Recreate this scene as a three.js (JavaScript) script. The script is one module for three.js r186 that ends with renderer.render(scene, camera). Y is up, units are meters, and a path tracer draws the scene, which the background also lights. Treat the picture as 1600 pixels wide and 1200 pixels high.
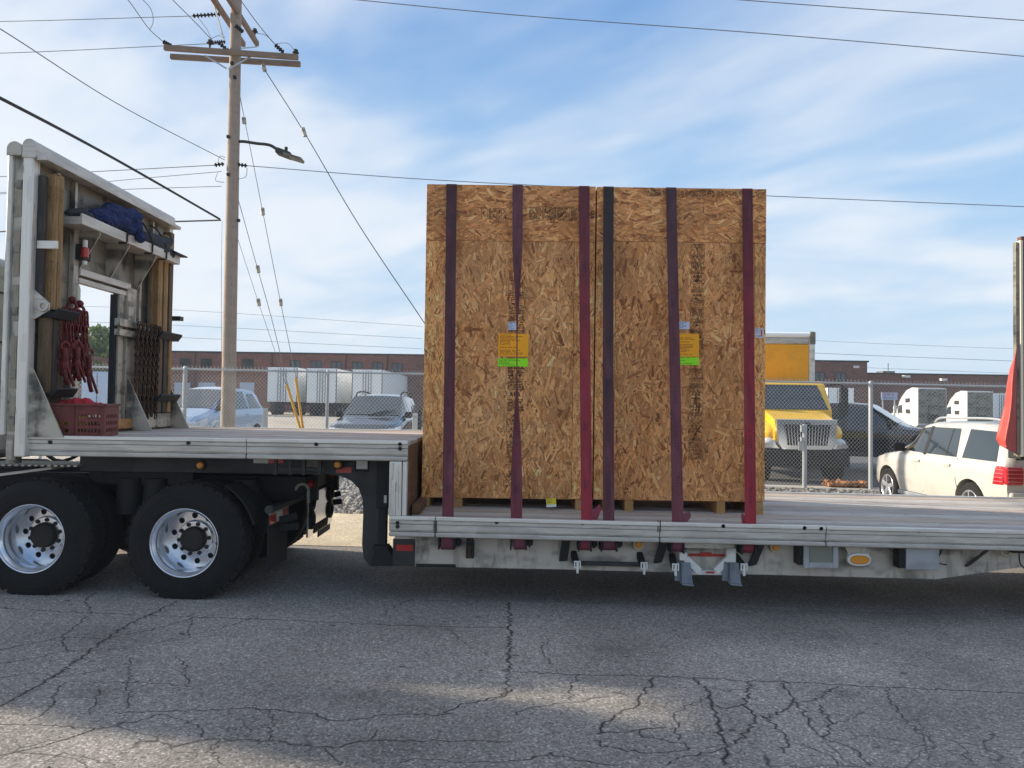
import * as THREE from 'three';
import { mergeGeometries, mergeVertices, toCreasedNormals } from 'three/addons/utils/BufferGeometryUtils.js';
import { RoundedBoxGeometry } from 'three/addons/geometries/RoundedBoxGeometry.js';
import { MarchingCubes } from 'three/addons/objects/MarchingCubes.js';
import { Brush, Evaluator, SUBTRACTION } from 'three-bvh-csg';

// ---------------------------------------------------------------- camera, sky, sun, exposure
const scene = new THREE.Scene();
const FOC = 1150, EYE = 1.80, PITCH = Math.atan(31 / FOC), ROLL = 0.0145;      // focal length in pixels of a 1600 x 1200 frame
const camera = new THREE.PerspectiveCamera(2 * Math.atan(600 / FOC) * 180 / Math.PI, 4 / 3, 0.1, 1200);
camera.position.set(0, EYE, 0);
camera.rotation.set(PITCH, 0, ROLL, 'YXZ');
const renderer = new THREE.WebGLRenderer({ antialias: true });
renderer.toneMapping = THREE.LinearToneMapping;
const EXPO = 2.0;
renderer.toneMappingExposure = EXPO;
renderer.shadowMap.enabled = true;
const SUN_AZ = 75.5 * Math.PI / 180, SUN_EL = 21.5 * Math.PI / 180;              // to the left of straight ahead
const SUN = new THREE.Vector3(-Math.sin(SUN_AZ) * Math.cos(SUN_EL), Math.sin(SUN_EL), -Math.cos(SUN_AZ) * Math.cos(SUN_EL));
const sun = new THREE.DirectionalLight(new THREE.Color().setRGB(1, 0.89, 0.74), 3.9);
sun.name = 'sun'; sun.position.copy(SUN).multiplyScalar(60); sun.castShadow = true;
sun.shadow.mapSize.set(4096, 4096); sun.shadow.radius = 1;
Object.assign(sun.shadow.camera, { left: -30, right: 30, top: 30, bottom: -30, near: 1, far: 160 });
scene.add(sun, sun.target);

const clamp = (x, a = 0, b = 1) => Math.min(b, Math.max(a, x)), lerp = (a, b, t) => a + (b - a) * t;
const sstep = (a, b, x) => { const t = clamp((x - a) / (b - a)); return t * t * (3 - 2 * t); };
function rng(seed) { let s = seed | 0; return () => { s = (s + 0x6d2b79f5) | 0; let t = Math.imul(s ^ (s >>> 15), 1 | s); t = (t + Math.imul(t ^ (t >>> 7), 61 | t)) ^ t; return ((t ^ (t >>> 14)) >>> 0) / 4294967296; }; }
const hash = (x, y, s = 0) => { let h = Math.imul(x | 0, 374761393) + Math.imul(y | 0, 668265263) + Math.imul(s | 0, 1442695041); h = Math.imul(h ^ (h >>> 13), 1274126177); return ((h ^ (h >>> 16)) >>> 0) / 4294967296; };
function vnoise(x, y, s = 0, px = 0, py = 0) {                                  // value noise, optionally periodic
  const ix = Math.floor(x), iy = Math.floor(y), fx = x - ix, fy = y - iy, u = fx * fx * (3 - 2 * fx), v = fy * fy * (3 - 2 * fy);
  const w = (n, p) => (p ? ((n % p) + p) % p : n), x0 = w(ix, px), x1 = w(ix + 1, px), y0 = w(iy, py), y1 = w(iy + 1, py);
  return lerp(lerp(hash(x0, y0, s), hash(x1, y0, s), u), lerp(hash(x0, y1, s), hash(x1, y1, s), u), v);
}
function fbm(x, y, s, o = 4, p = 0, q = 0) { let a = 0.5, t = 0, n = 0; for (let i = 0; i < o; i++) { t += a * vnoise(x, y, s + i, p, q); n += a; a *= 0.5; x *= 2; y *= 2; p *= 2; q *= 2; } return t / n; }

{ // a daylight sky with thin streaky cloud, as a float panorama
  const W = 2048, H = 1024, data = new Float32Array(W * H * 4);
  const hor = [0.61, 0.76, 0.89], mid = [0.365, 0.585, 0.855], zen = [0.145, 0.325, 0.67];
  for (let r = 0; r < H; r++) {
    const el = ((r + 0.5) / H - 0.5) * Math.PI, y = Math.sin(el), ce = Math.cos(el);
    for (let c = 0; c < W; c++) {
      const az = ((c + 0.5) / W - 0.5) * 2 * Math.PI, x = Math.cos(az) * ce, z = Math.sin(az) * ce;
      const cs = clamp(x * SUN.x + y * SUN.y + z * SUN.z, -1, 1), yy = Math.max(y, 0), o = (r * W + c) * 4;
      const t1 = sstep(0.0, 0.3, yy), t2 = sstep(0.2, 0.6, yy);
      const glow = 0.14 * Math.pow(Math.max(cs, 0), 5) + 0.30 * Math.pow(Math.max(cs, 0), 60);
      let cloud = 0;
      if (y > 0.004) {
        const k = 1 / (yy + 0.16), pu = x * k, pv = z * k;
        const ca = Math.cos(0.62), sa = Math.sin(0.62), qu = pu * ca + pv * sa, qv = -pu * sa + pv * ca;
        const wx = fbm(qu * 1.1 + 7, qv * 1.1 + 3, 11, 3) - 0.5, wy = fbm(qu * 1.1 + 31, qv * 1.1 + 17, 23, 3) - 0.5;
        const big = fbm(qu * 0.75 + wx * 1.1 + 2.7, qv * 1.35 + wy * 1.1 + 5.1, 41, 4);
        const fine = fbm(qu * 2.2 + wx * 2.4 + 9, qv * 6.5 + wy * 2.6, 57, 5);
        const puff = fbm(qu * 5 + wx * 2, qv * 7 + wy * 2, 77, 5);
        const left = sstep(0.25, -0.75, x / Math.max(0.2, ce));
        const streak = fbm(qu * 3.2 + wx * 3.2 + 4, qv * 15 + wy * 3.4 + 8, 97, 5);
        cloud = sstep(0.33, 0.78, big * 0.55 + fine * 0.29 + puff * 0.15 + streak * 0.08 + left * 0.15 - 0.035) * 0.84;
        cloud *= sstep(0.0, 0.12, yy) * 0.65 + 0.35;
      }
      const cl = [0.86, 0.895, 0.945];
      for (let i = 0; i < 3; i++) {
        let v = lerp(lerp(hor[i], mid[i], t1), zen[i], t2);
        v = lerp(v, cl[i], cloud);
        v += glow * [0.62, 0.55, 0.44][i];
        if (y < 0) v = lerp(v, [0.16, 0.15, 0.14][i], sstep(0, -0.05, y));
        data[o + i] = 1.06 * v / EXPO;
      }
      data[o + 3] = 1;
    }
  }
  const sky = new THREE.DataTexture(data, W, H, THREE.RGBAFormat, THREE.FloatType);
  sky.mapping = THREE.EquirectangularReflectionMapping; sky.magFilter = sky.minFilter = THREE.LinearFilter; sky.needsUpdate = true;
  scene.background = sky; scene.environment = sky;
}
scene.fog = new THREE.FogExp2(new THREE.Color().setRGB(0.72, 0.82, 0.92), 0.0009);

// ---------------------------------------------------------------- helpers
const V = (x, y, z) => new THREE.Vector3(x, y, z);
const CAMQ = new THREE.Quaternion().setFromEuler(camera.rotation);
function at(px, py, d) { const r = V((px - 800) / FOC, -(py - 600) / FOC, -1).applyQuaternion(CAMQ); const t = d / -r.z; return V(r.x * t, EYE + r.y * t, r.z * t); }   // what is seen at a pixel, d metres in front
function onX(px, py, x) { const r = V((px - 800) / FOC, -(py - 600) / FOC, -1).applyQuaternion(CAMQ); const t = x / r.x; return V(x, EYE + r.y * t, r.z * t); }
const SLOPE = -0.013;
function groundY(x, z) {
  const d = -z, rise = d < 17.6 ? 0 : d < 23 ? (d - 17.6) / 5.4 * 0.22 : d < 60 ? 0.22 + (d - 23) / 37 * 0.06 : 0.28;
  return SLOPE * clamp(x, -40, 40) + rise * clamp((4 - x) / 6, 0, 1);
}
function onGround(px, py) { const r = V((px - 800) / FOC, -(py - 600) / FOC, -1).applyQuaternion(CAMQ); const t = -EYE / (r.y - SLOPE * r.x); return V(r.x * t, EYE + r.y * t, r.z * t); }
const used = {};
function numbered(n) { const k = used[n] = (used[n] ?? -1) + 1; return k ? n + '_' + String(k).padStart(3, '0') : n; }
function tag(o, label, category, group, kind) { o.userData.label = label; if (category) o.userData.category = category; if (group) o.userData.group = group; if (kind) o.userData.kind = kind; return o; }
function thing(name, label, category, pos = [0, 0, 0], turn = 0, group) { const o = new THREE.Group(); o.name = numbered(name); o.position.set(...pos); o.rotation.y = turn; scene.add(o); return tag(o, label, category, group); }
function copyOf(src, label, pos, turn) { const c = src.clone(); c.userData = { ...src.userData, label }; c.name = numbered(src.name.replace(/_\d+$/, '')); if (pos) c.position.set(...pos); if (turn !== undefined) c.rotation.y = turn; scene.add(c); return c; }
const _a = V(), _b = V(), _c = V();
function metric(g, swap) {                                                     // uv in metres from the dominant axis of each face
  if (g.index) g = g.toNonIndexed();
  for (const k of Object.keys(g.attributes)) if (k !== 'position' && k !== 'normal') g.deleteAttribute(k);
  if (!g.attributes.normal) g.computeVertexNormals();
  const p = g.attributes.position, uv = new Float32Array(p.count * 2);
  for (let i = 0; i < p.count; i += 3) {
    _a.fromBufferAttribute(p, i); _b.fromBufferAttribute(p, i + 1).sub(_a); _c.fromBufferAttribute(p, i + 2).sub(_a); _b.cross(_c);
    const ax = Math.abs(_b.x), ay = Math.abs(_b.y), az = Math.abs(_b.z);
    for (let j = i; j < i + 3; j++) {
      let u, v; const x = p.getX(j), y = p.getY(j), z = p.getZ(j);
      if (ay >= ax && ay >= az) { u = x; v = z; } else if (ax >= az) { u = z; v = y; } else { u = x; v = y; }
      if (swap) [u, v] = [v, u];
      uv[j * 2] = u; uv[j * 2 + 1] = v;
    }
  }
  g.setAttribute('uv', new THREE.BufferAttribute(uv, 2));
  return g;
}
const M4 = () => new THREE.Matrix4();
class MB {
  constructor(mat = null) { this.g = []; this.m = mat; this.swap = false; }
  add(g, m) { g = metric(g.clone ? g : g, this.swap); if (m) g.applyMatrix4(m); if (this.m) g.applyMatrix4(this.m); this.g.push(g); return this; }
  raw(g, m) { if (g.index) g = g.toNonIndexed(); for (const k of Object.keys(g.attributes)) if (!['position', 'normal', 'uv'].includes(k)) g.deleteAttribute(k); if (m) g.applyMatrix4(m); if (this.m) g.applyMatrix4(this.m); this.g.push(g); return this; }
  box(x0, x1, y0, y1, z0, z1, r = 0) {
    const w = Math.abs(x1 - x0), h = Math.abs(y1 - y0), d = Math.abs(z1 - z0);
    const g = r ? new RoundedBoxGeometry(w, h, d, 1, Math.min(r, w / 2.01, h / 2.01, d / 2.01)) : new THREE.BoxGeometry(w, h, d);
    return this.add(g.translate((x0 + x1) / 2, (y0 + y1) / 2, (z0 + z1) / 2));
  }
  bar(p, q, w, h, roll = 0, r = 0) {                                            // a box from p to q, w across and h high
    const L = p.distanceTo(q), g = r ? new RoundedBoxGeometry(L, h, w, 1, Math.min(r, w / 2.01, h / 2.01)) : new THREE.BoxGeometry(L, h, w);
    const xa = q.clone().sub(p).normalize(), up = Math.abs(xa.y) > 0.95 ? V(0, 0, 1) : V(0, 1, 0), za = xa.clone().cross(up).normalize(), ya = za.clone().cross(xa);
    return this.add(metric(g.rotateX(roll), this.swap), M4().makeBasis(xa, ya, za).setPosition(p.clone().add(q).multiplyScalar(0.5)));
  }
  cyl(p, q, r0, r1 = r0, n = 12, open = false) {
    const L = p.distanceTo(q), g = new THREE.CylinderGeometry(r1, r0, L, n, 1, open);
    return this.add(g, M4().compose(p.clone().add(q).multiplyScalar(0.5), new THREE.Quaternion().setFromUnitVectors(V(0, 1, 0), q.clone().sub(p).normalize()), V(1, 1, 1)));
  }
  tube(pts, r, seg = 24, rad = 6, closed = false) { return this.add(new THREE.TubeGeometry(new THREE.CatmullRomCurve3(pts, closed), seg, r, rad, closed)); }
  prism(pts, depth, m, bevel = 0, holes = []) {
    const s = new THREE.Shape(pts.map(([x, y]) => new THREE.Vector2(x, y)));
    for (const h of holes) s.holes.push(new THREE.Path(h.map(([x, y]) => new THREE.Vector2(x, y))));
    const g = new THREE.ExtrudeGeometry(s, { depth, bevelEnabled: bevel > 0, bevelThickness: bevel, bevelSize: bevel, bevelSegments: 1, curveSegments: 10 });
    return this.add(g, m);
  }
  lathe(pts, n, m) { return this.add(new THREE.LatheGeometry(pts.map(([x, y]) => new THREE.Vector2(x, y)), n), m); }
  build(name, mat, parent, label) {
    const g = this.g.length > 1 ? mergeGeometries(this.g) : this.g[0];
    const o = new THREE.Mesh(g, mat); o.name = parent ? name : numbered(name); o.castShadow = o.receiveShadow = true; if (label) o.userData.label = label;
    (parent ?? scene).add(o); return o;
  }
}
const mb = (m) => new MB(m);
function vert(m) { m.swap = true; return m; }
const vb = (m) => vert(new MB(m));
function recenter(o) {                                                          // put a one-mesh thing's origin at its base
  o.geometry.computeBoundingBox(); const b = o.geometry.boundingBox, c = V((b.min.x + b.max.x) / 2, b.min.y, (b.min.z + b.max.z) / 2);
  o.geometry.translate(-c.x, -c.y, -c.z); o.position.add(c); return o;
}
const AX = { toZ: M4().makeRotationX(Math.PI / 2) };                           // a lathe's axis turned to +z

// ---------------------------------------------------------------- textures and materials
function canvas(w, h, draw) { const c = document.createElement('canvas'); c.width = w; c.height = h; draw(c.getContext('2d'), w, h); return c; }
function texOf(c, su, sv, srgb = true) { const t = new THREE.CanvasTexture(c); t.wrapS = t.wrapT = THREE.RepeatWrapping; if (su) t.repeat.set(1 / su, 1 / sv); if (srgb) t.colorSpace = THREE.SRGBColorSpace; return t; }
function dataTex(w, h, su, sv, fn, srgb = true) {
  const d = new Uint8Array(w * h * 4);
  for (let j = 0; j < h; j++) for (let i = 0; i < w; i++) { const p = fn(i, j), o = (j * w + i) * 4; d[o] = clamp(p[0], 0, 255); d[o + 1] = clamp(p[1], 0, 255); d[o + 2] = clamp(p[2], 0, 255); d[o + 3] = 255; }
  const t = new THREE.DataTexture(d, w, h); t.wrapS = t.wrapT = THREE.RepeatWrapping; t.magFilter = THREE.LinearFilter; t.minFilter = THREE.LinearMipmapLinearFilter; t.generateMipmaps = true;
  if (su) t.repeat.set(1 / su, 1 / sv); if (srgb) t.colorSpace = THREE.SRGBColorSpace; t.needsUpdate = true; return t;
}
const std = (o) => new THREE.MeshStandardMaterial(o), phy = (o) => new THREE.MeshPhysicalMaterial(o);
const rgb = (a, k = 1) => `rgb(${a.map((v) => Math.round(clamp(v * k, 0, 255))).join(',')})`;
function osb(seed, tall, lift = 1) {                                                      // oriented strand board, 1.22 x 2.44 m
  const r = rng(seed), pal = [[212, 151, 92], [192, 130, 74], [226, 166, 106], [170, 108, 56], [204, 140, 82], [140, 84, 42], [234, 180, 122], [184, 122, 68]];
  return canvas(1024, 2048, (g, w, h) => {
    g.fillStyle = '#a87040'; g.fillRect(0, 0, w, h);
    for (let i = 0; i < 10500; i++) {
      const big = i < 5000 ? 1.85 : 1.3, L = (34 + 78 * r() * r() + 18 * r()) * big, B = (6 + 20 * r() * r()) * big, a = (r() < 0.72 ? (r() - 0.5) * 1.25 : (r() - 0.5) * Math.PI) + (tall ? Math.PI / 2 : 0);
      const c = pal[Math.floor(r() * r() * 1.15 * pal.length) % pal.length], k = (0.93 + 0.30 * r()) * lift, x = r() * w, y = r() * h, j = () => 0.82 + 0.36 * r(), p = [[-L / 2 * j(), -B / 2 * j()], [L / 2 * j(), -B / 2 * j()], [L / 2 * j(), B / 2 * j()], [-L / 2 * j(), B / 2 * j()]];
      const ox = x < 150 ? [0, w] : x > w - 150 ? [0, -w] : [0], oy = y < 150 ? [0, h] : y > h - 150 ? [0, -h] : [0], nl = r();
      for (const dx of ox) for (const dy of oy) {
        g.save(); g.translate(x + dx, y + dy); g.rotate(a);
        g.beginPath(); p.forEach(([q, s], n) => (n ? g.lineTo(q, s) : g.moveTo(q, s))); g.closePath();
        g.fillStyle = rgb(c, k); g.fill();
        g.strokeStyle = 'rgba(70,40,18,' + (0.18 + 0.3 * nl).toFixed(2) + ')'; g.lineWidth = 1.1; g.beginPath(); g.moveTo(...p[2]); g.lineTo(...p[3]); g.stroke();
        g.strokeStyle = 'rgba(90,55,25,0.16)'; g.lineWidth = 0.8; g.beginPath(); g.moveTo(-L * 0.42, -B * 0.15); g.lineTo(L * 0.4, -B * 0.1); g.moveTo(-L * 0.4, B * 0.2); g.lineTo(L * 0.38, B * 0.16); g.stroke();
        if (i > 10000 && i % 5 === 0) { g.fillStyle = 'rgba(58,32,14,0.75)'; g.fillRect(-B * 0.5, -B * 0.12, B * 1.2, B * 0.22); }
        g.restore();
      }
    }
    for (let i = 0; i < 60; i++) { const x = r() * w, y = r() * h, R = 60 + 220 * r(), q = g.createRadialGradient(x, y, 0, x, y, R), c = r() < 0.6 ? '70,40,16' : '240,200,150'; q.addColorStop(0, `rgba(${c},${(0.05 + 0.08 * r()).toFixed(3)})`); q.addColorStop(1, `rgba(${c},0)`); g.fillStyle = q; g.fillRect(x - R, y - R, 2 * R, 2 * R); }
  });
}
const osbC = [osb(5, true), osb(91, false), osb(37, true)];
const osbMat = osbC.map((c, i) => std({ color: [0xffffff, 0xfbf4ee, 0xf6efe8][i], map: texOf(c, 1.22, 2.44), bumpMap: texOf(c, 1.22, 2.44, false), bumpScale: 0.0014, roughness: 0.72 }));
const osbEdge = std({ map: texOf(osb(14, true, 1.08), 0.75, 2.0), roughness: 0.8 });
function grain(seed, base, vary, o = {}) {                                     // wood: the grain runs along u
  const r = rng(seed), w = o.w ?? 1024, h = o.h ?? 256;
  return canvas(w, h, (g) => {
    g.fillStyle = rgb(base); g.fillRect(0, 0, w, h);
    for (let i = 0; i < (o.n ?? 900); i++) {
      const y = r() * h, x = r() * w, L = w * (0.1 + 0.7 * r() * r()), k = 1 + (r() - 0.5) * vary, a = (0.12 + 0.4 * r()) * (o.a ?? 1);
      g.strokeStyle = `rgba(${base.map((v) => Math.round(clamp(v * k, 0, 255))).join(',')},${a.toFixed(2)})`; g.lineWidth = 0.6 + 2.4 * r() * r();
      for (const dx of [0, -w]) { g.beginPath(); g.moveTo(x + dx, y); g.bezierCurveTo(x + dx + L * 0.3, y + (r() - 0.5) * 5, x + dx + L * 0.6, y + (r() - 0.5) * 5, x + dx + L, y + (r() - 0.5) * 4); g.stroke(); }
    }
    for (let i = 0; i < (o.cracks ?? 14); i++) {
      const y = r() * h, x = r() * w * 0.9, L = 30 + 200 * r() * r(); g.strokeStyle = `rgba(25,20,16,${(0.3 + 0.5 * r()).toFixed(2)})`; g.lineWidth = 0.8 + 1.4 * r();
      g.beginPath(); g.moveTo(x, y); g.quadraticCurveTo(x + L / 2, y + (r() - 0.5) * 6, x + L, y + (r() - 0.5) * 6); g.stroke();
    }
    for (let i = 0; i < (o.knots ?? 5); i++) { const y = r() * h, x = r() * w; g.fillStyle = `rgba(60,36,18,${0.25 + 0.4 * r()})`; g.beginPath(); g.ellipse(x, y, 6 + 10 * r(), 3 + 4 * r(), 0, 0, 7); g.fill(); }
    for (let i = 0; i < (o.blotch ?? 30); i++) { const y = r() * h, x = r() * w, R = 10 + 60 * r(); g.fillStyle = r() < 0.5 ? 'rgba(20,16,12,0.05)' : 'rgba(255,250,240,0.05)'; g.beginPath(); g.ellipse(x, y, R * 2, R * 0.5, 0, 0, 7); g.fill(); }
  });
}
const woodOf = (c, su, sv, o = {}) => std({ map: texOf(c, su, sv), bumpMap: texOf(c, su, sv, false), bumpScale: 0.002, roughness: 0.85, ...o });
const MAT = {};
MAT.deckA = woodOf(grain(3, [186, 178, 168], 0.7, { n: 1500, cracks: 50, blotch: 60 }), 1.6, 0.3);
MAT.deckB = woodOf(grain(4, [164, 155, 146], 0.8, { n: 1500, cracks: 60, blotch: 60 }), 1.7, 0.31);
MAT.deckC = woodOf(grain(6, [178, 162, 146], 0.7, { n: 1500, cracks: 50, blotch: 60 }), 1.5, 0.29);
MAT.yellowWood = woodOf(grain(8, [136, 104, 60], 1.1, { n: 1300, knots: 14, cracks: 60, blotch: 160 }), 1.1, 0.22);
MAT.darkWood = woodOf(grain(9, [92, 74, 52], 0.8, { n: 900, knots: 6, cracks: 40 }), 1.0, 0.22);
MAT.blackWood = woodOf(grain(10, [62, 58, 54], 0.8, { n: 900, cracks: 30 }), 1.0, 0.22);
MAT.brownBoard = woodOf(grain(12, [104, 70, 44], 0.6, { n: 900, cracks: 20 }), 0.9, 0.5);
MAT.blockWood = woodOf(grain(15, [176, 130, 78], 0.5, { n: 700 }), 0.8, 0.2);
MAT.poleWood = woodOf(grain(16, [160, 143, 127], 0.5, { n: 1800, cracks: 120, knots: 6, w: 1024, h: 512 }), 2.2, 0.6, { bumpScale: 0.004 });
MAT.armWood = woodOf(grain(17, [138, 116, 98], 0.4, { n: 900, cracks: 40 }), 1.4, 0.3);
const alC = grain(20, [196, 189, 178], 0.42, { n: 1400, cracks: 26, knots: 0, blotch: 110, a: 0.8 });
MAT.alum = std({ map: texOf(alC, 1.8, 0.5), roughness: 0.45, metalness: 0.3, bumpMap: texOf(alC, 1.8, 0.5, false), bumpScale: 0.0006 });
MAT.alumDull = std({ map: texOf(alC, 2.3, 0.7), color: 0xb9b7ad, roughness: 0.6, metalness: 0.35 });
MAT.alumBright = std({ map: texOf(grain(22, [222, 216, 206], 0.3, { n: 900, cracks: 30, knots: 0, blotch: 80, a: 0.7 }), 2.1, 0.6), roughness: 0.36, metalness: 0.3 });
const grime = (base, seed, amt = 1) => dataTex(512, 512, 2.2, 1.1, (i, j) => {
  const n = fbm(i / 64, j / 64, seed, 5, 8, 8), s = fbm(i / 16, j / 128, seed + 9, 4, 32, 4), k = 1 - amt * (0.55 * sstep(0.5, 0.8, n) + 0.28 * sstep(0.55, 0.75, s)) + 0.05 * (hash(i, j, seed) - 0.5);
  return [base[0] * k, base[1] * k * 0.995, base[2] * k * 0.98];
});
MAT.beam = std({ map: grime([198, 189, 176], 71, 0.6), roughness: 0.6 });
MAT.panel = std({ map: grime([134, 130, 118], 72, 0.8), roughness: 0.45, metalness: 0.35 });
MAT.panelLight = std({ map: grime([186, 180, 166], 73, 0.8), roughness: 0.5, metalness: 0.2 });
MAT.whitePaint = std({ map: grime([228, 226, 220], 74, 0.3), roughness: 0.5 });
MAT.gooseneck = std({ map: grime([48, 50, 50], 75, 0.5), roughness: 0.55 });
MAT.black = std({ color: 0x151617, roughness: 0.7 });
MAT.blackGloss = std({ color: 0x101214, roughness: 0.3 });
MAT.dark = std({ map: grime([31, 32, 32], 76, 0.5), roughness: 0.7 });
MAT.greyBox = std({ map: grime([168, 170, 172], 77, 0.25), roughness: 0.5 });
MAT.plateGrey = std({ map: grime([132, 140, 152], 78, 0.4), roughness: 0.45, metalness: 0.4 });
MAT.redTape = phy({ color: 0xb3201c, roughness: 0.35, clearcoat: 0.4 });
MAT.whiteTape = std({ color: 0xc9c7c0, roughness: 0.4 });
MAT.amber = phy({ color: 0xd98a10, roughness: 0.25, clearcoat: 0.6 });
MAT.amberCore = phy({ color: 0xe07a06, roughness: 0.2, clearcoat: 0.8 });
MAT.beigeRing = std({ color: 0xb9aa8c, roughness: 0.6 });
MAT.tyre = std({ map: grime([27, 26, 25], 79, 0.5), roughness: 0.95 });
MAT.rim = std({ color: 0xe2e4e8, roughness: 0.2, metalness: 0.82 });
MAT.rubber = std({ color: 0x1d1e1e, roughness: 0.85 });
MAT.hub = std({ map: grime([46, 42, 38], 80, 0.6), roughness: 0.8 });
MAT.chrome = std({ color: 0xcfd3d8, roughness: 0.15, metalness: 1 });
MAT.galv = std({ color: 0xb4b8ba, roughness: 0.45, metalness: 0.5 });
MAT.wire = std({ color: 0xb0b2b0, roughness: 0.4, metalness: 0.35 });
MAT.cable = std({ color: 0x26292c, roughness: 0.7 });
MAT.thinCable = std({ color: 0x6c7176, roughness: 0.6 });
MAT.redChain = std({ map: grime([108, 32, 30], 81, 1), roughness: 0.55, metalness: 0.2 });
MAT.rust = std({ map: grime([82, 62, 46], 82, 0.6), roughness: 0.75, metalness: 0.3 });
MAT.crateRed = std({ map: grime([112, 52, 46], 83, 0.6), roughness: 0.65 });
MAT.glass = phy({ color: 0x1c262b, roughness: 0.06, metalness: 0, clearcoat: 1, clearcoatRoughness: 0.02 });
MAT.glassBlue = phy({ color: 0x1b272d, roughness: 0.08, clearcoat: 1 });
MAT.winGlass = phy({ color: 0x232a2c, roughness: 0.12, clearcoat: 0.6 });
MAT.whiteTruck = phy({ color: 0xe4e3dc, roughness: 0.4, clearcoat: 0.3 });
MAT.trailerWhite = std({ color: 0xf6f5f0, roughness: 0.5 });
MAT.concrete = std({ color: 0xb4ad9f, roughness: 0.9 });

// ---------------------------------------------------------------- the ground, the road, the lots
function sheet(name, x0, x1, z0, z1, lift, mat, opt = {}) {
  const xs = [], zs = [], nx = opt.nx ?? 24, nz = opt.nz ?? 20, put = (l, a, b, n, extra) => { for (let i = 0; i <= n; i++) l.push(lerp(a, b, i / n)); for (const e of extra) if (e > Math.min(a, b) && e < Math.max(a, b)) l.push(e); l.sort((p, q) => p - q); };
  put(xs, x0, x1, nx, [-40, -2, 4, 40]); put(zs, z0, z1, nz, [-17.6, -23, -60]);
  const pos = [], uv = [], idx = [];
  for (const z of zs) for (const x of xs) { pos.push(x, groundY(x, z) + lift + (opt.bump ? opt.bump(x, z) : 0), z); uv.push(opt.unit ? (x - x0) / (x1 - x0) : x, opt.unit ? (z - z0) / (z1 - z0) : z); }
  for (let j = 0; j < zs.length - 1; j++) for (let i = 0; i < xs.length - 1; i++) { const a = j * xs.length + i, b = a + 1, c = a + xs.length, d = c + 1; idx.push(a, c, b, b, c, d); }
  const g = new THREE.BufferGeometry(); g.setAttribute('position', new THREE.Float32BufferAttribute(pos, 3)); g.setAttribute('uv', new THREE.Float32BufferAttribute(uv, 2)); g.setIndex(idx); g.computeVertexNormals();
  const o = new THREE.Mesh(g, mat); o.name = numbered(name); o.receiveShadow = true; o.userData.kind = 'structure'; o.userData.label = opt.label; scene.add(o); return o;
}
const aggregate = (i, j, s, sc, W = 0) => {                                     // chips of stone in old asphalt
  const a = vnoise(i / 3.1, j / 3.1, s, 0, 0), b = hash(i >> 1, j >> 1, s + 3), c = hash(i, j, s + 5);
  let k = 0.85 + 0.25 * a + 0.13 * (c - 0.5);
  if (b > 0.86) k += 0.28 * (b - 0.86) / 0.14 + 0.10; else if (b < 0.14) k -= 0.22;
  return k;
};
const ASPH = [141, 134, 126];
const roadTile = dataTex(1024, 1024, 5, 5, (i, j) => { const k = aggregate(i, j, 300) * (0.86 + 0.28 * fbm(i / 128, j / 128, 310, 4, 8, 8)); return ASPH.map((v) => v * k); });
const roadBump = dataTex(512, 512, 1.6, 1.6, (i, j) => { const k = 128 + 90 * (vnoise(i / 4, j / 4, 320, 128, 128) - 0.5) + 80 * (hash(i, j, 321) - 0.5); return [k, k, k]; }, false);
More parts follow.
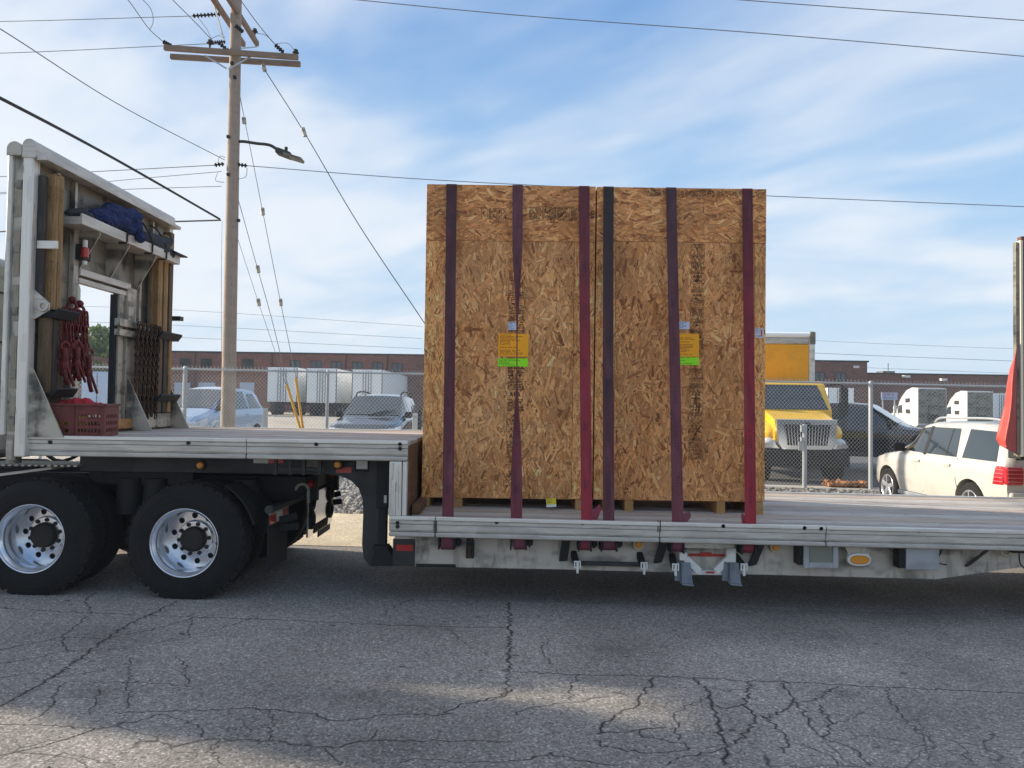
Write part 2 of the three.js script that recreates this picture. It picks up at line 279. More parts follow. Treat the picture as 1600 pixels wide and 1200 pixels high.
const CRACKS = [
  [1.3, '0,952 75,957 140,960 220,963 300,966 375,969 480,973 560,977 640,980 720,982 795,982'], [1.5, '0,1107 60,1075 110,1043 160,1005 200,978 245,958 275,942'],
  [0.9, '0,1019 50,1008 95,999 160,1000 230,988 300,968 345,962'], [0.8, '0,1040 60,1030 100,1020 170,1018 195,1015'], [0.9, '150,928 130,942 143,958 120,980 97,995 97,1012 108,1020'],
  [1, '0,1135 70,1137 150,1143 220,1128 250,1120'], [0.8, '45,1130 75,1113 90,1080 110,1068 160,1068 230,1070 300,1076'],
  [1.1, '180,1117 260,1115 330,1112 400,1110 450,1115 495,1118 510,1128 545,1129 600,1120 690,1120 720,1103 760,1098 800,1080'], [0.7, '250,1120 285,1128 310,1140 315,1155'],
  [1.1, '0,1185 70,1170 115,1155 150,1142'], [1.1, '270,1172 320,1160 400,1160 480,1168 520,1172 560,1162 600,1160 700,1162 800,1163'], [0.7, '500,1170 520,1185 530,1200'],
  [0.7, '205,1030 205,1050 200,1070 205,1110'], [0.8, '300,962 295,985 295,1000 250,1006'], [0.7, '260,1002 345,985 375,975 410,966'], [0.7, '275,1028 292,1050 295,1072'], [0.6, '140,1120 150,1100 155,1080'],
  [0.7, '660,932 640,940 605,955 600,963'], [1.4, '801,893 795,915 800,930 795,950 797,980 795,1050'], [0.8, '795,1050 790,1090 760,1098'], [0.6, '420,1160 425,1125 420,1112'], [0.7, '575,1162 590,1145'],
  [0.7, '0,1062 40,1055 90,1060 160,1050 205,1038'], [0.6, '60,1195 100,1180 180,1200'], [0.6, '350,1200 330,1175 345,1160'], [0.7, '620,1200 650,1188 720,1195 800,1192'],
  [1.3, '800,1052 880,1056 1020,1059 1100,1063 1200,1068 1320,1073 1400,1077 1500,1082 1600,1086'], [0.8, '905,1058 893,1073 893,1097'], [0.9, '800,1122 830,1108 900,1100 950,1092'],
  [1.2, '1020,1062 1020,1072 1000,1090 998,1105 960,1120 940,1135 935,1150 990,1145 1040,1140'], [1.5, '1085,1062 1105,1080 1113,1100 1120,1135 1130,1160 1135,1185 1130,1200'],
  [1.1, '1170,1068 1168,1090 1160,1104 1135,1110 1113,1105'], [1.2, '1160,1104 1178,1120 1170,1145 1150,1165'], [1.2, '1220,1070 1235,1090 1240,1100 1225,1112 1195,1125 1180,1120'], [0.9, '1240,1100 1275,1097 1310,1075'],
  [1, '1240,1100 1255,1112 1270,1140 1285,1155 1297,1150 1297,1130 1280,1105'], [1, '1000,1145 1005,1155 1040,1160 1070,1165 1075,1175 1000,1180 940,1170 930,1160'], [0.9, '1040,1200 1070,1185 1110,1180 1130,1172'],
  [0.9, '1195,1125 1220,1145 1230,1160 1225,1180'], [0.8, '1060,1140 1058,1115 1085,1100 1105,1095'], [0.7, '1385,1075 1390,1090 1400,1115 1410,1125'], [0.6, '1300,1135 1335,1125 1350,1115'], [0.7, '1055,1140 1060,1160'],
  [1, '800,1192 830,1190 860,1180 900,1192 960,1200'], [0.8, '1285,1155 1330,1172 1360,1200'], [0.6, '1410,1125 1440,1150 1500,1165 1600,1172'], [0.6, '1230,1160 1300,1185 1310,1200'], [0.7, '1090,1075 1140,1083 1170,1080'], [0.7, '860,1040 845,1015 862,1000'],
  [0.5, '1440,1150 1450,1190'], [0.5, '1500,1165 1520,1200'], [0.6, '700,985 730,1010 760,1025'], [0.5, '1185,1165 1150,1165 1075,1175'],
];
{ // the stretch of road in front of the trailer, with its own cracks
  const x0 = -5.2, x1 = 5.2, z0 = -6.7, z1 = -2.4, W = 2048, H = 1400, r = rng(77);
  const crackC = canvas(W, H, (g) => {
    g.fillStyle = '#fff'; g.fillRect(0, 0, W, H); g.lineCap = 'round'; g.lineJoin = 'round';
    for (const [wd, s] of CRACKS) {
      const pts = s.split(' ').map((q) => { const [a, b] = q.split(',').map(Number), p = onGround(a, b); return [(p.x - x0) / (x1 - x0) * W, (p.z - z0) / (z1 - z0) * H]; });
      let prev = pts[0];
      for (let i = 1; i < pts.length; i++) {
        const [ax, ay] = prev, [bx, by] = pts[i], n = Math.max(2, Math.round(Math.hypot(bx - ax, by - ay) / 9));
        let cx = ax, cy = ay;
        for (let k = 1; k <= n; k++) {
          const jx = k === n ? 0 : (r() - 0.5) * 8, jy = k === n ? 0 : (r() - 0.5) * 10, x = lerp(ax, bx, k / n) + jx, y = lerp(ay, by, k / n) + jy;
          g.strokeStyle = 'rgba(20,20,20,0.24)'; g.lineWidth = Math.min(wd, 1.35) * (2.4 + 2.8 * r()); g.beginPath(); g.moveTo(cx, cy); g.lineTo(x, y); g.stroke();
          g.strokeStyle = 'rgba(0,0,0,0.85)'; g.lineWidth = Math.min(wd, 1.4) * (0.7 + 1.2 * r()); g.beginPath(); g.moveTo(cx, cy); g.lineTo(x, y); g.stroke();
          cx = x; cy = y;
        }
        prev = pts[i];
      }
    }
    for (let i = 0; i < 26; i++) { const x = r() * W, y = r() * H, R = 30 + 130 * r() * r(), q = g.createRadialGradient(x, y, 0, x, y, R); q.addColorStop(0, `rgba(0,0,0,${(0.08 + 0.16 * r()).toFixed(2)})`); q.addColorStop(0.6, 'rgba(0,0,0,0.06)'); q.addColorStop(1, 'rgba(0,0,0,0)'); g.fillStyle = q; g.fillRect(x - R, y - R, 2 * R, 2 * R); }
    for (let i = 0; i < 120; i++) { const x = r() * W, y = r() * H; g.fillStyle = `rgba(10,10,10,${0.2 + 0.5 * r()})`; g.beginPath(); g.ellipse(x, y, 2 + 9 * r() * r(), 1.5 + 4 * r(), r(), 0, 7); g.fill(); }
  });
  const webM = new Uint8Array(W * H); // a fine crazing of the old surface, patchy
  for (let j = 0; j < H; j++) for (let i = 0; i < W; i++) {
    const m = fbm(i / 330, j / 300, 360, 3), near = sstep(0.42, 0.9, j / H); if (m * (0.55 + 0.6 * near) < 0.4) continue;
    const px = (i + 22 * vnoise(i / 24, j / 30, 361)) / 78, py = (j + 26 * vnoise(i / 24, j / 30, 362)) / 108, cx = Math.floor(px), cy = Math.floor(py); let a = 9, b = 9;
    for (let v = -1; v <= 1; v++) for (let u = -1; u <= 1; u++) { const dx = cx + u + hash(cx + u, cy + v, 363) - px, dy = cy + v + hash(cx + u, cy + v, 364) - py, d = Math.sqrt(dx * dx + dy * dy); if (d < a) { b = a; a = d; } else if (d < b) b = d; }
    const e = b - a; if (e < 0.035) webM[j * W + i] = 150 * (1 - e / 0.035) * clamp((m * (0.55 + 0.6 * near) - 0.4) * 9);
  }
  const cd = crackC.getContext('2d').getImageData(0, 0, W, H).data;
  const map = dataTex(W, H, 0, 0, (i, j) => {
    const c = Math.min(cd[(j * W + i) * 4], 255 - webM[j * W + i]) / 255, k = aggregate(i, Math.floor(j * 0.62), 300) * (0.84 + 0.32 * fbm(i / 150, j / 240, 331, 5)) * (0.93 + 0.14 * fbm(i / 700, j / 420, 337, 2));
    return ASPH.map((v) => v * k * lerp(0.22, 1, c));
  });
  const bump = dataTex(W, H, 0, 0, (i, j) => { const c = cd[(j * W + i) * 4] / 255, k = (150 + 60 * (vnoise(i / 3, j / 5, 341) - 0.5) + 60 * (hash(i, j >> 1, 342) - 0.5)) * lerp(0.15, 1, c); return [k, k, k]; }, false);
  map.wrapS = map.wrapT = bump.wrapS = bump.wrapT = THREE.ClampToEdgeWrapping;
  sheet('road', x0, x1, z0, z1, 0.012, std({ map, bumpMap: bump, bumpScale: 0.006, roughness: 0.93 }), { unit: true, label: 'cracked grey asphalt road in front of the trailer' });
}
const roadMat = std({ map: roadTile, bumpMap: roadBump, bumpScale: 0.004, roughness: 0.93 });
sheet('road', -90, 90, -11.7, 9, 0.004, roadMat, { label: 'old grey asphalt road under the trailer', nx: 60, nz: 20 });
sheet('sunlit_shoulder', -60, 60, -11.7, -9.02, 0.010, std({ map: dataTex(512, 512, 3, 3, (i, j) => { const k = (0.9 + 0.2 * fbm(i / 48, j / 48, 440, 4)) * (0.86 + 0.28 * vnoise(i / 2.5, j / 2.5, 441)); return [196 * k, 180 * k, 152 * k]; }), roughness: 0.95 }), { label: 'road shoulder beyond the trailer, its sunlight put into the pale colour', nx: 80, nz: 4 });  // pale colour stands in for sunlight on the ground beyond the trailer
MAT.dirt = std({ map: dataTex(512, 512, 6, 6, (i, j) => { const k = 0.8 + 0.4 * fbm(i / 32, j / 32, 400, 5, 16, 16); return [128 * k, 116 * k, 98 * k]; }), roughness: 1 });
sheet('ground', -700, 700, -900, 60, -0.06, MAT.dirt, { label: 'bare open ground around the road', nx: 120, nz: 90 });
const gravelTex = dataTex(512, 512, 1.5, 1.5, (i, j) => { let k = 0.55 + 0.75 * vnoise(i / 9, j / 9, 410, 0, 0) + 0.3 * (hash(i >> 2, j >> 2, 411) - 0.5); return [168 * k, 156 * k, 138 * k]; });
sheet('gravel_verge', -60, 60, -17.2, -11.7, 0.006, std({ map: gravelTex, bumpMap: gravelTex.clone(), bumpScale: 0.03, roughness: 1 }), { label: 'pale gravel verge between road and fence', nx: 80, nz: 14 });
const lotTex = dataTex(512, 512, 9, 9, (i, j) => { const k = 0.9 + 0.2 * fbm(i / 64, j / 64, 420, 5, 8, 8) + 0.05 * (hash(i, j, 421) - 0.5); return [176 * k, 166 * k, 150 * k]; });
sheet('parking_lot', -120, 2.6, -200, -17.9, 0.012, std({ map: lotTex, roughness: 0.95 }), { label: 'pale concrete yard behind the fence on the left', nx: 60, nz: 60 });
const lotDark = dataTex(512, 512, 6, 6, (i, j) => { const k = 0.85 + 0.3 * fbm(i / 64, j / 64, 430, 5, 8, 8) + 0.14 * (hash(i, j, 431) - 0.5); return [88 * k, 87 * k, 86 * k]; });
sheet('parking_lot', 2.6, 140, -200, -17.9, 0.012, std({ map: lotDark, roughness: 0.95 }), { label: 'dark asphalt yard behind the fence on the right', nx: 60, nz: 60 });
sheet('concrete_strip', 2.6, 60, -17.9, -17.2, 0.014, MAT.concrete, { label: 'narrow concrete strip under the right fence', nx: 40, nz: 2 });
sheet('concrete_strip', -60, 2.6, -17.9, -17.2, 0.014, MAT.concrete, { label: 'narrow concrete strip under the left fence', nx: 40, nz: 2 });
{ // loose stones where the verge is seen close up, under the deck
  const r = rng(501), g = new THREE.IcosahedronGeometry(1, 0), p = g.attributes.position;
  for (let i = 0; i < p.count; i++) { const k = 0.75 + 0.5 * hash(Math.round(p.getX(i) * 50), Math.round(p.getY(i) * 50), Math.round(p.getZ(i) * 50)); p.setXYZ(i, p.getX(i) * k, p.getY(i) * k * 0.7, p.getZ(i) * k); }
  g.computeVertexNormals();
  const N = 26000, im = new THREE.InstancedMesh(g, std({ color: 0xffffff, roughness: 1 }), N), m = M4(), q = new THREE.Quaternion(), e = new THREE.Euler(), col = new THREE.Color();
  for (let i = 0; i < N; i++) {
    const x = i < 15000 ? -9 + 10 * r() : -12 + 26 * r(), z = -11.6 - 5.5 * r(), s = 0.018 + 0.05 * r() * r();
    e.set(r() * 6, r() * 6, r() * 6); m.compose(V(x, groundY(x, z) + 0.006 + s * 0.3, z), q.setFromEuler(e), V(s, s, s)); im.setMatrixAt(i, m);
    const k = 0.16 + 0.34 * r(); im.setColorAt(i, col.setRGB(k, k * 0.93, k * 0.82));
  }
  im.name = 'gravel'; im.castShadow = im.receiveShadow = true; tag(im, 'loose pale gravel stones on the verge behind the trailer', 'gravel', null, 'stuff'); scene.add(im);
}
// ---------------------------------------------------------------- the step-deck trailer
const ZF = -6.4, ZR = -8.98;
const trailer = thing('step_deck_trailer', 'long silver step-deck trailer with weathered plank decks and a tall headboard at its front', 'trailer', [-0.9, groundY(-0.9, -7.7), -7.7]);
const TB = M4().makeTranslation(0.9, -groundY(-0.9, -7.7), 7.7);               // world to trailer
const LOW = TB.clone().multiply(M4().makeTranslation(0, 0.802, 0)).multiply(M4().makeRotationZ(-0.0087));   // lower deck: x along, y = 0 at the rail's top
const UP = TB.clone().multiply(M4().makeTranslation(0, 1.462, 0));
const tw = () => mb(TB), tl = () => mb(LOW), tu = () => mb(UP);
const yLow = (x) => 0.802 - 0.0087 * x;
const XS = -0.9, XE = 9.2, XH = -4.28;                                          // the step, the tail, the front
{ // deck planks
  const low = [0.26, 0.18, 0.31, 0.24, 0.29, 0.2, 0.27, 0.22, 0.3, 0.27], up = [0.24, 0.22, 0.3, 0.25, 0.26, 0.28, 0.24, 0.3, 0.24, 0.23], mats = [MAT.deckB, MAT.deckA, MAT.deckC, MAT.deckA, MAT.deckB, MAT.deckC, MAT.deckA];
  let z = ZF - 0.035;
  low.forEach((w, i) => { tl().box(XS + 0.02, XE, -0.05, -0.012 - 0.006 * hash(i, 2), z - w + 0.013, z, 0.005).build('deck_plank', mats[i % 7], trailer); z -= w; });
  z = ZF - 0.035;
  up.forEach((w, i) => { tu().box(XH + 0.12, XS - 0.01, -0.05, -0.010 - 0.006 * hash(i, 3), z - w + 0.011, z, 0.005).build('deck_plank', mats[(i + 3) % 7], trailer); z -= w; });
}
function rail(B, x0, x1, z, s) {                                                // one length of extruded side rail with lip, face, groove and lower tube
  B.box(x0, x1, -0.064, -0.031, z - s * 0.006, z - s * 0.036, 0.003);
  B.box(x0, x1, -0.119, -0.0665, z - s * 0.009, z - s * 0.036, 0.003);
  B.box(x0, x1, -0.131, -0.120, z - s * 0.026, z - s * 0.036);
  B.box(x0, x1, -0.174, -0.132, z - s * 0.001, z - s * 0.05, 0.012);
  return B;
}
for (const [z, s] of [[ZF, 1], [ZR - 0.02, -1]]) {
  const cuts = [XS - 0.15, -0.645, 1.30, 2.74, 4.6, 6.8, XE];
  for (let i = 0; i < cuts.length - 1; i++) { const zz = z + (i % 2 ? 0.0015 : 0) * s, r = rail(tl(), cuts[i] + 0.003, cuts[i + 1] - 0.003, zz, s).build('side_rail', MAT.alum, trailer); tl().box(cuts[i] + 0.003, cuts[i + 1] - 0.003, -0.0295, 0.004, zz + s * 0.004, zz - s * 0.036, 0.007).build('rail_lip', MAT.alumBright, r); }
  const u = [XH + 0.02, -2.3, XS + 0.005];
  for (let i = 0; i < 2; i++) { const r = rail(tu(), u[i] + 0.002, u[i + 1] - 0.002, z, s).build('side_rail', MAT.alum, trailer); tu().box(u[i] + 0.002, u[i + 1] - 0.002, -0.0295, 0.004, z + s * 0.004, z - s * 0.036, 0.007).build('rail_lip', MAT.alumBright, r); }
}
for (const [px, py] of [[78, 691], [294, 692], [494, 694], [625, 694], [625, 701], [776, 816], [910, 817], [1130, 822], [1257, 825], [1283, 826], [1436, 829], [621, 817], [621, 823]]) {
  const p = at(px, py, 6.4); tw().cyl(V(p.x, p.y, ZF + 0.004), V(p.x, p.y, ZF - 0.02), 0.017, 0.017, 10).build('rivet_hole', MAT.black, trailer);
}
// rail joint splice plates
for (const px of [680, 1030]) { const p = at(px, 822, 6.4); const j = tw(); j.box(p.x - 0.013, p.x - 0.007, p.y - 0.05, p.y + 0.05, ZF + 0.001, ZF - 0.01); j.box(p.x + 0.007, p.x + 0.013, p.y - 0.05, p.y + 0.05, ZF + 0.001, ZF - 0.01); j.build('rail_joint', MAT.dark, trailer); }
// the step: corner panel, riser
for (const [z, s] of [[ZF - 0.005, 1], [ZR + 0.005, -1]]) {
  const c = vert(tw()); c.box(XS - 0.155, XS - 0.045, yLow(XS) + 0.004, 1.286, z, z - s * 0.05, 0.008); c.box(XS - 0.040, XS, yLow(XS) + 0.004, 1.286, z - s * 0.004, z - s * 0.07, 0.008); c.build('corner_panel', MAT.alumBright, trailer);
}
tw().box(XS - 0.03, XS - 0.005, yLow(XS) - 0.04, 1.41, ZF - 0.08, ZR + 0.09).build('step_riser', MAT.brownBoard, trailer);
tw().box(XS - 0.14, XS - 0.03, 1.28, 1.41, ZF - 0.06, ZR + 0.07).build('cross_member', MAT.dark, trailer);
// main beam of the lower deck: a flat painted web that tapers up towards the tail
{
  const pts = [[617, 842, 6.62], [617, 884, 6.62], [870, 889, 6.62], [1462, 904.5, 6.62]].map(([a, b, d]) => { const p = at(a, b, d); return [p.x, p.y]; });
  const top = (x) => yLow(x) - 0.172, x1 = pts[3][0];
  for (const z of [-6.64, ZR + 0.2]) {
    tw().prism([[pts[0][0], top(pts[0][0])], pts[1], pts[2], pts[3], [x1 + 0.85, pts[3][1] + 0.13], [XE - 0.6, pts[3][1] + 0.2], [XE - 0.6, top(XE)]], 0.03, M4().makeTranslation(0, 0, z)).build('main_beam', MAT.beam, trailer);
  }
  tw().box(pts[1][0] + 0.02, 3.7, 0.42, 0.44, -6.7, ZR + 0.22).build('belly_plate', MAT.dark, trailer);
  for (let i = 0; i < 14; i++) tl().box(XS + 0.2 + i * 0.6, XS + 0.28 + i * 0.6, -0.17, -0.052, ZF - 0.06, ZR + 0.06).build('cross_member', MAT.dark, trailer);
  for (let i = 0; i < 6; i++) tu().box(XH + 0.3 + i * 0.55, XH + 0.38 + i * 0.55, -0.17, -0.052, ZF - 0.06, ZR + 0.06).build('cross_member', MAT.dark, trailer);
}
const pz = (px, py, z) => at(px, py, -z);
function rectAt(B, px0, py0, px1, py1, z, dep, r = 0) { const a = pz(px0, py0, z), b = pz(px1, py1, z); return B.box(a.x, b.x, b.y, a.y, z, z - dep, r); }
const ZB = -6.635;                                                              // the web's face
// goose-neck side plates (cut to a curve), landing legs
{
  const q = [[470, 733], [505, 739], [535, 743], [551, 751], [562, 763], [568, 780], [569, 800], [567, 850], [570, 872], [577, 881], [592, 881], [592, 716], [470, 716]].map(([a, b]) => { const p = pz(a, b, -6.75); return [p.x, p.y]; });
  for (const z of [-6.79, ZR + 0.36]) tw().prism(q, 0.05, M4().makeTranslation(0, 0, z), 0.006).build('gooseneck_plate', MAT.gooseneck, trailer);
  const qx = (px) => pz(px, 800, -6.75).x, qy = (py) => pz(570, py, -6.75).y;
  tw().box(qx(566), qx(592), qy(787), qy(784), -6.735, -6.79).build('weld_seam', MAT.black, trailer);
  for (const [z, s] of [[-6.66, 1], [ZR + 0.25, -1]]) {
    const L = tw(), x0 = pz(588, 760, -6.66).x, x1 = pz(607, 760, -6.66).x, b = pz(590, 858, -6.66).y;
    L.box(x0, x1, 0.84, 1.29, z, z - s * 0.13, 0.01); L.box(x0 + 0.022, x1 - 0.018, b, 0.86, z - s * 0.015, z - s * 0.115, 0.006); L.box(x0 - 0.02, x1 + 0.005, b + 0.0, b + 0.03, z + s * 0.006, z - s * 0.12, 0.004);
    L.build('landing_leg', MAT.black, trailer);
    const f = [[578, 884], [588, 858], [606, 858], [620, 884]].map(([a, c]) => { const p = pz(a, c, -6.66); return [p.x, p.y]; });
    tw().prism(f, 0.16, M4().makeTranslation(0, 0, z - s * 0.08 - 0.08), 0.004).build('landing_foot', MAT.black, trailer);
  }
  rectAt(tw(), 600, 774, 604, 786, -6.655, 0.004).build('leg_decal', MAT.whiteTape, trailer);
  // upper frame between the kingpin and the neck
  for (const z of [-6.85, ZR + 0.4]) { const a = pz(300, 722, -6.85), b = pz(560, 737, -6.85); tw().box(-4.0, b.x, 1.12, 1.285, z, z - 0.03).build('upper_frame', MAT.gooseneck, trailer); }
  tw().box(-4.0, -1.3, 1.22, 1.285, -7.0, ZR + 0.55).build('kingpin_plate', MAT.dark, trailer);
}
// red and white conspicuity tape, marker lamps, plates
for (const [a, b, c, d, z] of [[419, 717, 443, 724, -6.845], [525, 730, 549, 739, -6.735], [619, 851, 645, 861, -6.60], [712, 851, 730, 858, ZB], [813, 854, 837, 862, ZB], [910, 859, 935, 865, ZB], [998, 860, 1022, 868, ZB], [1201, 866, 1225, 875, ZB]]) rectAt(tw(), a, b, c, d, z + 0.004, 0.004).build('red_reflector', MAT.redTape, trailer);
rectAt(tw(), 396, 717, 419, 724, -6.841, 0.004).build('white_reflector', MAT.whiteTape, trailer);
for (const [px, py, z, dark] of [[312, 727, -6.62, 1], [527, 726, -6.62, 1], [998, 851, -6.55, 0], [1212, 855, -6.55, 0]]) {
  const p = pz(px, py, z); const L = tw().cyl(V(p.x, p.y, p.z), V(p.x, p.y, p.z - 0.05), 0.046, 0.05, 20).build('marker_lamp', dark ? MAT.hub : MAT.beigeRing, trailer);
  tw().cyl(V(p.x, p.y, p.z + 0.012), V(p.x, p.y, p.z), 0.022, 0.032, 16).build('lamp_lens', MAT.amber, L);
}
rectAt(tw(), 554, 718, 576, 737, -6.72, 0.02, 0.004).build('plate_frame', MAT.black, trailer);
rectAt(tw(), 557, 720, 574, 733, -6.716, 0.006).build('licence_plate', MAT.whiteTape, trailer);
{ // rack of bars under the upper deck
  const B = tw(); for (const px of [430, 453, 474, 499]) rectAt(B, px - 2, 718, px + 2, 742, -6.62, 0.03); rectAt(B, 428, 731, 507, 735, -6.63, 0.02); B.build('stake_rack', MAT.gooseneck, trailer);
  rectAt(tw(), 477, 717, 497, 731, -6.66, 0.1, 0.01).build('junction_box', MAT.panel, trailer);
}
rectAt(tw(), 614, 842, 648, 885, -6.604, 0.05, 0.006).build('end_plate', MAT.gooseneck, trailer);
for (const y of [847, 854, 862, 869]) { const p = pz(653, y, -6.625), q = tw(); q.cyl(V(p.x, p.y, -6.62), V(p.x, p.y, -6.64), 0.014, 0.014, 10); q.build('bolt', MAT.dark, trailer); }
for (const [px, py] of [[905, 868], [945, 876], [986, 870], [1089, 881], [1433, 897], [1466, 897]]) { const p = pz(px, py, -6.625); tw().cyl(V(p.x, p.y, -6.618), V(p.x, p.y, -6.64), 0.015, 0.015, 10).build('bolt', MAT.dark, trailer); }
rectAt(tw(), 650, 881, 712, 887, -6.60, 0.05, 0.004).build('skid_strip', MAT.dark, trailer);
{ const B = tw(); rectAt(B, 893, 865, 1008, 867, -6.63, 0.01); rectAt(B, 1408, 888, 1447, 890, -6.63, 0.01); rectAt(B, 1446, 888, 1448, 903, -6.628, 0.01); B.build('weld_seam', MAT.dark, trailer); }
// strap winches on the rail's underside
const WINCH = [[685, 715, 842, 858, 700], [797, 827, 842, 859, 807], [903, 928, 843, 861, 915], [938, 968, 843, 861, 951], [1047, 1072, 845, 864, 1058], [1157, 1184, 847, 866, 1170]];
for (const [a, b, c, d] of WINCH) {
  const p = pz(a, c, -6.48), q = pz(b, d, -6.48), w = tw();
  w.box(p.x, p.x + 0.014, q.y, p.y + 0.02, -6.44, -6.60, 0.003); w.box(q.x - 0.035, q.x - 0.021, q.y, p.y + 0.02, -6.44, -6.60, 0.003);
  const wo = w.build('strap_winch', MAT.dark, trailer);
  const h = tw(), cy = (p.y + q.y) / 2; h.cyl(V(q.x - 0.04, cy + 0.01, -6.52), V(q.x + 0.03, cy + 0.01, -6.52), 0.026, 0.026, 12); h.cyl(V(q.x - 0.005, cy + 0.01, -6.52), V(q.x + 0.012, cy + 0.01, -6.52), 0.04, 0.04, 8); h.build('ratchet_hub', MAT.hub, wo);
}
// sloping brackets from rail to beam
for (const [a, b, c, d] of [[885, 846, 880, 877], [1038, 847, 1028, 880], [1190, 850, 1176, 884], [1550, 858, 1513, 885], [735, 850, 734, 872]]) {
  const p = pz(a, b, -6.47), q = pz(c, d, -6.6); tw().bar(V(p.x, p.y + 0.03, -6.46), V(q.x, q.y, -6.62), 0.075, 0.02, 0, 0.004).build('rail_bracket', MAT.gooseneck, trailer);
}
// ramp hangers with T-handled pins
for (const [px, py, kx] of [[896, 868, 902], [999, 870, 1006], [1050, 872, 1055], [1148, 872, 1162]]) {
  const p = pz(px, py, -6.6), q = pz(kx - 1, py + 16, -6.5); const a = tw().bar(V(p.x, p.y + 0.02, -6.62), V(q.x, q.y + 0.01, -6.5), 0.05, 0.06, 0, 0.006).build('ramp_hanger', MAT.black, trailer);
  const k = pz(kx, py + 14, -6.47), h = tw(); h.box(k.x - 0.008, k.x + 0.012, k.y - 0.075, k.y + 0.03, -6.455, -6.475, 0.003); h.box(k.x - 0.03, k.x - 0.018, k.y - 0.02, k.y + 0.028, -6.455, -6.47, 0.003); h.box(k.x - 0.03, k.x + 0.03, k.y + 0.022, k.y + 0.033, -6.455, -6.47, 0.003); h.box(k.x + 0.02, k.x + 0.031, k.y - 0.03, k.y + 0.03, -6.455, -6.47, 0.003); h.box(k.x - 0.03, k.x, k.y - 0.028, k.y - 0.018, -6.455, -6.47, 0.003);
  h.build('pin_handle', MAT.whitePaint, a);
}
{ const p = pz(905, 880, -6.56), q = pz(1000, 882, -6.56); tw().bar(V(p.x, p.y, -6.56), V(q.x, q.y, -6.56), 0.04, 0.035, 0, 0.006).build('ramp_bar', MAT.gooseneck, trailer); }
{ // ramp carrier: white arms, cross tray, grey ramp plates
  const W = tw(); rectAt(W, 1062, 863, 1074, 876, -6.52, 0.06, 0.004); rectAt(W, 1136, 857, 1150, 879, -6.52, 0.06, 0.004); rectAt(W, 1075, 891, 1141, 899, -6.55, 0.06, 0.004);
  for (const [a, b, c, d] of [[1071, 872, 1092, 892], [1138, 873, 1118, 892]]) { const p = pz(a, b, -6.55), q = pz(c, d, -6.55); W.bar(V(p.x, p.y, -6.55), V(q.x, q.y, -6.55), 0.05, 0.06); }
  W.build('ramp_carrier', MAT.whitePaint, trailer);
  for (const [a, b] of [[1062, 1084], [1137, 1160]]) {
    const t0 = pz(a, 877, -6.55), t1 = pz(a + 14, 877, -6.55), b0 = pz(a + 5, 913, -6.45), b1 = pz(b, 915, -6.45), R = tw();
    R.prism([[t0.x, t0.y], [b0.x, b0.y], [b1.x, b1.y], [t1.x, t1.y]], 0.016, M4().makeTranslation(0, 0, -6.5));
    R.bar(V(t0.x, t0.y, -6.53), V(b0.x - 0.015, b0.y + 0.01, -6.53), 0.08, 0.014); R.bar(V(b0.x, b0.y, -6.5), V(b1.x, b1.y, -6.5), 0.1, 0.014);
    R.build('ramp_plate', MAT.plateGrey, trailer);
  }
  const pl = rectAt(tw(), 1069, 845, 1148, 858, -6.47, 0.08, 0.006).build('document_tray', MAT.panelLight, trailer);
  rectAt(tw(), 1100, 848, 1122, 853, -6.466, 0.003).build('tray_label', std({ map: texOf(canvas(128, 32, (g) => { g.fillStyle = '#c9c2b4'; g.fillRect(0, 0, 128, 32); g.fillStyle = '#3c3a6a'; g.fillRect(4, 8, 20, 16); for (let i = 0; i < 7; i++) g.fillRect(30 + i * 13, 10 + (i % 2) * 3, 9, 9); }), 0.14, 0.04) }), pl);
  const rl = rectAt(tw(), 1076, 865, 1134, 870, -6.6, 0.03).build('lamp_bar', MAT.redTape, trailer); rectAt(tw(), 1094, 863, 1112, 870, -6.595, 0.01, 0.003).build('lamp_lens', MAT.redTape, rl);
  rectAt(tw(), 1103, 893, 1116, 896, -6.545, 0.003).build('red_decal', MAT.redTape, trailer);
}
